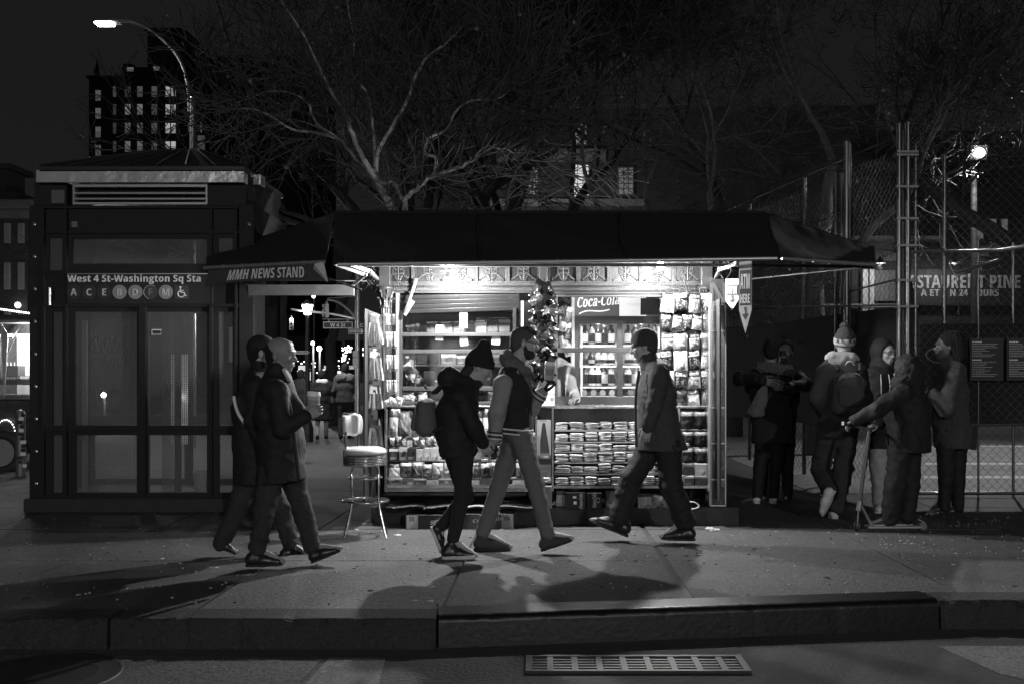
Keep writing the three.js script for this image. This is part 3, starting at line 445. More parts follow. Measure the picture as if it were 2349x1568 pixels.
// ---------- canopy
{
  const pts = { TL: P(768, 487, 10.5), TR: P(1757, 487, 10.5), FL: P(762, 602, 8.4), FR: P(1787, 588, 8.4), LA: P(746, 599, 8.42), LB: P(474, 614, 8.9), LK: P(472, 583, 10.3), RB: P(2010, 606, 8.65), RK: P(2007, 566, 10.2) };
  const sheet = (a, b, c, d, n, name) => {   // sagging cloth between four corners, 12 mm thick
    const N = 30, pos = [], idx = [];
    for (const off of [0, -0.012]) for (let j = 0; j <= N; j++) for (let i = 0; i <= N; i++) {
      const u = i / N, v = j / N, p = a.clone().lerp(b, u).lerp(d.clone().lerp(c, u), v); const sag = 0.035 * Math.sin(u * Math.PI) * Math.sin(v * Math.PI) + 0.04 * Math.sin(v * Math.PI) * noise3(u * n, v * 3, 2, 7) + 0.012 * (noise3(u * n * 3, v * 7, 4, 8) - 0.5);
      pos.push(p.x, p.y - sag + off, p.z);
    }
    const S = (N + 1) * (N + 1), rim = [];
    for (let s = 0; s < 2; s++) for (let j = 0; j < N; j++) for (let i = 0; i < N; i++) { const q = s * S + j * (N + 1) + i; s ? idx.push(q, q + N + 1, q + 1, q + 1, q + N + 1, q + N + 2) : idx.push(q, q + 1, q + N + 1, q + 1, q + N + 2, q + N + 1); }
    for (let i = 0; i < N; i++) for (const [p, q] of [[i, i + 1], [N * (N + 1) + i, N * (N + 1) + i + 1], [i * (N + 1), (i + 1) * (N + 1)], [i * (N + 1) + N, (i + 1) * (N + 1) + N]]) idx.push(p, q, p + S, q, q + S, p + S);
    const g = new THREE.BufferGeometry(); g.setAttribute('position', new THREE.Float32BufferAttribute(pos, 3)); g.setIndex(idx); g.computeVertexNormals(); boxUV(g);
    return put(g, name, MN.awning, stand);
  };
  sheet(pts.TL, pts.TR, pts.FR, pts.FL, 14, 'awning'); sheet(pts.LK, pts.TL, pts.LA, pts.LB, 6, 'side_awning'); sheet(pts.TR, pts.RK, pts.RB, pts.FR, 5, 'side_awning');
  sp('awning_seam', (b) => { for (const t of [0.33, 0.66]) b.bar(pts.TL.clone().lerp(pts.TR, t).add(new V3(0, 0.004, 0)), pts.FL.clone().lerp(pts.FR, t).add(new V3(0, 0.004, 0)), 0.006, 5); b.bar(pts.TL, pts.TR, 0.02, 6); }, MN.awning);
  const edge = (a, b, r, name = 'awning_pipe') => sp(name, (q) => { q.bar(a, b, r, 10); for (let i = 1; i < 6; i++) { const m = a.clone().lerp(b, i / 6), d = b.clone().sub(a).normalize().multiplyScalar(0.012); q.bar(m.clone().sub(d), m.clone().add(d), r * 1.25, 10); } }, MN.pipe);
  edge(pts.FL.clone().add(new V3(0.05, -0.02, 0.02)), pts.FR.clone().add(new V3(-0.02, -0.02, 0.02)), 0.017); edge(pts.LB.clone().add(new V3(-0.02, -0.005, 0.02)), pts.LA.clone().add(new V3(0, -0.008, 0.02)), 0.016); edge(pts.FR.clone().add(new V3(0.02, -0.02, 0.02)), pts.RB.clone().add(new V3(0.0, -0.01, 0.02)), 0.015);
  sp('awning_pipe', (b) => b.bar(pts.RB.clone().add(new V3(0, -0.01, 0.02)), pts.RB.clone().add(new V3(0.04, -0.045, 0.02)), 0.014, 8), MN.pipe);
  sp('awning_beam', (b) => b.px(800, 604, 1700, 611, 8.85, 0.04), mat(0.2, 0.35, { metalness: 0.5 }));
  sp('awning_beam', (b) => b.bar(P(1700, 608, 8.83), P(2004, 612, 8.8), 0.015, 6), MN.iron);
  // folding arms
  for (const [a, b, c] of [[[768, 605, 8.45], [838, 630, 8.8], [812, 652, 9.8]], [[790, 602, 8.45], [848, 622, 8.8], [866, 640, 9.85]], [[1690, 604, 8.5], [1652, 618, 8.9], [1640, 640, 9.85]]])
    sp('awning_arm', (q) => q.strip(P(...a), P(...b), 0.022, 0.03).strip(P(...b), P(...c), 0.02, 0.03).sph(...P(...b).toArray(), 0.022, 8), MN.pipe);
  for (const [a, b] of [[[470, 640, 9.0], [840, 645, 9.85]], [[2000, 612, 8.8], [1668, 646, 9.9]], [[830, 665, 9.2], [640, 600, 9.1]]]) sp('awning_strut', (q) => q.bar(P(...a), P(...b), 0.012, 6), MN.iron);
  // valance with the name, its end folded round
  const lt = mat(0.72, 0.75), A = P(478, 616, 8.88), B = P(742, 602, 8.4), C = P(752, 646, 8.42), Dv = P(470, 656, 8.92);
  const N = 24, pos = [], idx = []; for (let s = 0; s < 2; s++) for (let j = 0; j <= 6; j++) for (let i = 0; i <= N; i++) {
    const u = i / N, v = j / 6, p = A.clone().lerp(B, u).lerp(Dv.clone().lerp(C, u), v); p.z += 0.03 * v * Math.sin(u * 9) * (1 - Math.abs(u - 0.45)) * 0.6 - s * 0.005; p.y += v * 0.03 * Math.sin(u * Math.PI); pos.push(p.x, p.y, p.z);
  }
  const S = 7 * (N + 1); for (let s = 0; s < 2; s++) for (let j = 0; j < 6; j++) for (let i = 0; i < N; i++) { const q = s * S + j * (N + 1) + i; s ? idx.push(q, q + 1, q + N + 1, q + 1, q + N + 2, q + N + 1) : idx.push(q, q + N + 1, q + 1, q + 1, q + N + 1, q + N + 2); }
  const g = new THREE.BufferGeometry(); g.setAttribute('position', new THREE.Float32BufferAttribute(pos, 3)); g.setIndex(idx); g.computeVertexNormals(); boxUV(g);
  const val = put(g, 'valance', mat(0.06, 0.7, { tex: T.cloth, size: 0.3 }), stand);
  sp('valance_end', (b) => { b.quad(P(720, 606, 8.4), P(742, 600, 8.39), P(752, 647, 8.41), P(716, 640, 8.55)); b.keep = false; }, mat(0.55, 0.8, { tex: T.cloth, size: 0.3 }));
  // lettering follows the valance
  const tg = textGeo('MMH NEWS STAND', 0.108, 0.004, font, 0.78), tp = tg.attributes.position, ux = B.clone().sub(A).normalize();
  for (let i = 0; i < tp.count; i++) { const x = tp.getX(i) + tp.getY(i) * 0.14 - 0.02, y = tp.getY(i), u = 0.52 + x / A.distanceTo(B), v = 0.84 - y / 0.165, q = A.clone().lerp(B, u).lerp(Dv.clone().lerp(C, u), v); q.z += 0.03 * v * Math.sin(u * 9) * (1 - Math.abs(u - 0.45)) * 0.6 + 0.004 + tp.getZ(i); q.y += v * 0.03 * Math.sin(u * Math.PI); tp.setXYZ(i, q.x, q.y, q.z); }
  tg.computeVertexNormals(); new MB().add(tg).build('lettering', lt, val);
  // rolled shade panel hanging under the side awning
  sp('rolled_shade', (b) => b.px(568, 653, 812, 678, 9.35, 0.02, { r: 0.004 }).add((() => { const q = new THREE.BufferGeometry(); const a = P(564, 652, 9.36), c = P(568, 652, 9.36), d = P(574, 682, 9.36), e = P(568, 680, 9.36); q.setAttribute('position', new THREE.Float32BufferAttribute([a, e, d, a, d, c].flatMap((p) => p.toArray()), 3)); q.computeVertexNormals(); return q; })()), mat(0.26, 0.8, { tex: T.patch, size: 0.7 }));
  // two bulbs under the awning
  const lamp = (px, py, d, I, label, disc) => {
    const p = P(px, py, d), o = thing('bulb_lamp', label, 'lamp', p.clone(), 'bare bulbs under the awning');
    new MB().sph(p.x, p.y, p.z, 0.036, 16, 1.25).build('bulb', glow(60), o);
    new MB().lathe([[0, 0.11], [0.03, 0.11], [0.03, 0.055], [0.024, 0.045], [0, 0.045]], p.x, p.y, p.z, 14).build('socket', MT.white, o);
    if (disc) new MB().lathe([[0.0, 0.125], [0.07, 0.125], [0.075, 0.11], [0.03, 0.108], [0, 0.108]], p.x, p.y, p.z, 20).build('ceiling_rose', MT.white, o);
    new MB().bar(new V3(p.x, p.y + 0.11, p.z), new V3(p.x, Y(600, d) + 0.02, p.z - 0.04), 0.006, 5).build('cable', MT.black, o);
    bulbLight(p, I, 1.6);
  };
  lamp(1030, 650, 9.2, 22, 'bare glowing bulb hanging before the frieze above the wide window', true);
  { const p = new V3(-1.73, 2.2, -11.2), o = thing('wall_lamp', 'small lamp on the far side wall of the news stand, lighting the side pavement', 'lamp', p.clone()); new MB().sph(p.x, p.y, p.z, 0.05, 12).build('lamp_globe', glow(18), o); new MB().bx(p.x + 0.03, p.y - 0.03, p.z - 0.03, -1.59, p.y + 0.03, p.z + 0.03).build('bracket', MT.iron, o); const l = new THREE.SpotLight(0xffffff, 26, 0, 0.62, 0.5, 2); l.position.set(p.x, p.y - 0.01, p.z - 0.06); l.target.position.set(-3.4, 1.2, -17); l.castShadow = true; l.shadow.radius = 2; scene.add(l, l.target); }
  lamp(1515, 610, 9.18, 17.5, 'bare glowing bulb tucked up under the awning edge above the snack rack', false);
}
// ================= FIGURES: bodies and clothes as smooth distance fields, meshed by surface nets =================
class Field {
  constructor() { this.p = []; this.cuts = []; this.post = null; }
  cap(a, b, ra, rb, k = 0.03, neg) { const r = Math.max(ra, rb); this.p.push({ k, neg, lo: [Math.min(a.x, b.x) - r, Math.min(a.y, b.y) - r, Math.min(a.z, b.z) - r], hi: [Math.max(a.x, b.x) + r, Math.max(a.y, b.y) + r, Math.max(a.z, b.z) + r],
    f: (() => { const bx = b.x - a.x, by = b.y - a.y, bz = b.z - a.z, l2 = bx * bx + by * by + bz * bz || 1e-9; return (x, y, z) => { x -= a.x; y -= a.y; z -= a.z; let t = (x * bx + y * by + z * bz) / l2; t = t < 0 ? 0 : t > 1 ? 1 : t; x -= bx * t; y -= by * t; z -= bz * t; return Math.sqrt(x * x + y * y + z * z) - ra - (rb - ra) * t; }; })() }); return this; }
  // flattened tapering capsule: half widths w along L and t along N at each end
  flat(a, b, wa, ta, wb, tb, L, N, k = 0.04, neg) { const r = Math.max(wa, ta, wb, tb); this.p.push({ k, neg, lo: [Math.min(a.x, b.x) - r, Math.min(a.y, b.y) - r, Math.min(a.z, b.z) - r], hi: [Math.max(a.x, b.x) + r, Math.max(a.y, b.y) + r, Math.max(a.z, b.z) + r],
    f: (() => { const bx = b.x - a.x, by = b.y - a.y, bz = b.z - a.z, l2 = bx * bx + by * by + bz * bz || 1e-9; return (x, y, z) => { x -= a.x; y -= a.y; z -= a.z; let t = (x * bx + y * by + z * bz) / l2; t = t < 0 ? 0 : t > 1 ? 1 : t; x -= bx * t; y -= by * t; z -= bz * t;
      const w = wa + (wb - wa) * t, d = ta + (tb - ta) * t, l = x * L.x + y * L.y + z * L.z, n = x * N.x + y * N.y + z * N.z, m = Math.min(w, d), u2 = Math.max(0, x * x + y * y + z * z - l * l - n * n), q = Math.sqrt(l * l / (w * w) + n * n / (d * d) + u2 / (m * m)); return (q - 1) * m; }; })() }); return this; }
  ell(c, rx, ry, rz, A, B, C, k = 0.02, neg) { const r = Math.max(rx, ry, rz), m = Math.min(rx, ry, rz); this.p.push({ k, neg, lo: [c.x - r, c.y - r, c.z - r], hi: [c.x + r, c.y + r, c.z + r], f: (x, y, z) => { x -= c.x; y -= c.y; z -= c.z; const a = (x * A.x + y * A.y + z * A.z) / rx, b = (x * B.x + y * B.y + z * B.z) / ry, e = (x * C.x + y * C.y + z * C.z) / rz, q = Math.sqrt(a * a + b * b + e * e); return (q - 1) * (q > 1 ? m + (r - m) * 0.3 : m); } }); return this; }
  cut(pt, n) { this.cuts.push([pt, n]); return this; }     // keeps the side that n points away from
  mesh(h) {
    const lo = [1e9, 1e9, 1e9], hi = [-1e9, -1e9, -1e9]; for (const q of this.p) if (!q.neg) for (let c = 0; c < 3; c++) { lo[c] = Math.min(lo[c], q.lo[c]); hi[c] = Math.max(hi[c], q.hi[c]); }
    const pad = 0.02 + 3 * h, n = [0, 1, 2].map((c) => { lo[c] -= pad; return Math.ceil((hi[c] + pad - lo[c]) / h) + 1; }), [nx, ny, nz] = n, sx = 1, sy = nx, sz = nx * ny, f = new Float32Array(nx * ny * nz).fill(0.5);
    for (const q of this.p) {
      const m = q.k + 2.5 * h + 0.012, i0 = q.lo.map((v, c) => Math.max(0, Math.floor((v - m - lo[c]) / h))), i1 = q.hi.map((v, c) => Math.min(n[c] - 1, Math.ceil((v + m - lo[c]) / h))), k = q.k;
      for (let z = i0[2]; z <= i1[2]; z++) for (let y = i0[1]; y <= i1[1]; y++) { let at = z * sz + y * sy + i0[0]; for (let x = i0[0]; x <= i1[0]; x++, at++) {
        let d = q.f(lo[0] + x * h, lo[1] + y * h, lo[2] + z * h); const a = f[at];
        if (q.neg) { d = -d; const e = k - Math.abs(a - d); f[at] = Math.max(a, d) + (e > 0 ? e * e / k * 0.25 : 0); } else { const e = k - Math.abs(a - d); f[at] = Math.min(a, d) - (e > 0 ? e * e / k * 0.25 : 0); }
      } }
    }
    if (this.post || this.cuts.length) for (let z = 0, at = 0; z < nz; z++) for (let y = 0; y < ny; y++) for (let x = 0; x < nx; x++, at++) {
      let v = f[at]; if (v > 0.06) continue; const px = lo[0] + x * h, py = lo[1] + y * h, pz = lo[2] + z * h;
      if (this.post && v > -0.05) v += this.post(px, py, pz); for (const [c, m] of this.cuts) { const d = (px - c.x) * m.x + (py - c.y) * m.y + (pz - c.z) * m.z; if (d > v) v = d; } f[at] = v;
    }
    const id = new Int32Array(f.length).fill(-1), pos = [], idx = [], E = [[0, 1], [0, 2], [0, 4], [1, 3], [1, 5], [2, 3], [2, 6], [3, 7], [4, 5], [4, 6], [5, 7], [6, 7]], off = [0, sx, sy, sx + sy, sz, sz + sx, sz + sy, sz + sx + sy];
    for (let z = 0; z < nz - 1; z++) for (let y = 0; y < ny - 1; y++) for (let x = 0; x < nx - 1; x++) {
      const at = x + y * sy + z * sz; let m = 0; for (let c = 0; c < 8; c++) if (f[at + off[c]] < 0) m |= 1 << c; if (m === 0 || m === 255) continue;
      let a = 0, b = 0, e = 0, k = 0; for (const [s, t] of E) if (((m >> s) & 1) !== ((m >> t) & 1)) { const v0 = f[at + off[s]], v1 = f[at + off[t]], u = v0 / (v0 - v1); a += (s & 1) + ((t & 1) - (s & 1)) * u; b += (s >> 1 & 1) + ((t >> 1 & 1) - (s >> 1 & 1)) * u; e += (s >> 2) + ((t >> 2) - (s >> 2)) * u; k++; }
      id[at] = pos.length / 3; pos.push(lo[0] + (x + a / k) * h, lo[1] + (y + b / k) * h, lo[2] + (z + e / k) * h);
    }
    const quad = (a, b, c, d, flip) => { if (a < 0 || b < 0 || c < 0 || d < 0) return; flip ? idx.push(a, c, b, a, d, c) : idx.push(a, b, c, a, c, d); };
    for (let z = 1; z < nz - 1; z++) for (let y = 1; y < ny - 1; y++) for (let x = 1; x < nx - 1; x++) {
      const at = x + y * sy + z * sz, s = f[at] < 0;
      if (s !== f[at + sx] < 0) quad(id[at - sy - sz], id[at - sz], id[at], id[at - sy], !s); if (s !== f[at + sy] < 0) quad(id[at - sx - sz], id[at - sx], id[at], id[at - sz], !s); if (s !== f[at + sz] < 0) quad(id[at - sx - sy], id[at - sy], id[at], id[at - sx], !s);
    }
    const g = new THREE.BufferGeometry(); g.setAttribute('position', new THREE.Float32BufferAttribute(pos, 3)); g.setIndex(idx); g.computeVertexNormals();
    const uv = new Float32Array(pos.length / 3 * 2); for (let i = 0; i < uv.length / 2; i++) { uv[2 * i] = pos[3 * i] + pos[3 * i + 2] * 0.7; uv[2 * i + 1] = pos[3 * i + 1] + pos[3 * i + 2] * 0.3; } g.setAttribute('uv', new THREE.BufferAttribute(uv, 2));
    return g;
  }
}
const UP = new V3(0, 1, 0);
const yawDir = (deg) => new V3(Math.cos(deg * Math.PI / 180), 0, -Math.sin(deg * Math.PI / 180));
const folds = (amp, fy = 22, fx = 9, s = 1) => (x, y, z) => amp * (noise3(x * fx * 1.2 + y * 8, y * fy * 0.6 - x * 10 + z * 5, z * fx * 1.2, s) - 0.5) + amp * 0.6 * (0.4 - Math.abs(noise3(x * 15 - y * 9, y * 21 + x * 13, z * 15, s + 3) - 0.5) * 1.9) * (0.35 + noise3(x * 5, y * 5, z * 5, s + 7)) + amp * 0.16 * (noise3(x * 52, y * 60, z * 52, s + 5) - 0.5);
function headFrame(c, yaw, pitch, roll = 0) {
  const f0 = yawDir(yaw), r0 = f0.clone().cross(UP).normalize(), p = pitch * Math.PI / 180, f = f0.clone().multiplyScalar(Math.cos(p)).addScaledVector(UP, Math.sin(p)), u = r0.clone().cross(f).normalize(), q = new THREE.Quaternion().setFromAxisAngle(f, roll * Math.PI / 180);
  u.applyQuaternion(q); const r = f.clone().cross(u).normalize(); return { c, f, u, r, at: (a, b, d, s = 1) => c.clone().addScaledVector(f, a * s).addScaledVector(u, b * s).addScaledVector(r, d * s) };
}
function headField(H, s, neckBase, o = {}) {
  const F0 = new Field(), a = (x, y, z) => H.at(x, y, z, s), { f, u, r } = H, E = (c, x, y, z, k, n) => F0.ell(c, x * s, y * s, z * s, f, u, r, k, n);
  F0.cap(a(-0.02, -0.06, 0), neckBase, 0.054 * s, 0.062 * s, 0.03);
  E(a(-0.016, 0.036, 0), 0.1, 0.088, 0.077, 0.02); E(a(0.022, -0.042, 0), 0.066, 0.074, 0.058, 0.035); E(a(0.052, -0.095, 0), 0.026, 0.022, 0.027, 0.03);
  F0.cap(a(0.088, 0.014, 0), a(0.109, -0.028, 0), 0.007 * s, 0.0125 * s, 0.014).cap(a(0.1, -0.031, -0.011), a(0.1, -0.031, 0.011), 0.009 * s, 0.009 * s, 0.01);
  F0.cap(a(0.083, 0.03, -0.035), a(0.083, 0.03, 0.035), 0.012 * s, 0.012 * s, 0.02); F0.cap(a(0.062, -0.022, -0.045), a(0.062, -0.022, 0.045), 0.018 * s, 0.018 * s, 0.03);
  for (const e of [-1, 1]) { E(a(0.103, 0.008, e * 0.033), 0.018, 0.012, 0.02, 0.014, true); E(a(0.078, 0.008, e * 0.033), 0.0125, 0.0115, 0.0125, 0.004); E(a(-0.008, -0.006, e * 0.079), 0.019, 0.032, 0.009, 0.008); E(a(-0.002, -0.006, e * 0.089), 0.008, 0.015, 0.006, 0.006, true); }
  F0.cap(a(0.089, -0.056, -0.017), a(0.089, -0.056, 0.017), 0.0075 * s, 0.0075 * s, 0.01).cap(a(0.087, -0.069, -0.014), a(0.087, -0.069, 0.014), 0.008 * s, 0.008 * s, 0.01).cap(a(0.097, -0.0625, -0.024), a(0.097, -0.0625, 0.024), 0.0025 * s, 0.0025 * s, 0.006, true);
  if (o.bald) F0.cap(a(0.05, 0.075, -0.02), a(0.05, 0.075, 0.02), 0.02 * s, 0.02 * s, 0.03);
  return F0;
}
// a hand: palm of four rays, five unequal jointed fingers; dir to the fingers, nrm out of the palm (fingers curl towards it), thumb on the side th
function handField(w, dir, nrm, curl, th, s = 1, Fd = new Field()) {
  dir = dir.clone().normalize(); nrm = nrm.clone().addScaledVector(dir, -nrm.dot(dir)).normalize(); const side = dir.clone().cross(nrm).normalize(); if (side.dot(th) < 0) side.negate();
  const at = (a, b, c) => w.clone().addScaledVector(dir, a * s).addScaledVector(side, b * s).addScaledVector(nrm, c * s), len = [1, 1.1, 1.03, 0.8], cl = Array.isArray(curl) ? curl : [curl, curl * 1.05, curl * 1.1, curl * 1.15, curl * 0.7];
  for (let i = 0; i < 4; i++) {
    const b = 0.03 - i * 0.0205, k = at(0.088 - Math.abs(i - 1.2) * 0.004, b, 0); Fd.cap(at(0.0, b * 0.6, 0), k, 0.0145 * s, 0.0115 * s, 0.012);
    let p = k, ang = 0; [0.042, 0.026, 0.021].forEach((l, j) => { ang += cl[i] * (j ? 1.1 : 0.9); const d = dir.clone().multiplyScalar(Math.cos(ang)).addScaledVector(nrm, Math.sin(ang)).addScaledVector(side, (1 - Math.min(1, ang)) * (0.08 - i * 0.055)).normalize(), q = p.clone().addScaledVector(d, l * len[i] * s); Fd.cap(p, q, (0.0098 - j * 0.0012) * s, (0.0088 - j * 0.0012) * s, 0.003); p = q; });
  }
  const t0 = at(0.02, 0.028, 0.004), t1 = at(0.05, 0.054, 0.014 + 0.012 * cl[4]), t2 = at(0.082, 0.064 - 0.012 * cl[4], 0.02 + 0.03 * cl[4]), t3 = at(0.104, 0.062 - 0.03 * cl[4], 0.024 + 0.045 * cl[4]);
  Fd.cap(t0, t1, 0.016 * s, 0.0125 * s, 0.01).cap(t1, t2, 0.0115 * s, 0.0105 * s, 0.004).cap(t2, t3, 0.01 * s, 0.008 * s, 0.004); Fd.cap(at(-0.05, 0, 0), at(0.005, 0, 0), 0.024 * s, 0.025 * s, 0.015);
  return Fd;
}
const CL = {
  black: mat(0.012, 0.8, { tex: T.cloth, size: 0.12 }), blackWool: mat(0.022, 0.95, { tex: T.cloth, size: 0.09 }), leather: mat(0.013, 0.62, { tex: T.cloth, size: 0.15 }), darkGrey: mat(0.05, 0.85, { tex: T.cloth, size: 0.12 }), midGrey: mat(0.13, 0.9, { tex: T.cloth, size: 0.1 }), grey: mat(0.28, 0.9, { tex: T.cloth, size: 0.1 }), pale: mat(0.42, 0.9, { tex: T.cloth, size: 0.1 }),
  denim: mat(0.15, 0.9, { tex: T.cloth, size: 0.06 }), darkDenim: mat(0.03, 0.85, { tex: T.cloth, size: 0.06 }), paleDenim: mat(0.42, 0.9, { tex: T.cloth, size: 0.08 }), knit: mat(0.02, 0.95, { tex: T.knit, size: 0.16 }), knitGrey: mat(0.06, 0.95, { tex: T.knit, size: 0.16 }), curly: mat(0.1, 1, { tex: T.bumpy, size: 0.06, bump: T.bumpy, bs: 0.01, bsize: 0.1 }),
  white: mat(0.62, 0.8), shoe: mat(0.02, 0.32), shoeSuede: mat(0.05, 0.8, { tex: T.cloth, size: 0.2 }), sole: mat(0.5, 0.7), soleDark: mat(0.02, 0.7), hair: mat(0.012, 0.95, { tex: T.knit, size: 0.05 }), hairBrown: mat(0.04, 0.9, { tex: T.knit, size: 0.05 }), fur: mat(0.35, 1, { bump: T.bumpy, bs: 0.02, bsize: 0.06, tex: T.bumpy, size: 0.05 }),
  skinA: matP(0.34, 0.5, { specularIntensity: 0.6 }), skinB: matP(0.22, 0.5, { specularIntensity: 0.6 }), skinC: matP(0.09, 0.45, { specularIntensity: 0.7 }),
};
function person(q) {
  const D = q.D, J = (a) => P(a[0], a[1], D - (a[2] ?? 0)), o = thing('person', q.label, 'person', P(q.base[0], q.base[1], D), q.group), R = (q.yaw ?? 0), fw = yawDir(R), lat = fw.clone().cross(UP).normalize(), s = q.s ?? 1, cell = q.cell ?? 0.009, fine = q.cell ? q.cell * 0.5 : 0.0042, skin = q.skin ?? CL.skinA;
  const head = J(q.head), H = headFrame(head, q.hyaw ?? R, q.pitch ?? 0, q.roll ?? 0), hs = (q.hs ?? 1), neck = J(q.neck); o.H = H; o.hs = hs; o.J = J; o.fw = fw; o.lat = lat;
  // --- the body, one continuous surface: trunk and limbs inside the clothes, head and hands in finer grids
  const B = new Field(), tor = q.torso.map((t) => [J(t), t[3], t[4]]); B.cap(head.clone().addScaledVector(H.u, -0.09 * hs), neck, 0.045 * s, 0.05 * s).cap(neck, tor[0][0], 0.05 * s, 0.07 * s);
  const vis = tor.filter((t, i) => i < (q.bodyTorso ?? 3)); for (let i = 0; i + 1 < vis.length; i++) B.flat(vis[i][0], vis[i + 1][0], vis[i][1] * 0.62, vis[i][2] * 0.62, vis[i + 1][1] * 0.62, vis[i + 1][2] * 0.62, lat, fw);
  const pel = vis.at(-1)[0]; for (const a of q.arms) { const [p0, p1, p2] = [a.s, a.e, a.w].map(J); B.cap(vis[0][0], p0, 0.05, 0.04).cap(p0, p1, 0.036 * s, 0.03 * s).cap(p1, p2, 0.03 * s, 0.022 * s); }
  for (const l of q.legs ?? []) { const [p0, p1, p2] = [l.h, l.k, l.a].map(J); B.cap(pel, p0, 0.06, 0.055).cap(p0, p1, 0.055 * s, 0.04 * s).cap(p1, p2, 0.042 * s, 0.03 * s).cap(p2, J(l.toe ?? l.a).add(new V3(0, 0.025, 0)), 0.026, 0.018); }
  const geos = [B.mesh(Math.max(0.016, cell * 1.2)), headField(H, hs, neck, q).mesh(fine)];
  for (const a of q.arms) if (a.f) { const w = J(a.w), d = J(a.f).sub(w), hf = handField(w, d, new V3(...a.palm), a.curl ?? 0.35, new V3(...(a.thumb ?? [0, 1, 0])), (a.size ?? 1) * s * 0.98); const g = hf.mesh(Math.max(0.0034, fine * 0.8)); if (a.glove) put(g, 'glove', a.glove, o); else geos.push(g); }
  put(mergeGeometries(geos), 'body', skin, o);
  // --- upper garment
  const fold = q.fold ?? 0.014, coat = new Field(), c = q.coat; for (let i = 0; i + 1 < tor.length; i++) coat.flat(tor[i][0], tor[i + 1][0], tor[i][1], tor[i][2], tor[i + 1][1], tor[i + 1][2], lat, fw, 0.05);
  const sleeves = c.sleeve ? new Field() : coat, g = c.arm ?? [0.072, 0.06, 0.05]; for (const a of q.arms) { const [p0, p1, p2] = [a.s, a.e, a.w].map(J); if (!c.sleeve) coat.cap(tor[0][0], p0, 0.07, g[0], 0.06); sleeves.cap(p0, p1, g[0], g[1], 0.03).cap(p1, p2, g[1], g[2], 0.03); }
  if (c.collar) { const n = J(c.collar); coat.cap(n, n.clone().lerp(head, c.rise ?? 0.3), c.cr ?? 0.095, (c.cr ?? 0.095) * 0.9, 0.03); }
  if (c.hem) { coat.cut(J(c.hem), c.hemN ? new V3(...c.hemN).normalize() : new V3(0, -1, 0)); }
  for (const e of c.extra ?? []) coat.cap(J(e[0]), J(e[1]), e[2], e[3], e[4] ?? 0.05);
  coat.post = folds(fold, c.fy ?? 20, 9, q.base[0] | 0); if (c.lump) { const f1 = coat.post; coat.post = (x, y, z) => f1(x, y, z) + c.lump * (noise3(x * 34, y * 34, z * 34, 5) - 0.5); }
  o.coat = put(coat.mesh(cell), c.name ?? 'coat', c.m, o);
  if (c.sleeve) { sleeves.post = folds(fold, 26, 14, 5); o.sleeves = put(sleeves.mesh(cell), 'sleeves', c.sleeve, o); }
  // --- trousers
  if (q.legs?.length && q.trousers) {
    const t = new Field(), tr = q.trousers, r = tr.r ?? [0.098, 0.074, 0.062]; t.flat(pel, pel.clone().add(new V3(0, -0.06, 0)), (tr.hip ?? 0.16), (tr.hipT ?? 0.115), (tr.hip ?? 0.16) * 0.95, (tr.hipT ?? 0.115), lat, fw, 0.04);
    for (const l of q.legs) { const [p0, p1, p2] = [l.h, l.k, l.a].map(J); t.cap(p0, p1, r[0], r[1], 0.03).cap(p1, p2, r[1], r[2], 0.02); }
    t.post = folds(tr.fold ?? fold, 30, 12, 3 + (q.base[0] | 0)); if (tr.cut) t.cut(J(tr.cut), new V3(0, -1, 0)); put(t.mesh(cell), 'trousers', tr.m, o);
  }
  // --- shoes
  for (const l of q.legs ?? []) if (l.heel) {
    const h = J(l.heel), t = J(l.toe), d = t.clone().sub(h), L = d.length(); d.normalize(); const r = d.clone().cross(UP).normalize(), u = r.clone().cross(d).normalize(), k = L / 0.29, F1 = new Field(), at = (a, b, e) => h.clone().addScaledVector(d, a * L).addScaledVector(u, b * k).addScaledVector(r, e * k), st = q.soleT ?? 0.018;
    const an = J(l.a); F1.cap(at(0.14, 0.05, 0), at(0.5, 0.045, 0), 0.041 * k, 0.041 * k, 0.03).cap(at(0.5, 0.045, 0), at(0.85, 0.028, 0), 0.042 * k, 0.032 * k, 0.03).cap(at(0.16, 0.06, 0), h.clone().addScaledVector(d, 0.2 * L).addScaledVector(u, 0.05 * k).lerp(an, q.boot ?? 0.7), 0.042 * k, 0.042 * k, 0.03); F1.cut(at(0, st * 0.7, 0), u.clone().negate());
    const sh = put(F1.mesh(Math.max(0.0075, cell * 0.65)), 'shoe', l.m ?? q.shoe ?? CL.shoe, o), So = new Field(); So.flat(at(0.13, st * 0.5, 0), at(0.5, st * 0.5, 0), 0.041 * k, 0.05, 0.044 * k, 0.05, r, u, 0.02); So.flat(at(0.5, st * 0.5, 0), at(0.86, st * 0.6, 0), 0.047 * k, 0.05, 0.038 * k, 0.05, r, u, 0.02); So.cut(at(0, st, 0), u).cut(at(0, 0, 0), u.clone().negate()); put(So.mesh(Math.max(0.006, cell * 0.5)), 'sole', l.sole ?? q.sole ?? CL.soleDark, sh);
    if (q.laces) { const b = new MB(); for (let i = 0; i < 4; i++) b.tube([at(0.4 + i * 0.07, 0.075 - i * 0.008, -0.028), at(0.42 + i * 0.07, 0.093 - i * 0.009, 0), at(0.4 + i * 0.07, 0.075 - i * 0.008, 0.028)], 0.0032, 4, 6); b.build('laces', q.laces, sh); }
  }
  return o;
}
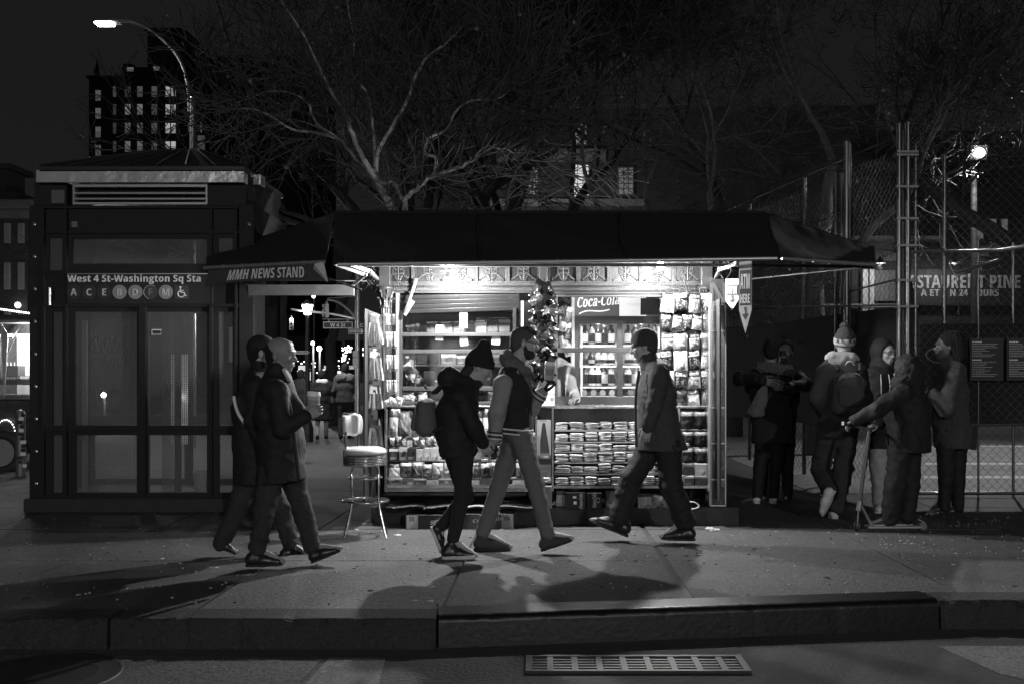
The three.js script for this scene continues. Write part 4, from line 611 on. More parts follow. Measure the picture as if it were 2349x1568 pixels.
// hair, hats, beards, glasses in the frame of a head
function shell(o, name, m, build, cuts, cell = 0.0065, post) { const f = new Field(), a = (x, y, z) => o.H.at(x, y, z, o.hs); build(f, a, o.hs, o.H); for (const [p, n] of cuts ?? []) f.cut(a(...p), o.H.f.clone().multiplyScalar(n[0]).addScaledVector(o.H.u, n[1]).addScaledVector(o.H.r, n[2] ?? 0).normalize()); if (post) f.post = post; return put(f.mesh(cell), name, m, o); }
const cranium = (f, a, s, H, g) => f.ell(a(-0.018, 0.038, 0), (0.1 + g) * s, (0.09 + g) * s, (0.078 + g) * s, H.f, H.u, H.r, 0.02);
function hairCap(o, m, g = 0.008, cell, lump = 0.008) { return shell(o, 'hair', m, (f, a, s, H) => { cranium(f, a, s, H, g); f.ell(a(-0.06, -0.02, 0), 0.055 * s, 0.07 * s, 0.07 * s, H.f, H.u, H.r, 0.03); }, [[[0.05, 0.045, 0], [0.9, -0.45]], [[-0.02, -0.075, 0], [0.3, -0.95]], [[0.01, 0.0, 0], [0.75, -0.75]]], cell, (x, y, z) => lump * (noise3(x * 70, y * 70, z * 70, 2) - 0.5)); }
function beanie(o, m, tall = 0.03, g = 0.016, slouch = 0, band) {
  const b = shell(o, 'beanie', m, (f, a, s, H) => { cranium(f, a, s, H, g); f.cap(a(-0.02, 0.06, 0), a(-0.02 - slouch, 0.09 + tall, 0), 0.075 * s, 0.055 * s, 0.05); }, [[[0.0, 0.018, 0], [0.22, -0.97]]], 0.0065, (x, y, z) => 0.006 * (noise3(x * 40, y * 40, z * 40, 4) - 0.5));
  shell(o, 'beanie_fold', band ?? m, (f, a, s, H) => f.ell(a(-0.017, 0.036, 0), (0.1 + g + 0.009) * s, (0.1 + g) * s, (0.078 + g + 0.009) * s, H.f, H.u, H.r, 0.02), [[[0.0, 0.0, 0], [0.22, -0.97]], [[0, 0.066, 0], [-0.22, 0.97]]], 0.0065); return b;
}
function glasses(o) { const a = (x, y, z) => o.H.at(x, y, z, o.hs), b = new MB(); for (const e of [-1, 1]) { const ring = []; for (let i = 0; i <= 12; i++) { const t = i / 12 * Math.PI * 2; ring.push(a(0.103 - 0.012 * Math.abs(Math.cos(t)) , 0.006 + 0.018 * Math.sin(t), e * (0.034 + 0.024 * Math.cos(t)))); } b.tube(ring, 0.0026, 5, 24); b.tube([a(0.092, 0.012, e * 0.058), a(0.05, 0.012, e * 0.078), a(-0.01, 0.014, e * 0.085), a(-0.03, 0.004, e * 0.083)], 0.0028, 5, 10); } b.tube([a(0.106, 0.012, -0.012), a(0.11, 0.015, 0), a(0.106, 0.012, 0.012)], 0.0026, 5, 6); return b.build('glasses', MT.blackPlastic, o); }
// ================= THE PEOPLE =================
function cup(px, py, d, h, label, tilt = 0) {
  const p = P(px, py, d), o = thing('paper_cup', label, 'cup', p); o.rotation.z = tilt; o.base = p.clone();
  const r = h * 0.34, b = new MB().lathe([[0, -h / 2], [r * 0.72, -h / 2], [r * 0.98, h / 2 - 0.01], [r * 0.9, h / 2 - 0.01], [r * 0.66, -h / 2 + 0.01]], p.x, p.y, p.z, 24); b.build('cup_body', mat(0.4, 0.7), o);
  new MB().lathe([[0, h / 2 + 0.012], [r * 0.82, h / 2 + 0.012], [r * 0.86, h / 2 + 0.02], [r * 0.95, h / 2 + 0.02], [r * 1.06, h / 2 - 0.004], [r * 1.06, h / 2 - 0.012], [r, h / 2 - 0.012]], p.x, p.y, p.z, 24).build('lid', mat(0.75, 0.45), o);
  new MB().lathe([[r * 0.83, -h * 0.2], [r * 0.95, h * 0.22], [r * 0.93, h * 0.22], [r * 0.81, -h * 0.2]].map(([a, y]) => [a * 1.04, y]), p.x, p.y, p.z, 24).build('sleeve', mat(0.25, 0.85), o); return o;
}
function backpack(name, label, c, L, N, w, h, t, m, o2 = {}) {   // c centre, L lateral, N outward from the back
  const o = thing(name, label, 'bag', c.clone().add(new V3(0, -h / 2, 0))), f = new Field(), U = UP;
  const at = (a, b, e) => c.clone().addScaledVector(L, a).addScaledVector(U, b).addScaledVector(N, e);
  f.flat(at(0, -h / 2 + w * 0.5, 0), at(0, h / 2 - w * 0.55, 0), w / 2, t / 2, w / 2 * 0.92, t / 2 * 0.85, L, N, 0.05); f.cap(at(-w * 0.3, -h / 2 + 0.08, 0), at(w * 0.3, -h / 2 + 0.08, 0), 0.07, 0.07, 0.08); f.post = folds(0.012, 14, 12, 9); put(f.mesh(0.011), 'pack', m, o);
  const p = new Field(); p.flat(at(0, -h * 0.25, t * 0.42), at(0, h * 0.02, t * 0.38), w * 0.36, t * 0.2, w * 0.34, t * 0.15, L, N, 0.03); p.post = folds(0.008, 20, 14, 4); put(p.mesh(0.01), 'pocket', m, o);
  for (const s of [-1, 1]) new MB().tube([at(s * w * 0.3, h * 0.36, -t * 0.3), at(s * w * 0.34, h * 0.5, -t * 0.75), at(s * w * 0.36, h * 0.3, -t * 1.6), at(s * w * 0.4, -h * 0.25, -t * 1.2), at(s * w * 0.42, -h * 0.38, -t * 0.3)], 0.016, 6, 20).build('strap', o2.strap ?? m, o);
  new MB().tube([at(-0.04, h * 0.47, 0), at(-0.02, h * 0.53, 0.01), at(0.02, h * 0.53, 0.01), at(0.04, h * 0.47, 0)], 0.008, 6, 12).build('loop', o2.loop ?? m, o); new MB().tube([at(-w * 0.4, h * 0.1, t * 0.3), at(-w * 0.2, h * 0.3, t * 0.44), at(w * 0.2, h * 0.3, t * 0.44), at(w * 0.4, h * 0.1, t * 0.3)], 0.004, 4, 20).build('zip', MT.steel, o); return o;
}
{ // 1: man in a dark cap behind the bald man
  const o = person({ label: 'person in a dark cap striding behind the man with coffee', D: 7.6, base: [590, 1275], yaw: 0, head: [604, 810], hyaw: 8, pitch: -4, neck: [597, 852], skin: CL.skinA,
    torso: [[590, 878, 0, 0.2, 0.11], [583, 935, 0, 0.215, 0.155], [584, 1010, 0, 0.2, 0.155], [592, 1115, 0, 0.21, 0.17]], arms: [{ s: [592, 888, 0.18], e: [580, 965, 0.22], w: [605, 1030, 0.2] }, { s: [592, 888, -0.18], e: [610, 965, -0.2], w: [650, 1010, -0.18] }],
    legs: [{ h: [572, 1098, 0.05], k: [542, 1172, 0.05], a: [507, 1244, 0.05], heel: [491, 1250, 0.05], toe: [542, 1272, 0.05] }, { h: [604, 1098, -0.08], k: [646, 1167, -0.08], a: [664, 1245, -0.08], heel: [643, 1283, -0.08], toe: [712, 1282, -0.08] }],
    coat: { m: CL.black, hem: [590, 1108], collar: [598, 850], rise: 0.28, cr: 0.085 }, trousers: { m: CL.darkDenim }, shoe: CL.shoe });
  hairCap(o, CL.hair);
  shell(o, 'cap', CL.black, (f, a, s, H) => { cranium(f, a, s, H, 0.014); f.flat(a(0.06, 0.062, 0), a(0.15, 0.045, 0), 0.07 * s, 0.008, 0.055 * s, 0.006, H.r, H.u, 0.015); }, [[[0.0, 0.035, 0], [0.12, -0.99]]]);
  const c = P(549, 950, 7.55), bg = thing('shoulder_bag', 'shoulder bag with a pale edge on the back of the capped person', 'bag', c); const f = new Field(), fw = new V3(1, 0, 0); f.flat(P(556, 915, 7.5), P(566, 975, 7.5), 0.13, 0.055, 0.12, 0.05, new V3(0, 0, 1), fw, 0.04); f.post = folds(0.012, 16, 12, 2); put(f.mesh(0.011), 'pack', CL.black, bg);
  new MB().tube([P(536, 908, 7.36), P(540, 930, 7.355), P(549, 953, 7.355), P(566, 975, 7.36)], 0.013, 6, 16).build('edging', CL.white, bg); new MB().tube([P(560, 912, 7.45), P(575, 885, 7.4), P(600, 872, 7.4)], 0.014, 6, 12).build('strap', CL.black, bg);
}
{ // 2: bald man with coffee
  const o = person({ label: 'bald person in a long dark coat carrying a coffee cup', D: 7.15, base: [640, 1300], yaw: 0, head: [645, 815], hyaw: -12, pitch: -2, hs: 1.02, neck: [634, 862], skin: CL.skinB, bald: true,
    torso: [[632, 890, 0, 0.2, 0.115], [638, 945, 0, 0.215, 0.15], [645, 1015, 0, 0.2, 0.15], [650, 1107, 0, 0.215, 0.165]], arms: [{ s: [636, 898, 0.19], e: [648, 985, 0.24], w: [698, 957, 0.22], f: [736, 935, 0.2], palm: [0.15, 0.1, -1], curl: [0.5, 0.55, 0.6, 0.65, 0.4] }, { s: [634, 898, -0.19], e: [622, 985, -0.22], w: [640, 1050, -0.2] }],
    legs: [{ h: [626, 1080, 0.09], k: [607, 1172, 0.1], a: [590, 1258, 0.1], heel: [563, 1299, 0.1], toe: [650, 1296, 0.1] }, { h: [664, 1080, -0.09], k: [692, 1165, -0.08], a: [716, 1252, -0.06], heel: [714, 1292, -0.05], toe: [782, 1264, -0.05] }],
    coat: { m: CL.black, hem: [648, 1104], hemN: [0.12, -1, 0], collar: [636, 862], rise: 0.3, cr: 0.088, extra: [[[640, 880, 0.0], [692, 955, 0.12], 0.08, 0.05]] }, trousers: { m: CL.darkDenim, fold: 0.02 }, shoe: CL.shoe });
  shell(o, 'hair', CL.hair, (f, a, s, H) => { cranium(f, a, s, H, 0.0025); f.ell(a(-0.06, -0.02, 0), 0.05 * s, 0.065 * s, 0.067 * s, H.f, H.u, H.r, 0.03); }, [[[-0.03, 0.02, 0], [0.7, 0.7]], [[-0.02, -0.06, 0], [0.3, -0.95]], [[0.0, 0.0, 0], [0.8, -0.6]]], 0.006);
  new MB().tube([P(634, 872, 6.98), P(655, 905, 6.97), P(668, 950, 6.97), P(676, 1010, 6.98), P(686, 1098, 6.97)], 0.014, 6, 24).build('coat_edge', CL.leather, o); put((() => { const f = new Field(); f.flat(P(652, 848, 7.08), P(664, 872, 7.08), 0.05, 0.016, 0.03, 0.016, o.lat, o.fw, 0.02); return f.mesh(0.008); })(), 'shirt_collar', CL.pale, o);
  cup(718, 926, 6.985, 0.135, 'paper coffee cup with white lid held by the bald person', -0.06);
}
{ // 3: woman in a tall beanie
  const o = person({ label: 'person in a tall black beanie looking down, wearing leggings', D: 7.5, base: [1050, 1282], yaw: 0, head: [1101, 842], hyaw: 4, pitch: -24, hs: 0.94, neck: [1076, 880], skin: CL.skinA, s: 0.92,
    torso: [[1062, 900, 0, 0.17, 0.11], [1050, 945, 0, 0.18, 0.155], [1046, 995, 0, 0.165, 0.145], [1050, 1045, 0, 0.175, 0.14]], arms: [{ s: [1058, 912, 0.16], e: [1086, 978, 0.19], w: [1108, 1014, 0.12], f: [1124, 1046, 0.08], palm: [0, 0.2, -1], curl: 0.55 }, { s: [1058, 912, -0.16], e: [1072, 985, -0.18], w: [1082, 1030, -0.17] }],
    legs: [{ h: [1060, 1046, 0.07], k: [1062, 1128, 0.08], a: [1039, 1238, 0.07], heel: [1013, 1282, 0.07], toe: [1093, 1281, 0.07] }, { h: [1046, 1046, -0.07], k: [1068, 1138, -0.06], a: [1013, 1205, -0.05], heel: [986, 1208, -0.05], toe: [1011, 1272, -0.05] }],
    coat: { m: CL.black, hem: [1050, 1046], extra: [[[1030, 868], [1060, 885], 0.095, 0.1, 0.06], [[1078, 880], [1096, 872], 0.07, 0.05, 0.04]], arm: [0.07, 0.058, 0.05] }, trousers: { m: CL.blackWool, r: [0.088, 0.062, 0.046], fold: 0.004, hip: 0.165, hipT: 0.13, cut: [1040, 1240] }, shoe: CL.shoe, sole: CL.sole, soleT: 0.034, laces: CL.darkGrey, fold: 0.018 });
  beanie(o, CL.knit, 0.075, 0.014, 0.02); shell(o, 'hair', CL.hairBrown, (f, a, s) => f.cap(a(-0.06, -0.03, 0), a(-0.1, -0.13, 0.02), 0.06 * s, 0.04 * s, 0.03), []);
  backpack('backpack', 'grey backpack on the person in the tall black beanie', P(978, 945, 7.5), new V3(0, 0, 1), new V3(-1, -0.12, 0).normalize(), 0.3, 0.38, 0.19, CL.midGrey, { strap: CL.black });
}
{ // 4: man in a varsity jacket
  const o = person({ label: 'bearded person with glasses in a varsity jacket and grey jeans', D: 7.75, base: [1190, 1264], yaw: 0, head: [1203, 787], hyaw: 2, pitch: -7, hs: 0.97, neck: [1184, 840], skin: CL.skinA,
    torso: [[1172, 864, 0, 0.2, 0.1], [1178, 908, 0, 0.205, 0.135], [1181, 960, 0, 0.17, 0.13], [1183, 998, 0, 0.165, 0.125]], arms: [{ s: [1155, 880, 0.17], e: [1141, 945, 0.22], w: [1133, 1006, 0.2], f: [1124, 1046, 0.17], palm: [0.3, 0.1, -1], curl: 0.5, glove: CL.black }, { s: [1192, 880, -0.15], e: [1214, 942, -0.13], w: [1243, 899, -0.1], f: [1259, 864, -0.1], palm: [0.75, 0.35, -0.3], curl: 0.75, thumb: [0, 0, 1], glove: CL.black }],
    legs: [{ h: [1196, 1002, 0.08], k: [1228, 1110, 0.09], a: [1255, 1222, 0.08], heel: [1242, 1264, 0.08], toe: [1314, 1240, 0.08] }, { h: [1178, 1002, -0.08], k: [1143, 1118, -0.08], a: [1109, 1218, -0.08], heel: [1087, 1262, -0.08], toe: [1173, 1261, -0.08] }],
    coat: { m: CL.blackWool, name: 'jacket', sleeve: CL.grey, hem: [1180, 997], hemN: [-0.1, -1, 0], arm: [0.078, 0.064, 0.05] }, trousers: { m: CL.denim, r: [0.092, 0.068, 0.06], fold: 0.016 }, shoe: CL.shoeSuede, boot: 1.0, laces: CL.darkGrey });
  const hood = new Field(), J = o.J; hood.cap(J([1163, 820]), J([1176, 836]), 0.062, 0.08, 0.04).cap(J([1176, 838, 0.05]), J([1208, 850, 0.03]), 0.075, 0.045, 0.04).cap(J([1176, 838, -0.05]), J([1208, 850, -0.03]), 0.075, 0.045, 0.04).cap(J([1208, 850]), J([1212, 905]), 0.04, 0.03, 0.03); hood.post = folds(0.02, 26, 22, 8); put(hood.mesh(0.009), 'hood', CL.midGrey, o);
  const rib = (name, a, b, r0, r1, flatW) => { const u = J(b).sub(J(a)); for (const t of [0.2, 0.42, 0.64, 0.86]) { const c = J(a).addScaledVector(u, t), g = new THREE.TorusGeometry(1, 0.1, 6, 40); const r = r0 + (r1 - r0) * t; g.scale(flatW ? flatW : r, r, 0.055); const n = u.clone().normalize(); g.applyMatrix4(M4().makeRotationFromQuaternion(new THREE.Quaternion().setFromUnitVectors(new V3(0, 0, 1), n)).setPosition(c)); put(g, name, t === 0.42 || t === 0.86 ? CL.white : CL.blackWool, o); } };
  rib('cuff_stripe', [1135, 986, 0.2], [1133, 1008, 0.2], 0.058, 0.055); rib('cuff_stripe', [1231, 917, -0.11], [1243, 899, -0.1], 0.056, 0.054);
  { const Hn = (y, k) => { const b = new MB(), n = 40, pts = []; for (let i = 0; i < n; i++) { const a = i / n * Math.PI * 2; pts.push(J([1182, y]).addScaledVector(o.fw, Math.cos(a) * 0.139).addScaledVector(o.lat, Math.sin(a) * 0.178).add(new V3(0, Math.cos(a) * -0.012, 0))); } b.tube(pts, 0.0075, 5, 60, true); b.build('hem_stripe', CL.white, o); }; Hn(983); Hn(993); }
  hairCap(o, mat(0.1, 0.9, { tex: T.knit, size: 0.04 }), 0.002, 0.006, 0.004);
  shell(o, 'hair', CL.hairBrown, (f, a, s, H) => { f.ell(a(0.01, 0.095, 0), 0.085 * s, 0.042 * s, 0.06 * s, H.f, H.u, H.r, 0.03); }, [[[0, 0.07, 0], [0, -1]]], 0.006, (x, y, z) => 0.012 * (noise3(x * 60, y * 60, z * 60, 2) - 0.5));
  shell(o, 'beard', CL.hairBrown, (f, a, s, H) => { f.ell(a(0.042, -0.08, 0), 0.062 * s, 0.05 * s, 0.06 * s, H.f, H.u, H.r, 0.02); f.cap(a(0.0, -0.02, 0.066), a(0.03, -0.08, 0.05), 0.014 * s, 0.02 * s, 0.02).cap(a(0.0, -0.02, -0.066), a(0.03, -0.08, -0.05), 0.014 * s, 0.02 * s, 0.02); f.cap(a(0.098, -0.046, -0.022), a(0.098, -0.046, 0.022), 0.0075 * s, 0.0075 * s, 0.01); }, [], 0.006, (x, y, z) => 0.01 * (noise3(x * 80, y * 80, z * 80, 2) - 0.5));
  { const f = new Field(); f.cap(o.J([1176, 930, 0.14]), o.J([1183, 956, 0.14]), 0.022, 0.03, 0.01); put(f.mesh(0.006), 'pocket_trim', CL.grey, o); }
  glasses(o);
  cup(1260, 853, 7.86, 0.125, 'pale paper cup held up by the bearded person with glasses', -0.12);
}
{ // 5: old man walking the other way
  const o = person({ label: 'older person in a flat knit cap walking left past the magazines', D: 8.25, base: [1500, 1240], yaw: 180, head: [1476, 795], hyaw: 178, pitch: -10, hs: 0.98, neck: [1490, 835], skin: CL.skinA,
    torso: [[1506, 852, 0, 0.2, 0.115], [1507, 905, 0, 0.215, 0.155], [1510, 970, 0, 0.2, 0.17], [1518, 1040, 0, 0.21, 0.215]], arms: [{ s: [1510, 868, 0.18], e: [1500, 932, 0.23], w: [1487, 978, 0.21], f: [1477, 1013, 0.19], palm: [0.3, 0.2, -1], curl: 0.45 }, { s: [1506, 868, -0.18], e: [1490, 930, -0.2], w: [1475, 985, -0.18] }],
    legs: [{ h: [1498, 1018, -0.08], k: [1450, 1095, -0.06], a: [1419, 1188, -0.05], heel: [1440, 1231, -0.05], toe: [1357, 1198, -0.05] }, { h: [1534, 1018, 0.08], k: [1538, 1113, 0.08], a: [1571, 1194, 0.08], heel: [1595, 1239, 0.08], toe: [1516, 1237, 0.08] }],
    coat: { m: CL.darkGrey, hem: [1515, 1031], collar: [1490, 838], rise: 0.3, cr: 0.09, arm: [0.078, 0.066, 0.056] }, trousers: { m: CL.black, r: [0.112, 0.098, 0.088], fold: 0.022 }, shoe: CL.shoe, fold: 0.02 });
  hairCap(o, CL.darkGrey, 0.006); shell(o, 'knit_cap', CL.knitGrey, (f, a, s, H) => { cranium(f, a, s, H, 0.015); f.ell(a(-0.02, 0.085, 0), 0.085 * s, 0.062 * s, 0.072 * s, H.f, H.u, H.r, 0.04); }, [[[0.0, 0.002, 0], [0.2, -0.98]]], 0.0065, (x, y, z) => 0.007 * (noise3(x * 30, y * 30, z * 30, 4) - 0.5)); glasses(o);
  new MB().tube([P(1466, 850, 8.14), P(1459, 900, 8.09), P(1458, 960, 8.06), P(1460, 1025, 8.04)], 0.012, 5, 20).build('coat_edge', CL.darkGrey, o); new MB().tube([P(1497, 852, 8.06), P(1520, 850, 8.1), P(1542, 880, 8.12), P(1552, 930, 8.12)], 0.008, 5, 16).build('coat_seam', CL.darkGrey, o);
}
{ // 6: vendor leaning over inside the serving window
  const o = person({ label: 'vendor in a grey sweater leaning on the counter inside the stand', D: 10.35, base: [1280, 1100], yaw: -30, head: [1262, 778], hyaw: -40, pitch: -20, neck: [1268, 822], skin: CL.skinB, torso: [[1276, 842, 0, 0.2, 0.11], [1278, 890, 0, 0.2, 0.13], [1280, 960, 0, 0.18, 0.13]], arms: [{ s: [1300, 848, 0.12], e: [1312, 900, 0.2], w: [1322, 914, 0.4], f: [1312, 916, 0.5], palm: [0, -1, 0.3], curl: 0.3 }, { s: [1258, 848, -0.05], e: [1245, 900, 0.1], w: [1258, 916, 0.35] }], coat: { m: CL.grey, name: 'sweater', arm: [0.075, 0.066, 0.05] }, cell: 0.014 });
  hairCap(o, CL.hair);
}
{ // 7, 8: couple hugging by the fence
  const w = person({ label: 'person hugging by the fence, seen from behind, curly fur collar and white shoes', D: 10.8, base: [1760, 1155], yaw: 90, head: [1769, 806], hyaw: 80, pitch: 2, neck: [1768, 845], skin: CL.skinB, cell: 0.014, torso: [[1768, 858, 0, 0.19, 0.11], [1768, 905, 0, 0.21, 0.14], [1770, 960, 0, 0.21, 0.14], [1772, 1020, 0, 0.225, 0.15]], arms: [{ s: [1735, 864, 0], e: [1722, 890, -0.2], w: [1750, 880, -0.5] }, { s: [1803, 864, 0], e: [1815, 890, -0.2], w: [1790, 885, -0.5] }],
    legs: [{ h: [1752, 1005], k: [1742, 1078], a: [1737, 1138], heel: [1736, 1155, 0.05], toe: [1734, 1150, -0.2] }, { h: [1785, 1005], k: [1778, 1078], a: [1774, 1138], heel: [1774, 1155, 0.05], toe: [1774, 1150, -0.2] }], coat: { m: CL.blackWool, hem: [1770, 1016] }, trousers: { m: CL.black, r: [0.09, 0.068, 0.055] }, shoe: CL.white, sole: CL.white });
  hairCap(w, CL.hair, 0.01, 0.008); shell(w, 'hair_bun', CL.hair, (f, a, s, H) => f.ell(a(-0.07, 0.09, 0), 0.05, 0.045, 0.05, H.f, H.u, H.r), [], 0.008, (x, y, z) => 0.01 * (noise3(x * 60, y * 60, z * 60, 3) - 0.5));
  { const f = new Field(), pts = []; for (let i = 0; i <= 10; i++) { const a = i / 10 * Math.PI; pts.push(w.J([1780 - 38 * Math.cos(a), 845 - 4 * Math.cos(a), 0.07 + 0.1 * Math.sin(a)])); } for (let i = 0; i < 10; i++) f.cap(pts[i], pts[i + 1], 0.052, 0.052, 0.02); f.post = (x, y, z) => 0.03 * (noise3(x * 45, y * 45, z * 45, 6) - 0.5); put(f.mesh(0.008), 'fur_collar', CL.fur, w); }
  const h = person({ label: 'smiling person facing the camera with arms round the other by the fence', D: 11.2, base: [1790, 1148], yaw: -90, head: [1802, 807], hyaw: -108, pitch: 2, roll: -8, neck: [1796, 848], skin: CL.skinC, cell: 0.014, torso: [[1792, 862, 0, 0.21, 0.12], [1788, 910, 0, 0.21, 0.14], [1786, 990, 0, 0.2, 0.13]], arms: [{ s: [1752, 868, 0.05], e: [1697, 868, 0.32], w: [1748, 872, 0.66], f: [1787, 880, 0.7], palm: [0.2, 0, -1], curl: 0.2, size: 1.05 }, { s: [1832, 868, 0.05], e: [1850, 882, 0.35], w: [1806, 888, 0.68], f: [1768, 884, 0.74], palm: [-0.2, 0, -1], curl: 0.2 }],
    legs: [{ h: [1768, 1005], k: [1766, 1075], a: [1762, 1135], heel: [1762, 1146, -0.1], toe: [1758, 1150, 0.14] }, { h: [1806, 1005], k: [1806, 1075], a: [1806, 1135], heel: [1806, 1146, -0.1], toe: [1808, 1150, 0.14] }], coat: { m: CL.black, arm: [0.08, 0.072, 0.06] }, trousers: { m: CL.black } });
  hairCap(h, CL.hair, 0.006, 0.008);
  new MB().tube([h.H.at(0.095, -0.058, -0.024), h.H.at(0.102, -0.066, 0), h.H.at(0.095, -0.058, 0.024)], 0.006, 5, 8).build('teeth', CL.white, h);
  const bag = thing('tote_bag', 'grey cloth bag hanging from the arm of the hugging person', 'bag', P(1738, 960, 10.55)), f = new Field(); f.flat(P(1752, 890, 10.56), P(1736, 945, 10.56), 0.05, 0.03, 0.11, 0.05, new V3(1, 0, 0), new V3(0, 0, 1), 0.04); f.post = folds(0.02, 12, 26, 4); put(f.mesh(0.011), 'pouch', CL.midGrey, bag); new MB().tube([P(1752, 892, 10.56), P(1756, 872, 10.52), P(1750, 866, 10.5)], 0.01, 5, 10).build('strap', CL.midGrey, bag);
}
{ // 9: person walking away with pompom beanie and backpack
  const o = person({ label: 'person walking away in lettered pompom beanie and baggy jeans', D: 9.6, base: [1915, 1190], yaw: 80, head: [1937, 789], hyaw: 85, neck: [1932, 830], skin: CL.skinB, cell: 0.013, torso: [[1930, 845, 0, 0.2, 0.12], [1932, 895, 0, 0.2, 0.14], [1928, 945, 0, 0.18, 0.13], [1926, 975, 0, 0.185, 0.13]], arms: [{ s: [1893, 856, 0], e: [1872, 912, 0.06], w: [1888, 950, -0.18] }, { s: [1970, 856, 0], e: [1986, 912, 0.05], w: [1972, 948, -0.18] }],
    legs: [{ h: [1903, 972, 0], k: [1882, 1078, -0.12], a: [1908, 1128, 0.2], heel: [1918, 1126, 0.3], toe: [1888, 1185, 0.22] }, { h: [1945, 972, 0], k: [1936, 1072, -0.02], a: [1918, 1162, 0.02], heel: [1917, 1190, 0.07], toe: [1905, 1187, -0.18] }], coat: { m: mat(0.06, 0.9, { tex: T.cloth, size: 0.1 }), name: 'jacket', hem: [1926, 970], arm: [0.08, 0.068, 0.055] }, trousers: { m: mat(0.04, 0.9, { tex: T.cloth, size: 0.08 }), r: [0.112, 0.092, 0.084], fold: 0.024 }, shoe: CL.white, sole: CL.white });
  beanie(o, CL.knitGrey, 0.02, 0.016, 0, CL.pale); shell(o, 'pompom', CL.knitGrey, (f, a, s, H) => f.ell(a(-0.02, 0.17, 0), 0.045, 0.04, 0.045, H.f, H.u, H.r), [], 0.008, (x, y, z) => 0.02 * (noise3(x * 80, y * 80, z * 80, 3) - 0.5));
  { const b = new MB(); 'RS RAI'.split('').forEach((c, i) => { if (c === ' ') return; const a = (i - 2.6) * 0.34, g = textGeo(c, 0.034, 0.004); g.applyMatrix4(M4().makeRotationY(a)); const n = new V3(Math.sin(a), 0, Math.cos(a)); const q = o.H.c.clone().add(new V3(n.x * 0.115, 0.008 - i * 0.002, n.z * 0.147 + 0.006)); g.translate(q.x, q.y, q.z); b.add(g); }); b.build('lettering', CL.black, o); }
  { const f = new Field(); f.cap(o.J([1910, 815, 0.06]), o.J([1955, 820, 0.06]), 0.05, 0.05, 0.03).cap(o.J([1915, 830, 0.05]), o.J([1952, 834, 0.05]), 0.055, 0.05, 0.03).cap(o.J([1905, 820, -0.06]), o.J([1960, 822, -0.06]), 0.05, 0.05, 0.03); f.post = folds(0.018, 26, 10, 4); put(f.mesh(0.009), 'scarf', CL.pale, o); }
  backpack('backpack', 'dark backpack with a pale loop on the person in the pompom beanie', P(1950, 894, 9.38), new V3(0.98, 0, 0.17).normalize(), new V3(-0.17, 0, 0.98).normalize(), 0.33, 0.5, 0.2, CL.darkGrey, { loop: CL.pale });
}
{ // 10: hooded person with glasses
  const o = person({ label: 'hooded person with glasses and pale trousers facing the street by the post', D: 10.05, base: [2025, 1176], yaw: -60, head: [2031, 810], hyaw: -62, pitch: -4, neck: [2022, 850], skin: CL.skinA, cell: 0.014, torso: [[2024, 862, 0, 0.2, 0.12], [2024, 915, 0, 0.205, 0.14], [2027, 970, 0, 0.19, 0.14], [2028, 1030, 0, 0.2, 0.14]], arms: [{ s: [1994, 868, 0], e: [1986, 935, 0.03], w: [1998, 990, 0.15] }, { s: [2054, 868, 0], e: [2064, 935, 0.03], w: [2054, 990, 0.12] }],
    legs: [{ h: [2014, 1022, 0.03], k: [2018, 1095, 0.05], a: [2020, 1158, 0.0], heel: [2030, 1172, -0.05], toe: [2012, 1177, 0.2] }, { h: [2042, 1022, -0.05], k: [2044, 1095, -0.03], a: [2046, 1156, -0.05], heel: [2048, 1170, -0.1], toe: [2052, 1175, 0.15] }], coat: { m: CL.black, hem: [2028, 1026] }, trousers: { m: CL.paleDenim, r: [0.105, 0.085, 0.08], fold: 0.026 }, shoe: CL.white, sole: CL.white });
  hairCap(o, CL.hair, 0.006, 0.008); glasses(o);
  shell(o, 'hood', CL.black, (f, a, s, H) => { f.ell(a(-0.04, 0.025, 0), 0.125, 0.135, 0.115, H.f, H.u, H.r, 0.04); f.ell(a(-0.02, -0.13, 0), 0.13, 0.08, 0.13, H.f, H.u, H.r, 0.06); f.ell(a(0.1, -0.005, 0), 0.13, 0.112, 0.086, H.f, H.u, H.r, 0.02, true); }, [], 0.009);
  for (const s of [-1, 1]) new MB().tube([o.J([2030 + s * 9, 858, 0.14]), o.J([2032 + s * 10, 880, 0.16]), o.J([2031 + s * 9, 905, 0.165])], 0.005, 5, 8).build('drawstring', CL.white, o);
}
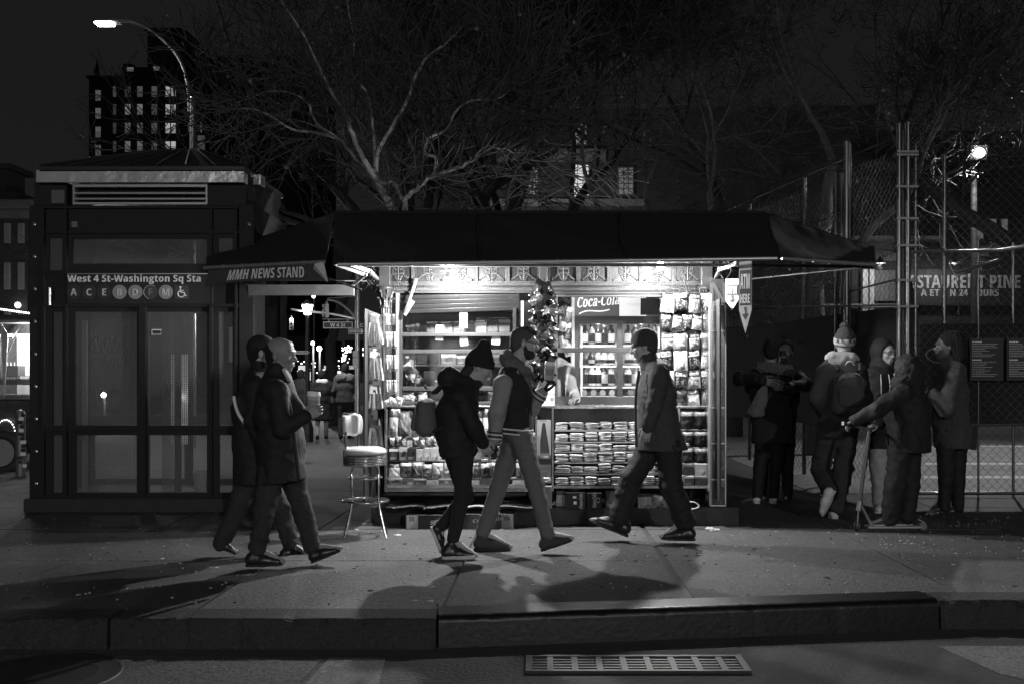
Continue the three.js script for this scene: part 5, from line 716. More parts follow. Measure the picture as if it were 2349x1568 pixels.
{ // 11: child on a kick scooter
  const o = person({ label: 'child in a big dark jacket riding a kick scooter to the left', D: 8.85, base: [2065, 1208], yaw: 165, head: [2078, 850], hyaw: 135, pitch: -4, hs: 0.95, neck: [2082, 884], skin: CL.skinB, s: 0.88, cell: 0.013, torso: [[2084, 896, 0, 0.18, 0.13], [2084, 945, 0, 0.21, 0.175], [2084, 1000, 0, 0.21, 0.175], [2086, 1042, 0, 0.22, 0.185]], arms: [{ s: [2066, 904, 0.14], e: [2012, 940, 0.18], w: [1964, 963, 0.14], f: [1938, 974, 0.1], palm: [-0.2, -1, 0], curl: 0.6, thumb: [-0.4, 0, -1], size: 0.95 }, { s: [2080, 904, -0.15], e: [2045, 950, -0.2], w: [2012, 972, -0.14], f: [1988, 978, -0.1], palm: [-0.2, -1, 0], curl: 0.7, thumb: [0, 0, 1] }],
    legs: [{ h: [2066, 1035, 0.06], k: [2054, 1112, 0.06], a: [2042, 1184, 0.03], heel: [2052, 1203, 0.02], toe: [2002, 1205, 0.02] }, { h: [2088, 1035, -0.06], k: [2088, 1112, -0.06], a: [2080, 1184, -0.03], heel: [2094, 1203, -0.02], toe: [2046, 1204, -0.02] }], coat: { m: CL.black, name: 'jacket', hem: [2086, 1036], arm: [0.085, 0.07, 0.055], fy: 16, collar: [2082, 880], rise: 0.4, cr: 0.1 }, trousers: { m: CL.black, r: [0.105, 0.09, 0.08] }, shoe: CL.shoeSuede, sole: CL.sole, fold: 0.022 });
  hairCap(o, CL.hair, 0.014, 0.008, 0.02); shell(o, 'hood', CL.black, (f, a, s, H) => { f.ell(a(-0.03, 0.02, 0), 0.13, 0.13, 0.115, H.f, H.u, H.r, 0.04); f.ell(a(-0.02, -0.12, 0), 0.13, 0.08, 0.13, H.f, H.u, H.r, 0.06); f.ell(a(0.12, -0.01, 0), 0.11, 0.085, 0.07, H.f, H.u, H.r, 0.02, true); }, [], 0.01, (x, y, z) => 0.02 * (noise3(x * 40, y * 40, z * 40, 4) - 0.5)); { const f = new Field(); for (let i = 0; i < 8; i++) { const a = i / 8 * Math.PI, b = (i + 1) / 8 * Math.PI, pt = (t) => o.J([2082 + 26 * Math.cos(t), 880 - 8 * Math.sin(t), 0.1 * Math.sin(t)]); f.cap(pt(a), pt(b), 0.05, 0.05, 0.02); } f.post = (x, y, z) => 0.03 * (noise3(x * 50, y * 50, z * 50, 2) - 0.5); put(f.mesh(0.009), 'fur_trim', CL.blackWool, o); }
  const s = thing('kick_scooter', 'kick scooter with slim steering column and two small wheels under the child', 'scooter', P(2045, 1218, 8.85)), q = (x, y, z = 0) => P(x, y, 8.85 - z), m = mat(0.35, 0.3, { metalness: 0.8 });
  new MB().bar(q(1994, 985), q(1972, 1160), 0.017, 10).bar(q(1993, 1000), q(1983, 1075), 0.021, 10).build('steering_column', mat(0.12, 0.35, { metalness: 0.6 }), s);
  new MB().bar(q(1940, 972, 0.13), q(1996, 984), 0.013, 8).bar(q(1996, 984), q(2010, 975, -0.22), 0.013, 8).build('handlebar', m, s); for (const [a, b] of [[[1934, 970, 0.15], [1956, 976, 0.09]], [[2008, 976, -0.2], [2013, 973, -0.3]]]) new MB().bar(q(...a), q(...b), 0.018, 8).build('grip', MT.blackPlastic, s);
  new MB().bar(q(1974, 1148), q(1970, 1170), 0.026, 10).build('headset', m, s); for (const z of [-0.02, 0.02]) new MB().bar(q(1970, 1168, z), q(1967, 1205, z), 0.008, 6).build('fork_leg', m, s);
  new MB().bar(q(1975, 1156), q(2000, 1203), 0.014, 8).build('neck_tube', m, s); new MB().bx(q(1988, 0).x, q(0, 1210).y, -8.91, q(2112, 0).x, q(0, 1204).y, -8.79, { r: 0.006 }).build('deck', m, s);
  for (const [x, y] of [[1967, 1205], [2118, 1206]]) { const p = q(x, y), w = new MB().add(new THREE.TorusGeometry(0.042, 0.011, 8, 28), M4().makeRotationY(x < 2000 ? 0.7 : 0.1).setPosition(p.x, p.y, p.z)).build('wheel', MT.blackPlastic, s); const g = new THREE.CylinderGeometry(0.034, 0.034, 0.012, 20); g.rotateX(Math.PI / 2); new MB().add(g, M4().makeRotationY(x < 2000 ? 0.7 : 0.1).setPosition(p.x, p.y, p.z)).build('rim', m, w); }
  new MB().bar(q(2104, 1204), q(2118, 1206), 0.012, 6).box(q(2112, 1193).x, q(0, 1193).y, -8.85, 0.07, 0.008, 0.05, { rz: -0.5 }).build('rear_fender', m, s);
}
{ // 12: woman with braids and a curly coat
  const o = person({ label: 'person with long braids and a curly wool coat standing by the notice board', D: 9.85, base: [2180, 1182], yaw: 172, head: [2171, 796], hyaw: 176, pitch: 2, neck: [2180, 838], skin: CL.skinC, cell: 0.014, torso: [[2186, 852, 0, 0.2, 0.12], [2180, 905, 0, 0.215, 0.16], [2182, 965, 0, 0.2, 0.165], [2186, 1032, 0, 0.215, 0.175]], arms: [{ s: [2188, 866, 0.18], e: [2172, 940, 0.24], w: [2140, 905, 0.2] }, { s: [2184, 866, -0.18], e: [2165, 935, -0.2], w: [2138, 900, -0.12] }],
    legs: [{ h: [2172, 1024, 0.06], k: [2170, 1100, 0.06], a: [2166, 1162, 0.06], heel: [2176, 1182, 0.06], toe: [2126, 1184, 0.06] }, { h: [2196, 1024, -0.06], k: [2198, 1100, -0.06], a: [2198, 1160, -0.06], heel: [2210, 1178, -0.06], toe: [2160, 1180, -0.06] }], coat: { m: mat(0.13, 1, { tex: T.bumpy, size: 0.06, bump: T.bumpy, bs: 0.01, bsize: 0.1 }), hem: [2184, 1027], lump: 0.016, collar: [2180, 842], rise: 0.3, cr: 0.105, arm: [0.085, 0.075, 0.062] }, trousers: { m: CL.black }, boot: 1 });
  hairCap(o, CL.hair, 0.012, 0.008); { const b = new MB(), r = rng(5); for (let i = 0; i < 46; i++) { const a = r() * Math.PI * 1.5 - 0.4, u = (f0, up, rr0) => o.H.at(f0, up, rr0); const sx = -0.02 + 0.09 * Math.cos(a + 2.2), sz = 0.085 * Math.sin(a + 2.2); b.tube([u(sx * 0.4 - 0.01, 0.13 + 0.03 * r(), sz * 0.4), u(sx - 0.04, 0.1 + 0.05 * r(), sz * 1.15), u(sx - 0.065 - 0.03 * r(), -0.0, sz * 1.25), u(sx - 0.07 - 0.03 * r(), -0.1 - 0.06 * r(), sz * 1.2)], 0.0085, 5, 10); } b.build('braids', CL.hair, o, { kind: 'stuff' }); }
  new MB().add(new THREE.TorusGeometry(0.115, 0.008, 8, 36, 3.4), M4().makeRotationZ(1.45).multiply(M4().makeScale(0.6, 1, 1)).setPosition(o.J([2152, 815, 0.1]))).build('headphone_band', mat(0.12, 0.4), o);
}
// 13-16: people farther down the pavement, walking away
function farPerson(label, D, x, top, foot, o) {
  const S = F / D, h = foot - top, y = (t) => top + h * t, st = o.stride ?? 0.12 * h, w = (m) => m * S;
  const q = person({ label, D, base: [x, foot], yaw: 90, head: [x, y(0.075)], hyaw: o.hyaw ?? 92, neck: [x, y(0.16)], skin: CL.skinA, cell: 0.024, hs: 1, torso: [[x, y(0.19), 0, o.w ?? 0.2, 0.12], [x, y(0.3), 0, o.w2 ?? 0.22, 0.14], [x, y(0.42), 0, 0.2, 0.13], [x, y(o.hem ?? 0.52), 0, o.w3 ?? 0.21, 0.14]],
    arms: [-1, 1].map((e) => ({ s: [x + e * w(0.19), y(0.21), 0], e: [x + e * w(0.27), y(0.36), -0.05 * e], w: [x + e * w(0.25), y(0.47), 0.1 * e] })), legs: [{ h: [x - w(0.09), y(0.52), 0], k: [x - w(0.1), y(0.73), -0.05], a: [x - w(0.1), y(0.93), 0.15], heel: [x - w(0.1), y(0.97), 0.25], toe: [x - w(0.11), y(1.0), 0.02] }, { h: [x + w(0.09), y(0.52), 0], k: [x + w(0.1), y(0.74), -0.15], a: [x + w(0.1), y(0.94), -0.2], heel: [x + w(0.1), y(0.985), -0.15], toe: [x + w(0.11), y(0.985), -0.4] }],
    coat: { m: o.coat, hem: [x, y(o.hem ?? 0.52)] }, trousers: { m: o.trousers, r: o.r ?? [0.1, 0.08, 0.07] }, shoe: o.shoe ?? CL.shoe }); if (o.hairG !== 0) hairCap(q, CL.hair, o.hairG ?? 0.012, 0.014, 0.01); return q;
}
{ const a = farPerson('far person in a dark coat and pale collar walking away under the lamp post', 23, 738, 849, 1009, { coat: CL.black, trousers: CL.pale, hem: 0.72, w3: 0.27, r: [0.09, 0.058, 0.045] }); const f = new Field(); f.cap(a.J([731, 875, 0.05]), a.J([746, 875, 0.05]), 0.07, 0.07); put(f.mesh(0.02), 'collar', CL.white, a);
  const b = farPerson('far person in a parka with fur trimmed hood walking away', 23, 792, 833, 1007, { coat: CL.darkGrey, trousers: CL.darkDenim, w: 0.24, w2: 0.28, w3: 0.27, hem: 0.52 }); const e = new Field(); e.cap(b.J([778, 866, 0.08]), b.J([806, 866, 0.08]), 0.1, 0.1); e.post = (x, y, z) => 0.04 * (noise3(x * 30, y * 30, z * 30, 6) - 0.5); put(e.mesh(0.02), 'fur_trim', CL.fur, b);
  farPerson('far person with pale bag and dark hair half hidden by the magazine rack', 26, 831, 859, 992, { coat: CL.darkGrey, trousers: CL.grey, hairG: 0.03 }); farPerson('far person in black glimpsed just beyond the bald person', 24, 690, 848, 1003, { coat: CL.black, trousers: CL.black }); }
// ================= GOODS ON THE STAND =================
const ORD = ['first', 'second', 'third', 'fourth', 'fifth', 'sixth', 'seventh', 'eighth', 'ninth', 'tenth', 'eleventh', 'twelfth', 'thirteenth', 'fourteenth', 'fifteenth', 'sixteenth'];
const printTex = (seed, o = {}) => canvasTex(128, 160, (c, w, h) => {
  const r = rng(seed * 77 + 5), base = o.base ?? 0.15 + 0.75 * r(), ink = base > 0.5 ? 0.08 + 0.2 * r() : 0.75 + 0.2 * r();
  c.fillStyle = gray(base); c.fillRect(0, 0, w, h); c.fillStyle = gray(ink); const hh = h * (0.2 + 0.12 * r());
  if (r() > 0.35 || o.text) c.fillRect(0, 0, w, hh);
  for (let i = 0; i < 3; i++) { c.fillStyle = gray(Math.max(0.05, Math.min(0.95, base + (r() - 0.5) * 0.7))); c.beginPath(); c.ellipse(w * (0.25 + 0.5 * r()), h * (0.45 + 0.4 * r()), w * (0.12 + 0.25 * r()), h * (0.08 + 0.16 * r()), r() * 3, 0, 7); c.fill(); }
  if (o.nuts) for (let i = 0; i < 60; i++) { c.fillStyle = gray(0.2 + 0.75 * r()); c.beginPath(); c.ellipse(12 + (w - 24) * r(), h * (0.38 + 0.55 * r()), 6, 4, r() * 3, 0, 7); c.fill(); }
  c.fillStyle = gray(ink); if (!o.text && !o.nuts) for (let i = 0; i < 4; i++) c.fillRect(w * 0.15, h * (0.72 + i * 0.055), w * (0.3 + 0.4 * r()), 3);
  if (o.text) { c.fillStyle = gray(1 - Math.round(ink)); c.fillStyle = gray(ink > 0.5 ? 0.05 : 0.95); c.font = `bold ${o.fs ?? 26}px sans-serif`; c.textAlign = 'center'; c.textBaseline = 'middle'; c.save(); c.translate(w / 2, hh / 2 + (o.ty ?? 0)); c.scale(Math.min(1, (w - 8) / c.measureText(o.text).width), 1.1); c.fillText(o.text, 0, 0); c.restore(); }
});
const PR = []; for (let i = 0; i < 14; i++) PR.push(printMat(printTex(i + 1), 0.4, { color: 0xd0d0d0 }));
const PD = []; for (let i = 0; i < 14; i++) { const m = PR[i].clone(); m.color.set(i % 3 ? 0x606060 : 0xc8c8c8); PD.push(m); }
const pText = (t, s, o) => printMat(printTex(s, { text: t, ...o }), 0.38, { color: 0xa8a8a8 });
const BAZ = [0.9, 0.12, 0.85, 0.1].map((b, i) => pText('BAZZINI', 40 + i, { base: b, nuts: true, fs: 27 })), CHEEZ = pText('CHEEZ IT', 50, { base: 0.12, fs: 28, ty: 12 });
function pillow(seed, n = 12) {   // unit bag: x, y in -0.5..0.5, bulging to both sides, crimped ends
  const r = rng(seed), pos = [], uv = [], idx = []; for (let s = 0; s < 2; s++) for (let j = 0; j <= n + 2; j++) for (let i = 0; i <= n; i++) {
    const u = i / n - 0.5, v = j / (n + 2) - 0.5, e = Math.max(0, 1 - Math.pow(Math.abs(u) * 2, 2.6)) * Math.max(0, 1 - Math.pow(Math.abs(v) * 2.08, 4)), w = noise3(u * 7, v * 7, seed * 3.1 + s * 9, 3) - 0.5, z = (0.5 * e * (0.8 + 0.6 * w) + 0.01) * (s ? -1 : 1);
    pos.push(u * (1 - 0.1 * e * Math.abs(v)) + 0.01 * w, v - 0.015 * Math.cos(u * 9) * (Math.abs(v) > 0.45 ? 1 : 0), z); uv.push(s ? 1 - (u + 0.5) : u + 0.5, v + 0.5);
  }
  const S = (n + 1) * (n + 3); for (let s = 0; s < 2; s++) for (let j = 0; j < n + 2; j++) for (let i = 0; i < n; i++) { const q = s * S + j * (n + 1) + i; s ? idx.push(q, q + n + 1, q + 1, q + 1, q + n + 1, q + n + 2) : idx.push(q, q + 1, q + n + 1, q + 1, q + n + 2, q + n + 1); }
  const g = new THREE.BufferGeometry(); g.setAttribute('position', new THREE.Float32BufferAttribute(pos, 3)); g.setAttribute('uv', new THREE.Float32BufferAttribute(uv, 2)); g.setIndex(idx); g.computeVertexNormals(); return g;
}
const PIL = [1, 2, 3, 4].map((s) => pillow(s)), BOXG = new RoundedBoxGeometry(1, 1, 1, 1, 0.03);
{ const p = BOXG.attributes.position, uv = []; for (let i = 0; i < p.count; i++) uv.push(p.getX(i) + 0.5, p.getY(i) + 0.5); BOXG.setAttribute('uv', new THREE.Float32BufferAttribute(uv, 2)); }
function good(name, geo, m, px0, py0, px1, py1, d, t, label, cat, group, o = {}) {   // a product whose outline in its plane runs from px0,py0 to px1,py1; its geometry unit-sized
  const g = new THREE.Mesh(geo, m); g.castShadow = g.receiveShadow = true; g.name = numbered(name); scene.add(g);
  g.position.set((X(px0, d) + X(px1, d)) / 2, (Y(py0, d) + Y(py1, d)) / 2, -d); g.scale.set(X(px1, d) - X(px0, d), Y(py0, d) - Y(py1, d), t); g.rotation.set(o.rx ?? 0, o.ry ?? 0, o.rz ?? 0);
  return tag(g, label, cat, group);
}
const GR = rng(99), gi = (n) => Math.floor(GR() * n);
// --- sweets on the stepped rack under the wide window; hidden spans behind the walkers stay empty
[['tall bag', 944, 1000, 9.55, 24, 'first'], ['small packet', 1003, 1024, 9.47, 13, 'second'], ['upright carton', 1028, 1056, 9.37, 19, 'third'], ['fat bag', 1062, 1096, 9.27, 22, 'fourth'], ['flat packet', 1097, 1111, 9.17, 32, 'bottom']].forEach(([kind, y0, y1, d, w, rowName], row) => {
  let n = 0; for (let x = 892; x < 1200; n++) {
    const ww = w * (0.8 + 0.45 * GR()); const hid = (a, b) => x > a && x + ww < b; if (hid(row < 3 ? 1000 : 1030, 1100) || hid(row < 3 ? 1125 : 1140, row < 3 ? 1220 : 1205)) { x += 6; n--; continue; }
    const h = (y1 - y0) * (0.92 + 0.16 * GR()), bag = kind.includes('bag') || (row === 1 && GR() > 0.5);
    good('sweet_packet', bag ? PIL[gi(4)] : BOXG, PR[gi(14)], x, y1 - h, x + ww - 1, y1, d, bag ? 0.07 : 0.05, `${kind} of sweets, ${ORD[n]} from the stool in the ${rowName} rack row`, 'sweets', 'sweets on the stepped rack', { rz: (GR() - 0.5) * 0.08, ry: (GR() - 0.5) * 0.3, rx: -0.12 }); x += ww;
    if (GR() < 0.35) { const b = bag; good('sweet_packet', b ? PIL[gi(4)] : BOXG, PR[gi(14)], x - ww * 0.8, y1 - h * 1.06, x + ww * 0.15, y1 - h * 0.1, d + 0.055, 0.04, `${kind} of sweets behind the ${ORD[n]} from the stool, ${rowName} rack row`, 'sweets', 'sweets on the stepped rack', { rx: -0.1 }); }
  }
});
good('sweet_tin', BOXG, pText('ALTOIDS', 61, { base: 0.9, fs: 25 }), 1092, 1052, 1104, 1076, 9.3, 0.04, 'white upright tin lettered in dark between the walking couple', 'sweets');
good('sweet_tin', BOXG, PR[3], 1104, 1052, 1119, 1076, 9.3, 0.04, 'printed tin beside the lettered white tin between the walking couple', 'sweets');
for (let i = 0; i < 2; i++) good('gum_box', BOXG, PR[5 + i], 1206 + i * 16, 992, 1221 + i * 16, 1018, 9.45, 0.05, `gum box with a round emblem right of the varsity jacket, ${i ? 'nearer the white poster' : 'nearer the jacket'}`, 'sweets');
// --- folded newspapers and magazines, in stacks
{
  const papers = [0.7, 0.6, 0.5, 0.65, 0.35].map((g, i) => printMat(canvasTex(128, 32, (c, w, h) => { const r = rng(300 + i); c.fillStyle = gray(g + 0.25); c.fillRect(0, 0, w, h); for (let k = 0; k < 46; k++) { c.fillStyle = gray(0.15 + 0.7 * r()); c.fillRect(r() * w, r() * h, 4 + 22 * r(), 1 + 2 * r()); } }), 0.75));
  const rows = [[962, 986, 9.55], [990, 1013, 9.47], [1015, 1035, 9.39], [1037, 1060, 9.31], [1063, 1086, 9.23], [1090, 1113, 9.15]], fold = (() => { const s = new THREE.Shape(); s.moveTo(-0.5, -0.5); s.lineTo(0.5, -0.5); s.lineTo(0.5, 0.5); s.lineTo(-0.5, 0.5); return s; })();
  const leaf = new RoundedBoxGeometry(1, 1, 1, 2, 0.42); { const p = leaf.attributes.position, uv = []; for (let i = 0; i < p.count; i++) uv.push(p.getX(i) + 0.5, p.getY(i) + 0.5); leaf.setAttribute('uv', new THREE.Float32BufferAttribute(uv, 2)); }
  rows.forEach(([y0, y1, d], row) => {
    let n = 0; for (let x = 1274; x < 1552; n++) {
      const w = 28 + 8 * GR(); if (x > 1470 && x + w < 1550 && row < 4) { x += 6; n--; continue; } if (row > 3 && x > 1425 && x + w < 1470) { x += 6; n--; continue; }
      const o = thing('newspaper_stack', `stack of folded papers, ${ORD[n]} from the white poster in the ${['top', 'second', 'third', 'fourth', 'fifth', 'bottom'][row]} row`, 'newspapers', P(x + w / 2, y1, d), 'folded papers below the serving window'), k = 4 + gi(4), top = (y1 - y0) * (0.66 + 0.34 * GR()); o.base = null;
      const H = (Y(y1 - top, d) - Y(y1, d)), W = w / (F / d); for (let i = 0; i < k; i++) { const h = H / k, m = new THREE.Mesh(leaf, papers[gi(5)]); m.name = 'folded_paper'; m.scale.set(W * (0.9 + 0.12 * GR()), h * (0.95 + 0.25 * GR()), 0.16); m.position.set((GR() - 0.5) * 0.012, h * (i + 0.5), -0.06 + (GR() - 0.5) * 0.02); m.rotation.set(-0.1 + (GR() - 0.5) * 0.07, (GR() - 0.5) * 0.25, (GR() - 0.5) * 0.1); m.castShadow = m.receiveShadow = true; o.add(m); }
      x += w + 1;
    }
  });
  // papers laid open along the low ledge
  [[890, 975], [978, 1060], [1066, 1140], [1146, 1230]].forEach(([a, b], i) => { const d = 9.12, o = thing('newspaper_stack', `open papers laid on the low ledge, ${ORD[i]} pile from the stool`, 'newspapers', P((a + b) / 2, 1168, d), 'papers along the low ledge'); for (let k = 0; k < 4; k++) { const pos = [], N = 10; const f = new Field; const g = new THREE.PlaneGeometry(X(b, d) - X(a, d), 0.24, N, 3); g.rotateX(-Math.PI / 2); const p = g.attributes.position; for (let v = 0; v < p.count; v++) { const u = p.getX(v) / (X(b, d) - X(a, d)); p.setY(v, 0.012 * Math.sin(u * 6 + i) * (1 - 0.4 * k / 4) + k * 0.007); } g.computeVertexNormals(); const b2 = new THREE.Mesh(g, PR[(i * 3 + k) % 14]); b2.name = 'open_paper'; b2.position.set((GR() - 0.5) * 0.02, 0.015, 0); b2.castShadow = b2.receiveShadow = true; o.add(b2); } });
}
// --- cartons under the stand
function carton(px0, py0, px1, py1, d, t, tex, label) { return good('carton', BOXG, tex, px0, py0, px1, py1, d, t, label, 'carton'); }
const cartonTex = (base, draw) => printMat(canvasTex(256, 96, (c, w, h) => { c.fillStyle = gray(base); c.fillRect(0, 0, w, h); const r = rng(base * 1000 | 0); for (let i = 0; i < 60; i++) { c.fillStyle = `rgba(255,255,255,${0.08 * r()})`; c.fillRect(r() * w, r() * h, 20 * r(), 2); } draw(c, w, h); }), 0.65);
const script = (c, s, x, y, fs, ang = 0, sk = -0.25) => { c.save(); c.translate(x, y); c.rotate(ang); c.transform(1, 0, sk, 1, 0, 0); c.font = `bold ${fs}px serif`; c.textBaseline = 'middle'; c.fillText(s, 0, 0); c.restore(); };
carton(934, 1176, 1020, 1210, 9.1, 0.25, cartonTex(0.22, (c, w, h) => { c.fillStyle = gray(0.72); c.fillRect(8, 4, 78, 88); c.fillStyle = gray(0.1); c.font = 'bold 36px sans-serif'; c.fillText('35', 22, 40); c.fillStyle = gray(0.9); script(c, 'Sprite', 168, 50, 34, -0.25); }), 'drink carton with 35 on its pale end, nearer the stool');
carton(1060, 1174, 1180, 1209, 9.1, 0.25, cartonTex(0.3, (c, w, h) => { c.fillStyle = gray(0.66); c.fillRect(196, 4, 54, 88); c.fillStyle = gray(0.1); c.font = 'bold 30px sans-serif'; c.fillText('35', 204, 38); c.fillStyle = gray(0.8); script(c, 'Coca-Cola', 56, 44, 30, -0.12); }), 'drink carton with 35 at its right end, behind the bearded person');
carton(1298, 1126, 1342, 1164, 9.2, 0.2, cartonTex(0.05, (c) => { c.fillStyle = gray(0.85); c.save(); c.translate(196, 92); c.rotate(-Math.PI / 2); c.scale(0.42, 1.4); script(c, 'Coca-Cola', 0, 0, 42); c.restore(); c.fillRect(90, 20, 46, 14); c.fillRect(100, 50, 40, 18); }), 'black drink carton with white script, under the magazines, left of two');
carton(1345, 1127, 1379, 1163, 9.2, 0.2, cartonTex(0.06, (c) => { c.fillStyle = gray(0.85); c.save(); c.translate(130, 88); c.rotate(-Math.PI / 2); c.scale(0.42, 2.2); script(c, 'Coca-Cola', 0, 0, 42); c.restore(); c.strokeStyle = gray(0.8); c.lineWidth = 4; c.beginPath(); c.ellipse(196, 44, 26, 14, 0, 0, 7); c.stroke(); }), 'black drink carton with a white ring emblem, right of two under the magazines');
carton(1388, 1122, 1424, 1164, 9.3, 0.2, PR[2], 'printed carton right of the two black drink cartons'); carton(1462, 1136, 1492, 1162, 9.28, 0.2, PR[7], 'printed carton between the legs of the old man'); carton(1226, 1112, 1266, 1163, 9.18, 0.2, cartonTex(0.42, () => {}), 'plain grey box standing below the white poster'); carton(1276, 1122, 1296, 1160, 9.35, 0.2, PR[0], 'dark printed carton left of the black drink cartons');
{ const o = thing('bottle_pack', 'clear wrapped pack of bottles lying under the magazines by the old man', 'bottle pack', P(1525, 1164, 9.15)); for (let i = 0; i < 6; i++) new MB().bar(P(1500 + i * 10, 1158 - (i % 3) * 5, 9.1), P(1516 + i * 11, 1142 - (i % 2) * 6, 9.3), 0.028, 10, 0.018).build('bottle', MN.acrylic, o); const m = put(PIL[1].clone().applyMatrix4(M4().makeScale(0.34, 0.13, 0.2)).translate(X(1528, 9.15), Y(1150, 9.15), -9.17), 'wrapper', MN.acrylic, o); new MB().tube([P(1565, 1160, 9.05), P(1590, 1150, 9.03), P(1604, 1160, 9.02), P(1586, 1167, 9.0), P(1566, 1163, 9.03)], 0.006, 5, 24, true).build('loose_strap', CL.white, o); }
// --- the narrow bay: white poster, crates, cloth
{ const d = 9.26, o = thing('poster', 'white poster with a tall dark wedge in the narrow bay of the stand', 'poster', P(1246, 1045, d)); new MB().px(1228, 962, 1264, 1046, d, 0.006).build('sheet', printMat(canvasTex(64, 144, (c, w, h) => { c.fillStyle = gray(0.9); c.fillRect(0, 0, w, h); c.fillStyle = gray(0.3); c.beginPath(); c.moveTo(w * 0.45, 14); c.lineTo(w * 0.62, 14); c.lineTo(w * 0.95, h); c.lineTo(w * 0.2, h); c.fill(); for (let i = 0; i < 5; i++) { c.fillStyle = gray(0.25); c.fillRect(20 + i * 6, 4, 3, 4); } }), 0.7), o, { uv: true }); const g = o.children[0].geometry; { const p = g.attributes.position, a = X(1228, d) - o.base.x, b = X(1264, d) - o.base.x, u = g.attributes.uv; for (let i = 0; i < p.count; i++) u.setXY(i, (p.getX(i) - a) / (b - a), p.getY(i) / (Y(962, d) - Y(1046, d))); } }
good('paper_cone', BOXG, printMat(canvasTex(32, 64, (c) => { c.fillStyle = gray(0.92); c.fillRect(0, 0, 32, 64); }), 0.7), 1229, 1000, 1239, 1045, 9.2, 0.02, 'narrow white leaflet leaning before the poster with the dark wedge', 'leaflet');
good('paper_pile', PIL[2], CL.white, 1234, 1040, 1264, 1052, 9.24, 0.14, 'crumpled white paper on the dark crate below the poster', 'paper'); good('crate', BOXG, PR[0], 1228, 1052, 1264, 1092, 9.3, 0.2, 'dark crate in the narrow bay below the crumpled paper', 'crate'); good('folded_cloth', PIL[3], CL.pale, 1226, 1092, 1266, 1108, 9.2, 0.16, 'pale folded cloth on the plain grey box in the narrow bay', 'cloth');
// --- the counter between the windows: a white packet
good('paper_packet', BOXG, printMat(canvasTex(64, 96, (c) => { c.fillStyle = gray(0.82); c.fillRect(0, 0, 64, 96); c.fillStyle = gray(0.3); c.fillRect(10, 58, 10, 18); for (let i = 0; i < 6; i++) c.fillRect(42 + i * 3, 58, 2, 18); c.fillRect(0, 44, 64, 2); }), 0.6), 1244, 880, 1272, 930, 9.72, 0.12, 'tall white paper packet standing on the counter between the windows', 'packet');
// --- crisp bags clipped on a hanging strip between the windows
{
  const strip = thing('clip_strip', 'hanging clip strip carrying crisp bags between the two windows', 'clip strip', P(1246, 650, 9.7)); new MB().tube([P(1250, 640, 9.7), P(1246, 720, 9.7), P(1244, 800, 9.7), P(1240, 875, 9.7)], 0.008, 5, 20).build('cord', MT.black, strip); for (let k = 0; k < 11; k++) new MB().box(X(1247 - k * 0.6, 9.7), Y(662 + k * 20, 9.7), -9.69, 0.03, 0.012, 0.012).build('clip', MT.steel, strip);
  const foil = [0.55, 0.3, 0.7, 0.2].map((b, i) => printMat(printTex(70 + i, { base: b }), 0.2, { metalness: 0.75, color: 0x9a9a9a }));
  for (let k = 0; k < 11; k++) for (const s of [-1, 1]) { const y = 664 + k * 20 + (s > 0 ? 6 : 0), x = 1247 - k * 0.7 + s * (11 + 4 * GR()); good('crisp_bag', PIL[gi(4)], foil[gi(4)], x - 13, y - 23, x + 13, y + 23, 9.69 - 0.02 * GR() - (k % 2) * 0.02, 0.075, `foil crisp bag, ${ORD[k]} from the top on the ${s < 0 ? 'wide' : 'serving'} window side of the strip`, 'crisps', 'crisp bags on the hanging strip', { rz: s * (0.42 + 0.3 * GR()), ry: (GR() - 0.5) * 0.9 + s * 0.3, rx: 0.2 * (GR() - 0.5) }); }
}
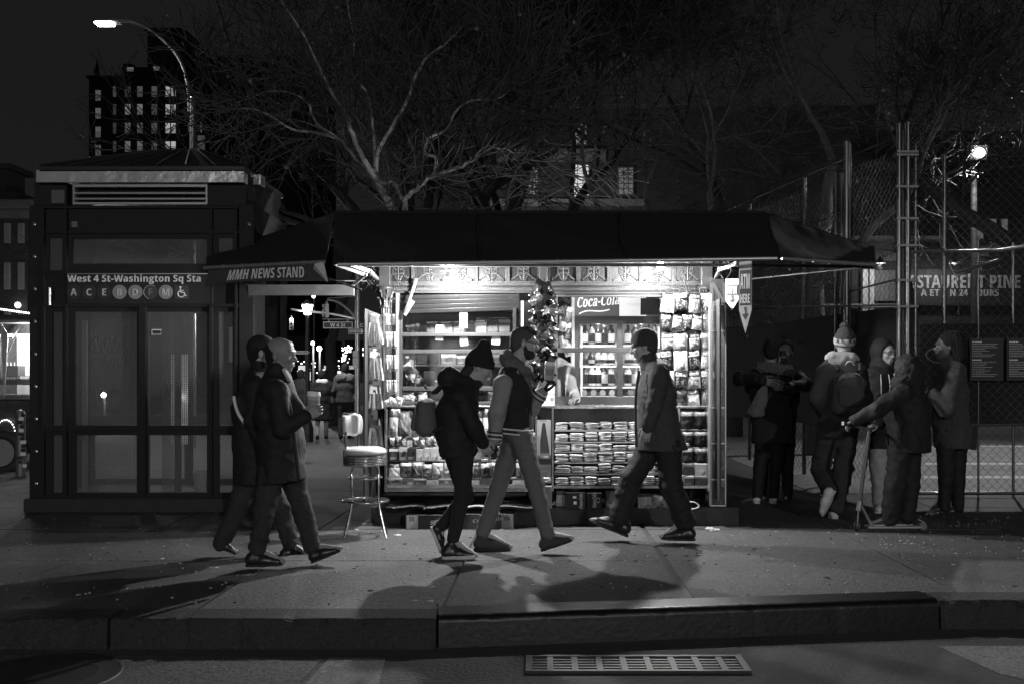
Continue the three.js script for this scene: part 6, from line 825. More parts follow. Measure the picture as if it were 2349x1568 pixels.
// --- wire snack rack to the side of the serving window
{
  const o = thing('snack_rack', 'black wire rack full of hanging snack bags beside the serving window', 'rack', P(1575, 935, 9.75)), b = new MB(); for (let x = 1515; x <= 1636; x += 15) b.bar(P(x, 662, 9.77), P(x, 935, 9.77), 0.004, 4); for (let y = 664; y < 940; y += 22) b.bar(P(1513, y, 9.77), P(1638, y, 9.77), 0.004, 4); b.build('wire_grid', MT.blackPlastic, o);
  new MB().bar(P(1566, 632, 9.6), P(1580, 676, 9.65), 0.006, 6).build('hook_rod', MT.steel, o);
  [[672, 714, 4], [722, 757, 5], [764, 800, 4], [804, 846, 4], [850, 890, 4], [895, 932, 4]].forEach(([y0, y1, n], row) => { for (let i = 0; i < n; i++) { const w = 122 / n, x = 1517 + i * w + 5 * (GR() - 0.5), pr = (row < 2 || GR() < 0.6) ? BAZ[(i + row) % 4] : PR[gi(14)], rz = (GR() - 0.5) * 0.32, d = 9.7 - 0.02 * (i % 2) - 0.03 * GR();
    new MB().bar(P(x + w / 2, y0 - 1, d + 0.06), P(x + w / 2, y0 + 1, d - 0.04), 0.003, 4).build('peg', MT.steel, o);
    good('snack_bag', PIL[gi(4)], pr, x, y0 + 1, x + w - 3 + 4 * GR(), y1 + 7 * (GR() - 0.4), d, 0.07, `snack bag on the wire rack, ${ORD[i]} from the left, ${['top', 'second', 'third', 'fourth', 'fifth', 'bottom'][row]} row`, 'snack bag', 'snack bags on the wire rack', { rz, ry: (GR() - 0.5) * 0.9 });
    if (GR() < 0.55) good('snack_bag', PIL[gi(4)], PR[gi(14)], x + 4, y0 + 4, x + w + 1, y1 + 4, d + 0.04, 0.05, `snack bag behind the ${ORD[i]} one in the ${['top', 'second', 'third', 'fourth', 'fifth', 'bottom'][row]} wire rack row`, 'snack bag', 'snack bags on the wire rack', { rz: -rz }); } });
  [[944, 984], [990, 1025], [1028, 1061], [1063, 1089], [1091, 1112]].forEach(([y0, y1], row) => { for (let i = 0; i < 2; i++) { const x = 1562 + i * 31; good('snack_box', row < 3 ? PIL[gi(4)] : BOXG, row < 3 || GR() < 0.4 ? CHEEZ : PR[gi(14)], x, y0, x + 29, y1, 9.5 - row * 0.075, 0.07, `cracker packet beside the folded papers, ${i ? 'outer' : 'inner'} one in the ${['top', 'second', 'third', 'fourth', 'bottom'][row]} row`, 'crackers', 'cracker packets by the magazines', { rz: (GR() - 0.5) * 0.06 }); } });
  for (let k = 0; k < 5; k++) { const y = 770 + k * 82; good('snack_bag', PIL[k % 4], PR[(k * 3) % 14], 1637, y, 1661, y + 62, 9.33, 0.06, `snack bag behind the clear side panel, ${ORD[k]} from the top`, 'snack bag', 'snack bags behind the clear panel', { rz: 0.1 * (k % 2 ? 1 : -1) }); }
}
// --- side rack by the street lamp: wire shelves, small bottles, magazines in clear holders
{
  const o = thing('wire_rack', 'white wire shelf rack at the end of the stand by the lamp post', 'rack', P(892, 935, 9.25)), b = new MB(); for (const x of [882, 897, 911]) for (const d of [9.2, 9.36]) b.bar(P(x, 690, d), P(x, 932, d), 0.004, 5); b.build('upright', MT.steel, o);
  for (const y of [693, 746, 797, 849, 902]) { const c = new MB(); for (const d of [9.2, 9.25, 9.3, 9.36]) c.bar(P(881, y, d), P(912, y, d), 0.004, 5); c.build('wire_shelf', MT.steel, o); }
  const bot = (h) => [[0, 0], [0.016, 0], [0.017, h * 0.12], [0.017, h * 0.62], [0.008, h * 0.78], [0.008, h * 0.84], [0.0105, h * 0.84], [0.0105, h], [0, h]];
  [[797, 34], [849, 34], [902, 30]].forEach(([y, h], row) => { for (let i = 0; i < 6; i++) { const p = P(884 + (i % 3) * 10 + (i > 2 ? 4 : 0), y - 1, 9.22 + (i > 2 ? 0.07 : 0)); const g = new MB().lathe(bot(h / 246), p.x, p.y, p.z, 10); tag(g.build('small_bottle', i % 2 ? MT.white : MN.shelf), `small bottle on the wire rack, ${ORD[i]} on the ${['upper', 'middle', 'lower'][row]} bottle shelf`, 'bottle', 'small bottles on the wire rack'); } });
  for (const [x, i] of [[886, 0], [898, 1]]) { const p = P(x, 745, 9.26); tag(new MB().lathe([[0, 0], [0.03, 0], [0.03, 0.075], [0.033, 0.078], [0.033, 0.1], [0, 0.1]], p.x, p.y, p.z, 14).build('jar', i ? MN.acrylic : MT.white), i ? 'clear lidded jar high on the wire rack' : 'white lidded jar high on the wire rack by the post', 'jar'); }
  [[714, 792], [796, 872], [880, 937], [952, 1040]].forEach(([y0, y1], i) => {
    const t = thing('magazine_holder', `clear holder of magazines on the end of the stand, ${ORD[i]} from the top`, 'magazine holder', P(858, y1, 9.2), 'clear magazine holders'); new MB().px(845, y0, 847, y1, 9.1, 0.22).px(848, y0 + 22, 876, y1, 9.1, 0.005).px(847, y1 - 2, 876, y1, 9.11, 0.2).build('clear_case', MN.acrylic, t);
    for (let k = 0; k < 8; k++) { const g = BOXG.clone(); g.scale(0.09, (y1 - y0) / 246 * (0.72 + 0.26 * GR()), 0.006); g.rotateY(1.0 + 0.05 * k); g.rotateZ(-0.14 + 0.04 * k); g.translate(X(855 + k * 2.1, 9.2), Y((y0 + y1) / 2 + 3, 9.2), -9.15 - k * 0.012); put(g, 'magazine', PR[(i * 3 + k) % 14], t); }
  });
  for (let i = 0; i < 4; i++) good('wrapped_roll', PIL[i], CL.white, 880 + i * 9, 916 - (i % 2) * 6, 896 + i * 9, 931, 9.2, 0.06, `white wrapped bundle on the counter under the wire rack, ${ORD[i]} from the post`, 'bundle', 'wrapped bundles on the counter', { rz: (GR() - 0.5) });
}
// --- boxes on the inner shelves behind the wide window
{
  const med = ['', 'ALEVE', '', '', 'TYLENOL', '', ''].map((t, i) => t ? pText(t, 80 + i, { base: 0.75, fs: 24 }) : PD[(i * 3 + 1) % 14]);
  [[979, 738, 1004, 763], [1006, 738, 1038, 763], [1040, 738, 1064, 763], [1065, 736, 1090, 763], [1091, 734, 1117, 763], [1118, 736, 1143, 763], [1144, 734, 1170, 763]].forEach((q, i) => good('medicine_box', BOXG, med[i], ...q, 10.45, 0.08, `small medicine box on the inner shelf, ${ORD[i]} from the shutter pole`, 'medicine box', 'medicine boxes on the inner shelf', { ry: (GR() - 0.5) * 0.2 }));
  [[1092, 729, 1125, 735], [1128, 729, 1165, 735]].forEach((q, i) => good('medicine_box', BOXG, PD[i + 4], ...q, 10.5, 0.1, `flat box lying on top of the medicine boxes, ${i ? 'right' : 'left'} one`, 'medicine box'));
  for (let i = 0; i < 6; i++) good('white_carton', BOXG, i % 2 ? MT.white : MN.shelf, 1040 + i * 22, 697, 1061 + i * 22, 707, 10.62, 0.1, `white carton on the top inner shelf under the shutter, ${ORD[i]} from the left`, 'carton', 'white cartons on the top shelf');
  [[956, 812, 982, 835], [985, 810, 1010, 836], [1012, 812, 1046, 836], [1048, 816, 1068, 836], [1130, 812, 1152, 836]].forEach((q, i) => good('shelf_box', BOXG, PD[(i * 5 + 2) % 14], ...q, 10.6, 0.08, `printed box on the middle inner shelf, ${ORD[i]} from the left`, 'box', 'boxes on the middle inner shelf'));
  [[930, 858, 938, 884], [942, 862, 950, 884], [972, 851, 998, 885], [1104, 866, 1124, 886]].forEach((q, i) => good('shelf_box', i < 2 ? PIL[i] : BOXG, PD[(i * 4 + 3) % 14], ...q, 10.4, 0.05, ['white sachet on the lower inner shelf near the jamb', 'second white sachet on the lower inner shelf', 'boxed pack with a round dark emblem on the lower inner shelf', 'printed box on the lower inner shelf beside the tall beanie'][i], 'box'));
  [[999, 746, 1017, 780], [1054, 716, 1072, 752], [1055, 770, 1073, 792], [1128, 772, 1147, 790], [1125, 690, 1160, 706]].forEach((q, i) => good('paper_note', BOXG, MT.white, ...q, 9.985, 0.004, `white paper note taped inside the wide window, ${ORD[i]} of five`, 'note', 'notes taped inside the wide window', { rz: (GR() - 0.5) * 0.15 }));
  const shelfRow = (name, y, d, x0, x1, hMin, hMax, wMin, wMax, shelf, skip) => { let n = 0; for (let x = x0; x < x1;) { const w = wMin + (wMax - wMin) * GR(), h = hMin + (hMax - hMin) * GR(); if (!skip || x + w < skip[0] || x > skip[1]) { good(name, GR() < 0.35 ? PIL[gi(4)] : BOXG, PD[gi(14)], x, y - h, x + w - 1.5, y, d, 0.06, `small pack on the ${shelf}, ${ORD[n++]} from the jamb`, 'pack', 'small packs on the inner shelves'); } x += w; } };
  shelfRow('small_pack', 884.5, 10.5, 952, 1000, 12, 22, 7, 12, 'lower inner shelf back row'); shelfRow('small_pack', 835.5, 10.7, 930, 1060, 14, 22, 9, 16, 'middle inner shelf back row'); shelfRow('small_pack', 706.5, 10.7, 928, 1038, 6, 10, 9, 18, 'top inner shelf'); shelfRow('small_pack', 763.5, 10.6, 930, 978, 14, 24, 8, 14, 'medicine shelf end');
  for (let i = 0; i < 3; i++) good('snack_bag', PIL[i], PR[6 + i], 928 + i * 8, 832 + i * 9, 950 + i * 8, 868 + i * 6, 10.2, 0.05, `plastic bag hanging inside the wide window by the jamb, ${ORD[i]} one`, 'bag', 'bags hung inside the wide window', { rz: 0.6 });
  [[924, 900, 950, 920], [960, 898, 980, 921], [1119, 898, 1140, 921]].forEach((q, i) => good('snack_bag', PIL[i + 1], PR[9 + i], ...q, 10.15, 0.05, `snack bag lying behind the lowest pane, ${ORD[i]} from the jamb`, 'bag'));
}
// --- drinks fridge behind the serving window
{
  const d = 10.9, o = thing('drinks_fridge', 'lit drinks fridge with script lettering inside the serving window', 'fridge', P(1425, 1100, d)), fp = (n, f, m, opt) => { const b = new MB(); f(b); return b.build(n, m, o, opt); }, dk = mat(0.05, 0.4), wi = mat(0.7, 0.5);
  fp('cabinet', (b) => b.px(1312, 668, 1318, 1110, d, 0.5).px(1524, 668, 1530, 1110, d, 0.5).px(1318, 668, 1524, 671, d, 0.5).px(1318, 1100, 1524, 1110, d, 0.5).px(1318, 671, 1524, 1100, d + 0.44, 0.02), wi);
  fp('door_frame', (b) => { b.px(1318, 725, 1524, 743, d, 0.05).px(1318, 743, 1329, 1100, d, 0.05).px(1416, 743, 1428, 1100, d, 0.05).px(1516, 743, 1524, 1100, d, 0.05).px(1329, 1090, 1516, 1100, d, 0.05).px(1329, 910, 1516, 920, d, 0.05); }, dk);
  for (const [a, c] of [[1329, 1416], [1428, 1516]]) fp('door_glass', (b) => b.px(a, 743, c, 910, d + 0.02, 0.006), MT.glass);
  const sign = printMat(canvasTex(512, 128, (c, w, h) => { c.fillStyle = gray(0.33); c.fillRect(0, 0, w, h); c.fillStyle = gray(0.97); c.fillRect(w * 0.5, 0, w * 0.3, h); c.fillStyle = gray(0.07); c.fillRect(w * 0.8, 8, w * 0.2, h - 30); c.fillStyle = gray(1); c.save(); c.translate(8, 62); c.scale(1, 1.55); script(c, 'Coca-Cola', 6, -4, 50, -0.05, -0.3); c.restore(); c.lineWidth = 7; c.strokeStyle = gray(1); c.beginPath(); c.moveTo(26, 116); c.bezierCurveTo(90, 80, 120, 118, 200, 92); c.stroke(); c.font = 'bold 26px sans-serif'; c.fillStyle = gray(0.8); c.fillText('enjoy', w * 0.62, 74); }), 0.5); sign.emissiveMap = sign.map; sign.emissive.setRGB(1, 1, 1); sign.emissiveIntensity = 0.6;
  { const m = fp('lit_sign', (b) => b.px(1318, 671, 1524, 725, d - 0.005, 0.03), sign, { uv: true }); const g = m.geometry, p = g.attributes.position, u = g.attributes.uv, a = X(1318, d - 0.005) - o.base.x, e = X(1524, d - 0.005) - o.base.x, y0 = Y(725, d - 0.005) - o.base.y, y1 = Y(671, d - 0.005) - o.base.y; for (let i = 0; i < p.count; i++) u.setXY(i, (p.getX(i) - a) / (e - a), (p.getY(i) - y0) / (y1 - y0)); }
  fp('wall_monitor', (b) => b.px(1470, 684, 1528, 722, d - 0.2, 0.04, { rx: 0.15 }), MT.blackPlastic); fp('price_strip', (b) => { for (const y of [791, 838, 886, 907]) b.px(1330, y, 1415, y + 4, d + 0.05, 0.01).px(1429, y, 1515, y + 4, d + 0.05, 0.01); }, mat(0.85, 0.5));
  fp('shelf', (b) => { for (const y of [793, 840, 888]) b.px(1319, y, 1523, y + 2, d + 0.06, 0.36); }, wi);
  for (const x of [1334, 1422, 1511]) fp('light_tube', (b) => b.bar(P(x, 750, d + 0.06), P(x, 905, d + 0.06), 0.007, 6), glow(2.5)); for (const x of [1372, 1472]) for (const y of [748, 802, 848]) bulbLight(P(x, y, d + 0.045), 0.075, 1);
  const prof = (h, r) => [[0, 0], [r * 0.92, 0], [r, h * 0.04], [r, h * 0.3], [r * 0.93, h * 0.36], [r, h * 0.42], [r, h * 0.6], [r * 0.45, h * 0.84], [r * 0.4, h * 0.9], [r * 0.42, h * 0.9]], mats = [mat(0.03, 0.12), mat(0.08, 0.12), mat(0.35, 0.15), mat(0.02, 0.1), mat(0.55, 0.2)], kinds = {};
  const bottle = (h, r, mi, wide) => { const g = new THREE.Group(); const lg = (pr, m, n) => { const q = new THREE.LatheGeometry(pr.map(([a, b]) => new THREE.Vector2(a, b)), 14), s = new THREE.Mesh(q, m); s.name = n; s.castShadow = s.receiveShadow = true; g.add(s); }; lg(prof(h, r), mats[mi], 'bottle_body'); lg([[0, h * 0.9], [r * 0.5, h * 0.9], [r * 0.5, h], [0, h]], mi % 2 ? MT.white : MT.black, 'cap'); lg([[r * 1.02, h * 0.12], [r * 1.03, h * 0.14], [r * 1.03, h * (wide ? 0.55 : 0.36)], [r * 1.02, h * (wide ? 0.56 : 0.37)]], mi === 2 ? mats[0] : mats[(mi + 4) % 5], 'paper_label'); return g; };
  [[791, 40], [838, 29], [886, 43]].forEach(([y, hp], row) => { [[1329, 1416], [1428, 1516]].forEach(([a, c], door) => { for (let i = 0; i < 5; i++) { if (door && row > 0 && i > 2) continue; const S = F / (d + 0.12), mi = (row === 0 ? [0, 2, 0, 1, 0] : row === 1 ? [1, 3, 2, 4, 4] : [1, 4, 4, 3, 2])[(i + door * 2) % 5], key = row + '_' + mi, x = a + 8 + (c - a - 12) * i / 5 + 5; let b;
    const lab = `drink bottle, ${ORD[i]} from the left on the ${['top', 'middle', 'lower'][row]} shelf of the ${door ? 'right' : 'left'} fridge door`, pos = P(x, y, d + 0.12).setY(Y(y - 1, d + 0.06) + 0.003);
    if (kinds[key]) b = copy(kinds[key], pos, lab); else { b = kinds[key] = bottle(hp * 1.12 / S, 8.6 / S, mi, row !== 1); b.name = numbered('drink_bottle'); scene.add(b); b.position.copy(pos); tag(b, lab, 'bottle', 'drink bottles in the lit fridge'); } } }); });
  for (let i = 0; i < 6; i++) { const x = (i < 4 ? 1340 : 1350) + i * 21, p = P(x + (i > 3 ? 12 : 0), 900, d + 0.1); const g = new THREE.CylinderGeometry(0.033, 0.033, 0.12, 16); g.rotateX(Math.PI / 2); const m = put(g, 'drink_can', MT.steel); m.position.copy(p); tag(m, `drink can lying on the fridge floor, ${ORD[i]} from the left`, 'can', 'cans lying in the fridge'); }
  for (let i = 0; i < 6; i++) good('crisp_bag', PIL[i % 4], PR[i + 5], 1282 + (i % 2) * 9, 684 + i * 19, 1302 + (i % 2) * 9, 722 + i * 19, 10.2 + 0.02 * i, 0.06, `crisp bag hanging inside the serving window above the vendor, ${ORD[i]} from the top`, 'crisps', 'crisp bags inside the serving window', { rz: -0.4 + 0.15 * i });
}
// --- chrome stool with a padded back
{
  const d = 8.62, o = thing('bar_stool', 'chrome bar stool with white padded seat and backrest beside the stand', 'stool', P(838, 1228, d)), q = (x, y, z = 0) => P(x, y, d - z), S = F / d, cx = q(836, 1040), R1 = 50 / S;
  new MB().lathe([[0, 0.062], [R1 * 0.7, 0.06], [R1 * 0.93, 0.045], [R1, 0.018], [R1 * 0.97, -0.005], [0, -0.01]], cx.x, cx.y, cx.z, 32).build('seat', matP(0.55, 0.35, { clearcoat: 0.4, clearcoatRoughness: 0.25 }), o);
  const band = [[R1 * 0.9, -0.01]]; for (let i = 0; i < 4; i++) band.push([R1 * 0.98, -0.014 - i * 0.022], [R1 * 0.99, -0.02 - i * 0.022], [R1 * 0.94, -0.032 - i * 0.022]); band.push([R1 * 0.8, -0.104], [0, -0.106]); new MB().lathe(band, cx.x, cx.y, cx.z, 32).build('ribbed_band', MT.chrome, o);
  const f = new Field(); f.flat(q(808, 990, -0.02), q(809, 955, -0.02), 0.072, 0.024, 0.07, 0.022, new V3(0.86, 0, 0.5), new V3(-0.5, 0, 0.86), 0.02); f.flat(q(790, 975, 0.06), q(826, 972, -0.06), 0.085, 0.022, 0.085, 0.022, UP, new V3(-0.5, 0, 0.86), 0.03); put(f.mesh(0.008), 'backrest', matP(0.5, 0.35, { clearcoat: 0.4, clearcoatRoughness: 0.25 }), o);
  new MB().box(q(806, 972).x - 0.02, q(0, 972).y, q(806, 0).z - 0.03, 0.15, 0.2, 0.02, { ry: 0.52, r: 0.01 }).build('backrest_shell', MT.chrome, o); for (const [x, z] of [[793, 0.08], [822, -0.08]]) new MB().tube([q(x, 990, z), q(x, 1020, z), q(x + 4, 1062, z * 0.9), q(x + 22, 1070, z * 0.5)], 0.011, 8, 16).build('back_post', MT.chrome, o);
  for (const [sx, sz] of [[-1, 1], [1, 1], [-1, -1], [1, -1]]) { const x = 838 + sx * 30; new MB().tube([q(838 + sx * 8, 1066, sz * 0.03), q(x - sx * 4, 1068, sz * 0.09), q(x, 1082, sz * 0.115), q(x + sx * 1, 1150, sz * 0.135), q(x + sx * 8, 1190, sz * 0.15), q(x + sx * 18, gd(0) ? 874 + 3038 / (d - sz * 0.17) - 1 : 0, sz * 0.17)], 0.0125, 8, 40).build('leg', MT.chrome, o); }
  for (const [y, r] of [[1094, 0.135], [1147, 0.195]]) { const c = q(838, y); new MB().add(new THREE.TorusGeometry(r, 0.012, 8, 48), M4().makeRotationX(Math.PI / 2).setPosition(c.x, c.y, c.z)).build('foot_ring', MT.chrome, o); }
}
// --- cash machine pennants on the far end of the awning
{
  const pen = (cx, y0, y1, hw, d, ry, lines, label) => { const o = thing('pennant_sign', label, 'sign', P(cx, y0, d)), S = F / d, w = hw / S, h = (y1 - y0) / S, s = new THREE.Shape(); s.moveTo(-w, 0); s.lineTo(w, 0); s.lineTo(w, -h * 0.68); s.lineTo(0, -h); s.lineTo(-w, -h * 0.68); const g = new THREE.ExtrudeGeometry(s, { depth: 0.012, bevelEnabled: false }); o.base = null; o.rotation.y = ry; const m = new THREE.Mesh(g, mat(0.5, 0.6)); m.name = 'board'; m.castShadow = m.receiveShadow = true; o.add(m);
    lines.forEach(([t, y, hh, inv, wid]) => { if (inv) { const r = new THREE.Mesh(new THREE.BoxGeometry(w * 1.75, hh * 1.5, 0.003), mat(0.07, 0.6)); r.name = 'band'; r.position.set(0, -h * y, 0.0135); o.add(r); } if (t === '>') { const a = new THREE.Shape(); for (const [x, yy] of [[-0.2, 0.5], [0.2, 0.5], [0.2, -0.1], [0.5, -0.1], [0, -0.6], [-0.5, -0.1], [-0.2, -0.1]]) a.lineTo(x * w, yy * hh * 2); const e = new THREE.Mesh(new THREE.ExtrudeGeometry(a, { depth: 0.003, bevelEnabled: false }), mat(0.07, 0.6)); e.name = 'arrow'; e.position.set(0, -h * y, 0.0125); o.add(e); return; } const g2 = textGeo(t, hh, 0.003, font, w * wid), e = new THREE.Mesh(g2, mat(inv ? 0.8 : 0.07, 0.6)); e.name = 'lettering'; e.position.set(0, -h * y - hh / 2, inv ? 0.016 : 0.0125); o.add(e); }); return o; };
  pen(1711, 600, 764, 15, 8.75, -0.55, [['ATM', 0.28, 0.13, true, 1.5], ['HERE', 0.52, 0.08, true, 1.5], ['>', 0.72, 0.05, false, 1]], 'tall white pennant reading ATM HERE under the awning end');
  pen(1680, 640, 712, 15, 9.2, -0.4, [['ATM', 0.36, 0.065, true, 1.5], ['>', 0.64, 0.03, false, 1]], 'shorter white pennant reading ATM, hung behind the tall one');
  const o = thing('side_sign', 'dark board with a big white letter at the rack end of the stand', 'sign', P(1648, 700, 9.55)); new MB().px(1634, 640, 1662, 702, 9.55, 0.01).build('board', mat(0.012, 0.7), o); { const g = textGeo('N', 0.19, 0.004, font); g.translate(X(1648, 9.54), Y(694, 9.54), -9.548); new MB().add(g).build('lettering', mat(0.035, 0.7), o); }
}
// ================= STREET BEHIND: lamps, signals, buildings, truck, fence =================
const taper = (pts, rad, seg = 5) => {   // tapering tube through points
  const n = pts.length, pos = [], idx = [], N = new V3(), B = new V3(), Tn = new V3(), ref = new V3(0.31, 0.2, 0.93).normalize();
  for (let i = 0; i < n; i++) { Tn.copy(pts[Math.min(n - 1, i + 1)]).sub(pts[Math.max(0, i - 1)]).normalize(); N.crossVectors(Tn, ref).normalize(); B.crossVectors(Tn, N); for (let k = 0; k < seg; k++) { const a = k / seg * Math.PI * 2; pos.push(pts[i].x + rad[i] * (Math.cos(a) * N.x + Math.sin(a) * B.x), pts[i].y + rad[i] * (Math.cos(a) * N.y + Math.sin(a) * B.y), pts[i].z + rad[i] * (Math.cos(a) * N.z + Math.sin(a) * B.z)); } }
  for (let i = 0; i + 1 < n; i++) for (let k = 0; k < seg; k++) { const a = i * seg + k, b = i * seg + (k + 1) % seg; idx.push(a, b, a + seg, b, b + seg, a + seg); }
  return [pos, idx];
};
class Tubes { constructor() { this.p = []; this.i = []; } add(pts, rad, seg) { const o = this.p.length / 3, [p, i] = taper(pts, rad, seg); for (const v of p) this.p.push(v); for (const v of i) this.i.push(v + o); return this; }
  build(name, m, parent, o) { const g = new THREE.BufferGeometry(); g.setAttribute('position', new THREE.Float32BufferAttribute(this.p, 3)); g.setIndex(this.i); g.computeVertexNormals(); const p = g.attributes.position, uv = new Float32Array(p.count * 2); for (let k = 0; k < p.count; k++) { uv[2 * k] = p.getX(k) + p.getZ(k); uv[2 * k + 1] = p.getY(k); } g.setAttribute('uv', new THREE.BufferAttribute(uv, 2)); return put(g, name, m, parent, o); } }
// --- tall street lamp beyond the lift
{
  const d = 20, o = thing('street_lamp', 'tall street lamp with a curved arm rising behind the lift house', 'street lamp', new V3(X(441, d), 0, -d)), q = (x, y) => P(x, y, d);
  new MB().bar(new V3(X(441, d), 0, -d), q(441, 228), 0.075, 12, 0.055).sph(...q(441, 226).toArray(), 0.06, 10).build('pole', MT.galv, o);
  new MB().tube([q(433, 256), q(432, 215), q(424, 168), q(405, 126), q(369, 87), q(330, 60), q(300, 49), q(262, 46)], 0.035, 8, 60).build('arm', MT.galv, o); for (const y of [240, 252]) new MB().bar(q(431, y), q(444, y), 0.03, 6).build('clamp', MT.galv, o);
  new MB().px(218, 42, 268, 48, d - 0.12, 0.26, { r: 0.02 }).build('lamp_head', MT.galv, o); new MB().px(214, 48, 254, 53, d - 0.1, 0.22, { r: 0.02 }).build('lamp_lens', glow(25), o);
  const p = q(234, 56), l = new THREE.SpotLight(0xffffff, 60, 0, 1.3, 0.6, 2); l.position.copy(p); l.target.position.set(p.x + 1.5, 0, p.z + 2); l.castShadow = true; l.shadow.radius = 6; scene.add(l, l.target);
  for (const [y0, y1] of [[311, 322], [327, 343]]) new MB().px(450, y0, 469, y1, d - 0.05, 0.02).build('small_sign', mat(0.5, 0.5), o); new MB().tube([q(446, 322), q(440, 328), q(448, 334), q(437, 326)], 0.012, 5, 12).build('cable', MT.black, o);
}
// --- lantern post
{
  const d = 22, o = thing('lantern_post', 'glowing lantern on a slender black post down the side street', 'street lamp', new V3(X(705, d), 0, -d)), p = P(705, 722, d);
  new MB().lathe([[0.13, 0], [0.13, 0.3], [0.08, 0.5], [0.06, 0.6], [0.045, p.y], [0.06, p.y]], p.x, 0, p.z, 12).build('post', MT.iron, o);
  new MB().lathe([[0.075, 0], [0.12, 0.21], [0, 0.215]], p.x, p.y, p.z, 6).build('lamp_glass', glow(7), o); new MB().lathe([[0.135, 0.22], [0.06, 0.3], [0, 0.34]], p.x, p.y, p.z, 6).build('lamp_cap', MT.iron, o); for (let i = 0; i < 6; i++) { const a = i / 6 * Math.PI * 2; new MB().bar(new V3(p.x + 0.077 * Math.cos(a), p.y, p.z + 0.077 * Math.sin(a)), new V3(p.x + 0.125 * Math.cos(a), p.y + 0.215, p.z + 0.125 * Math.sin(a)), 0.007, 4).build('glazing_bar', MT.iron, o); }
  bulbLight(new V3(p.x, p.y + 0.12, p.z), 22, 3);
}
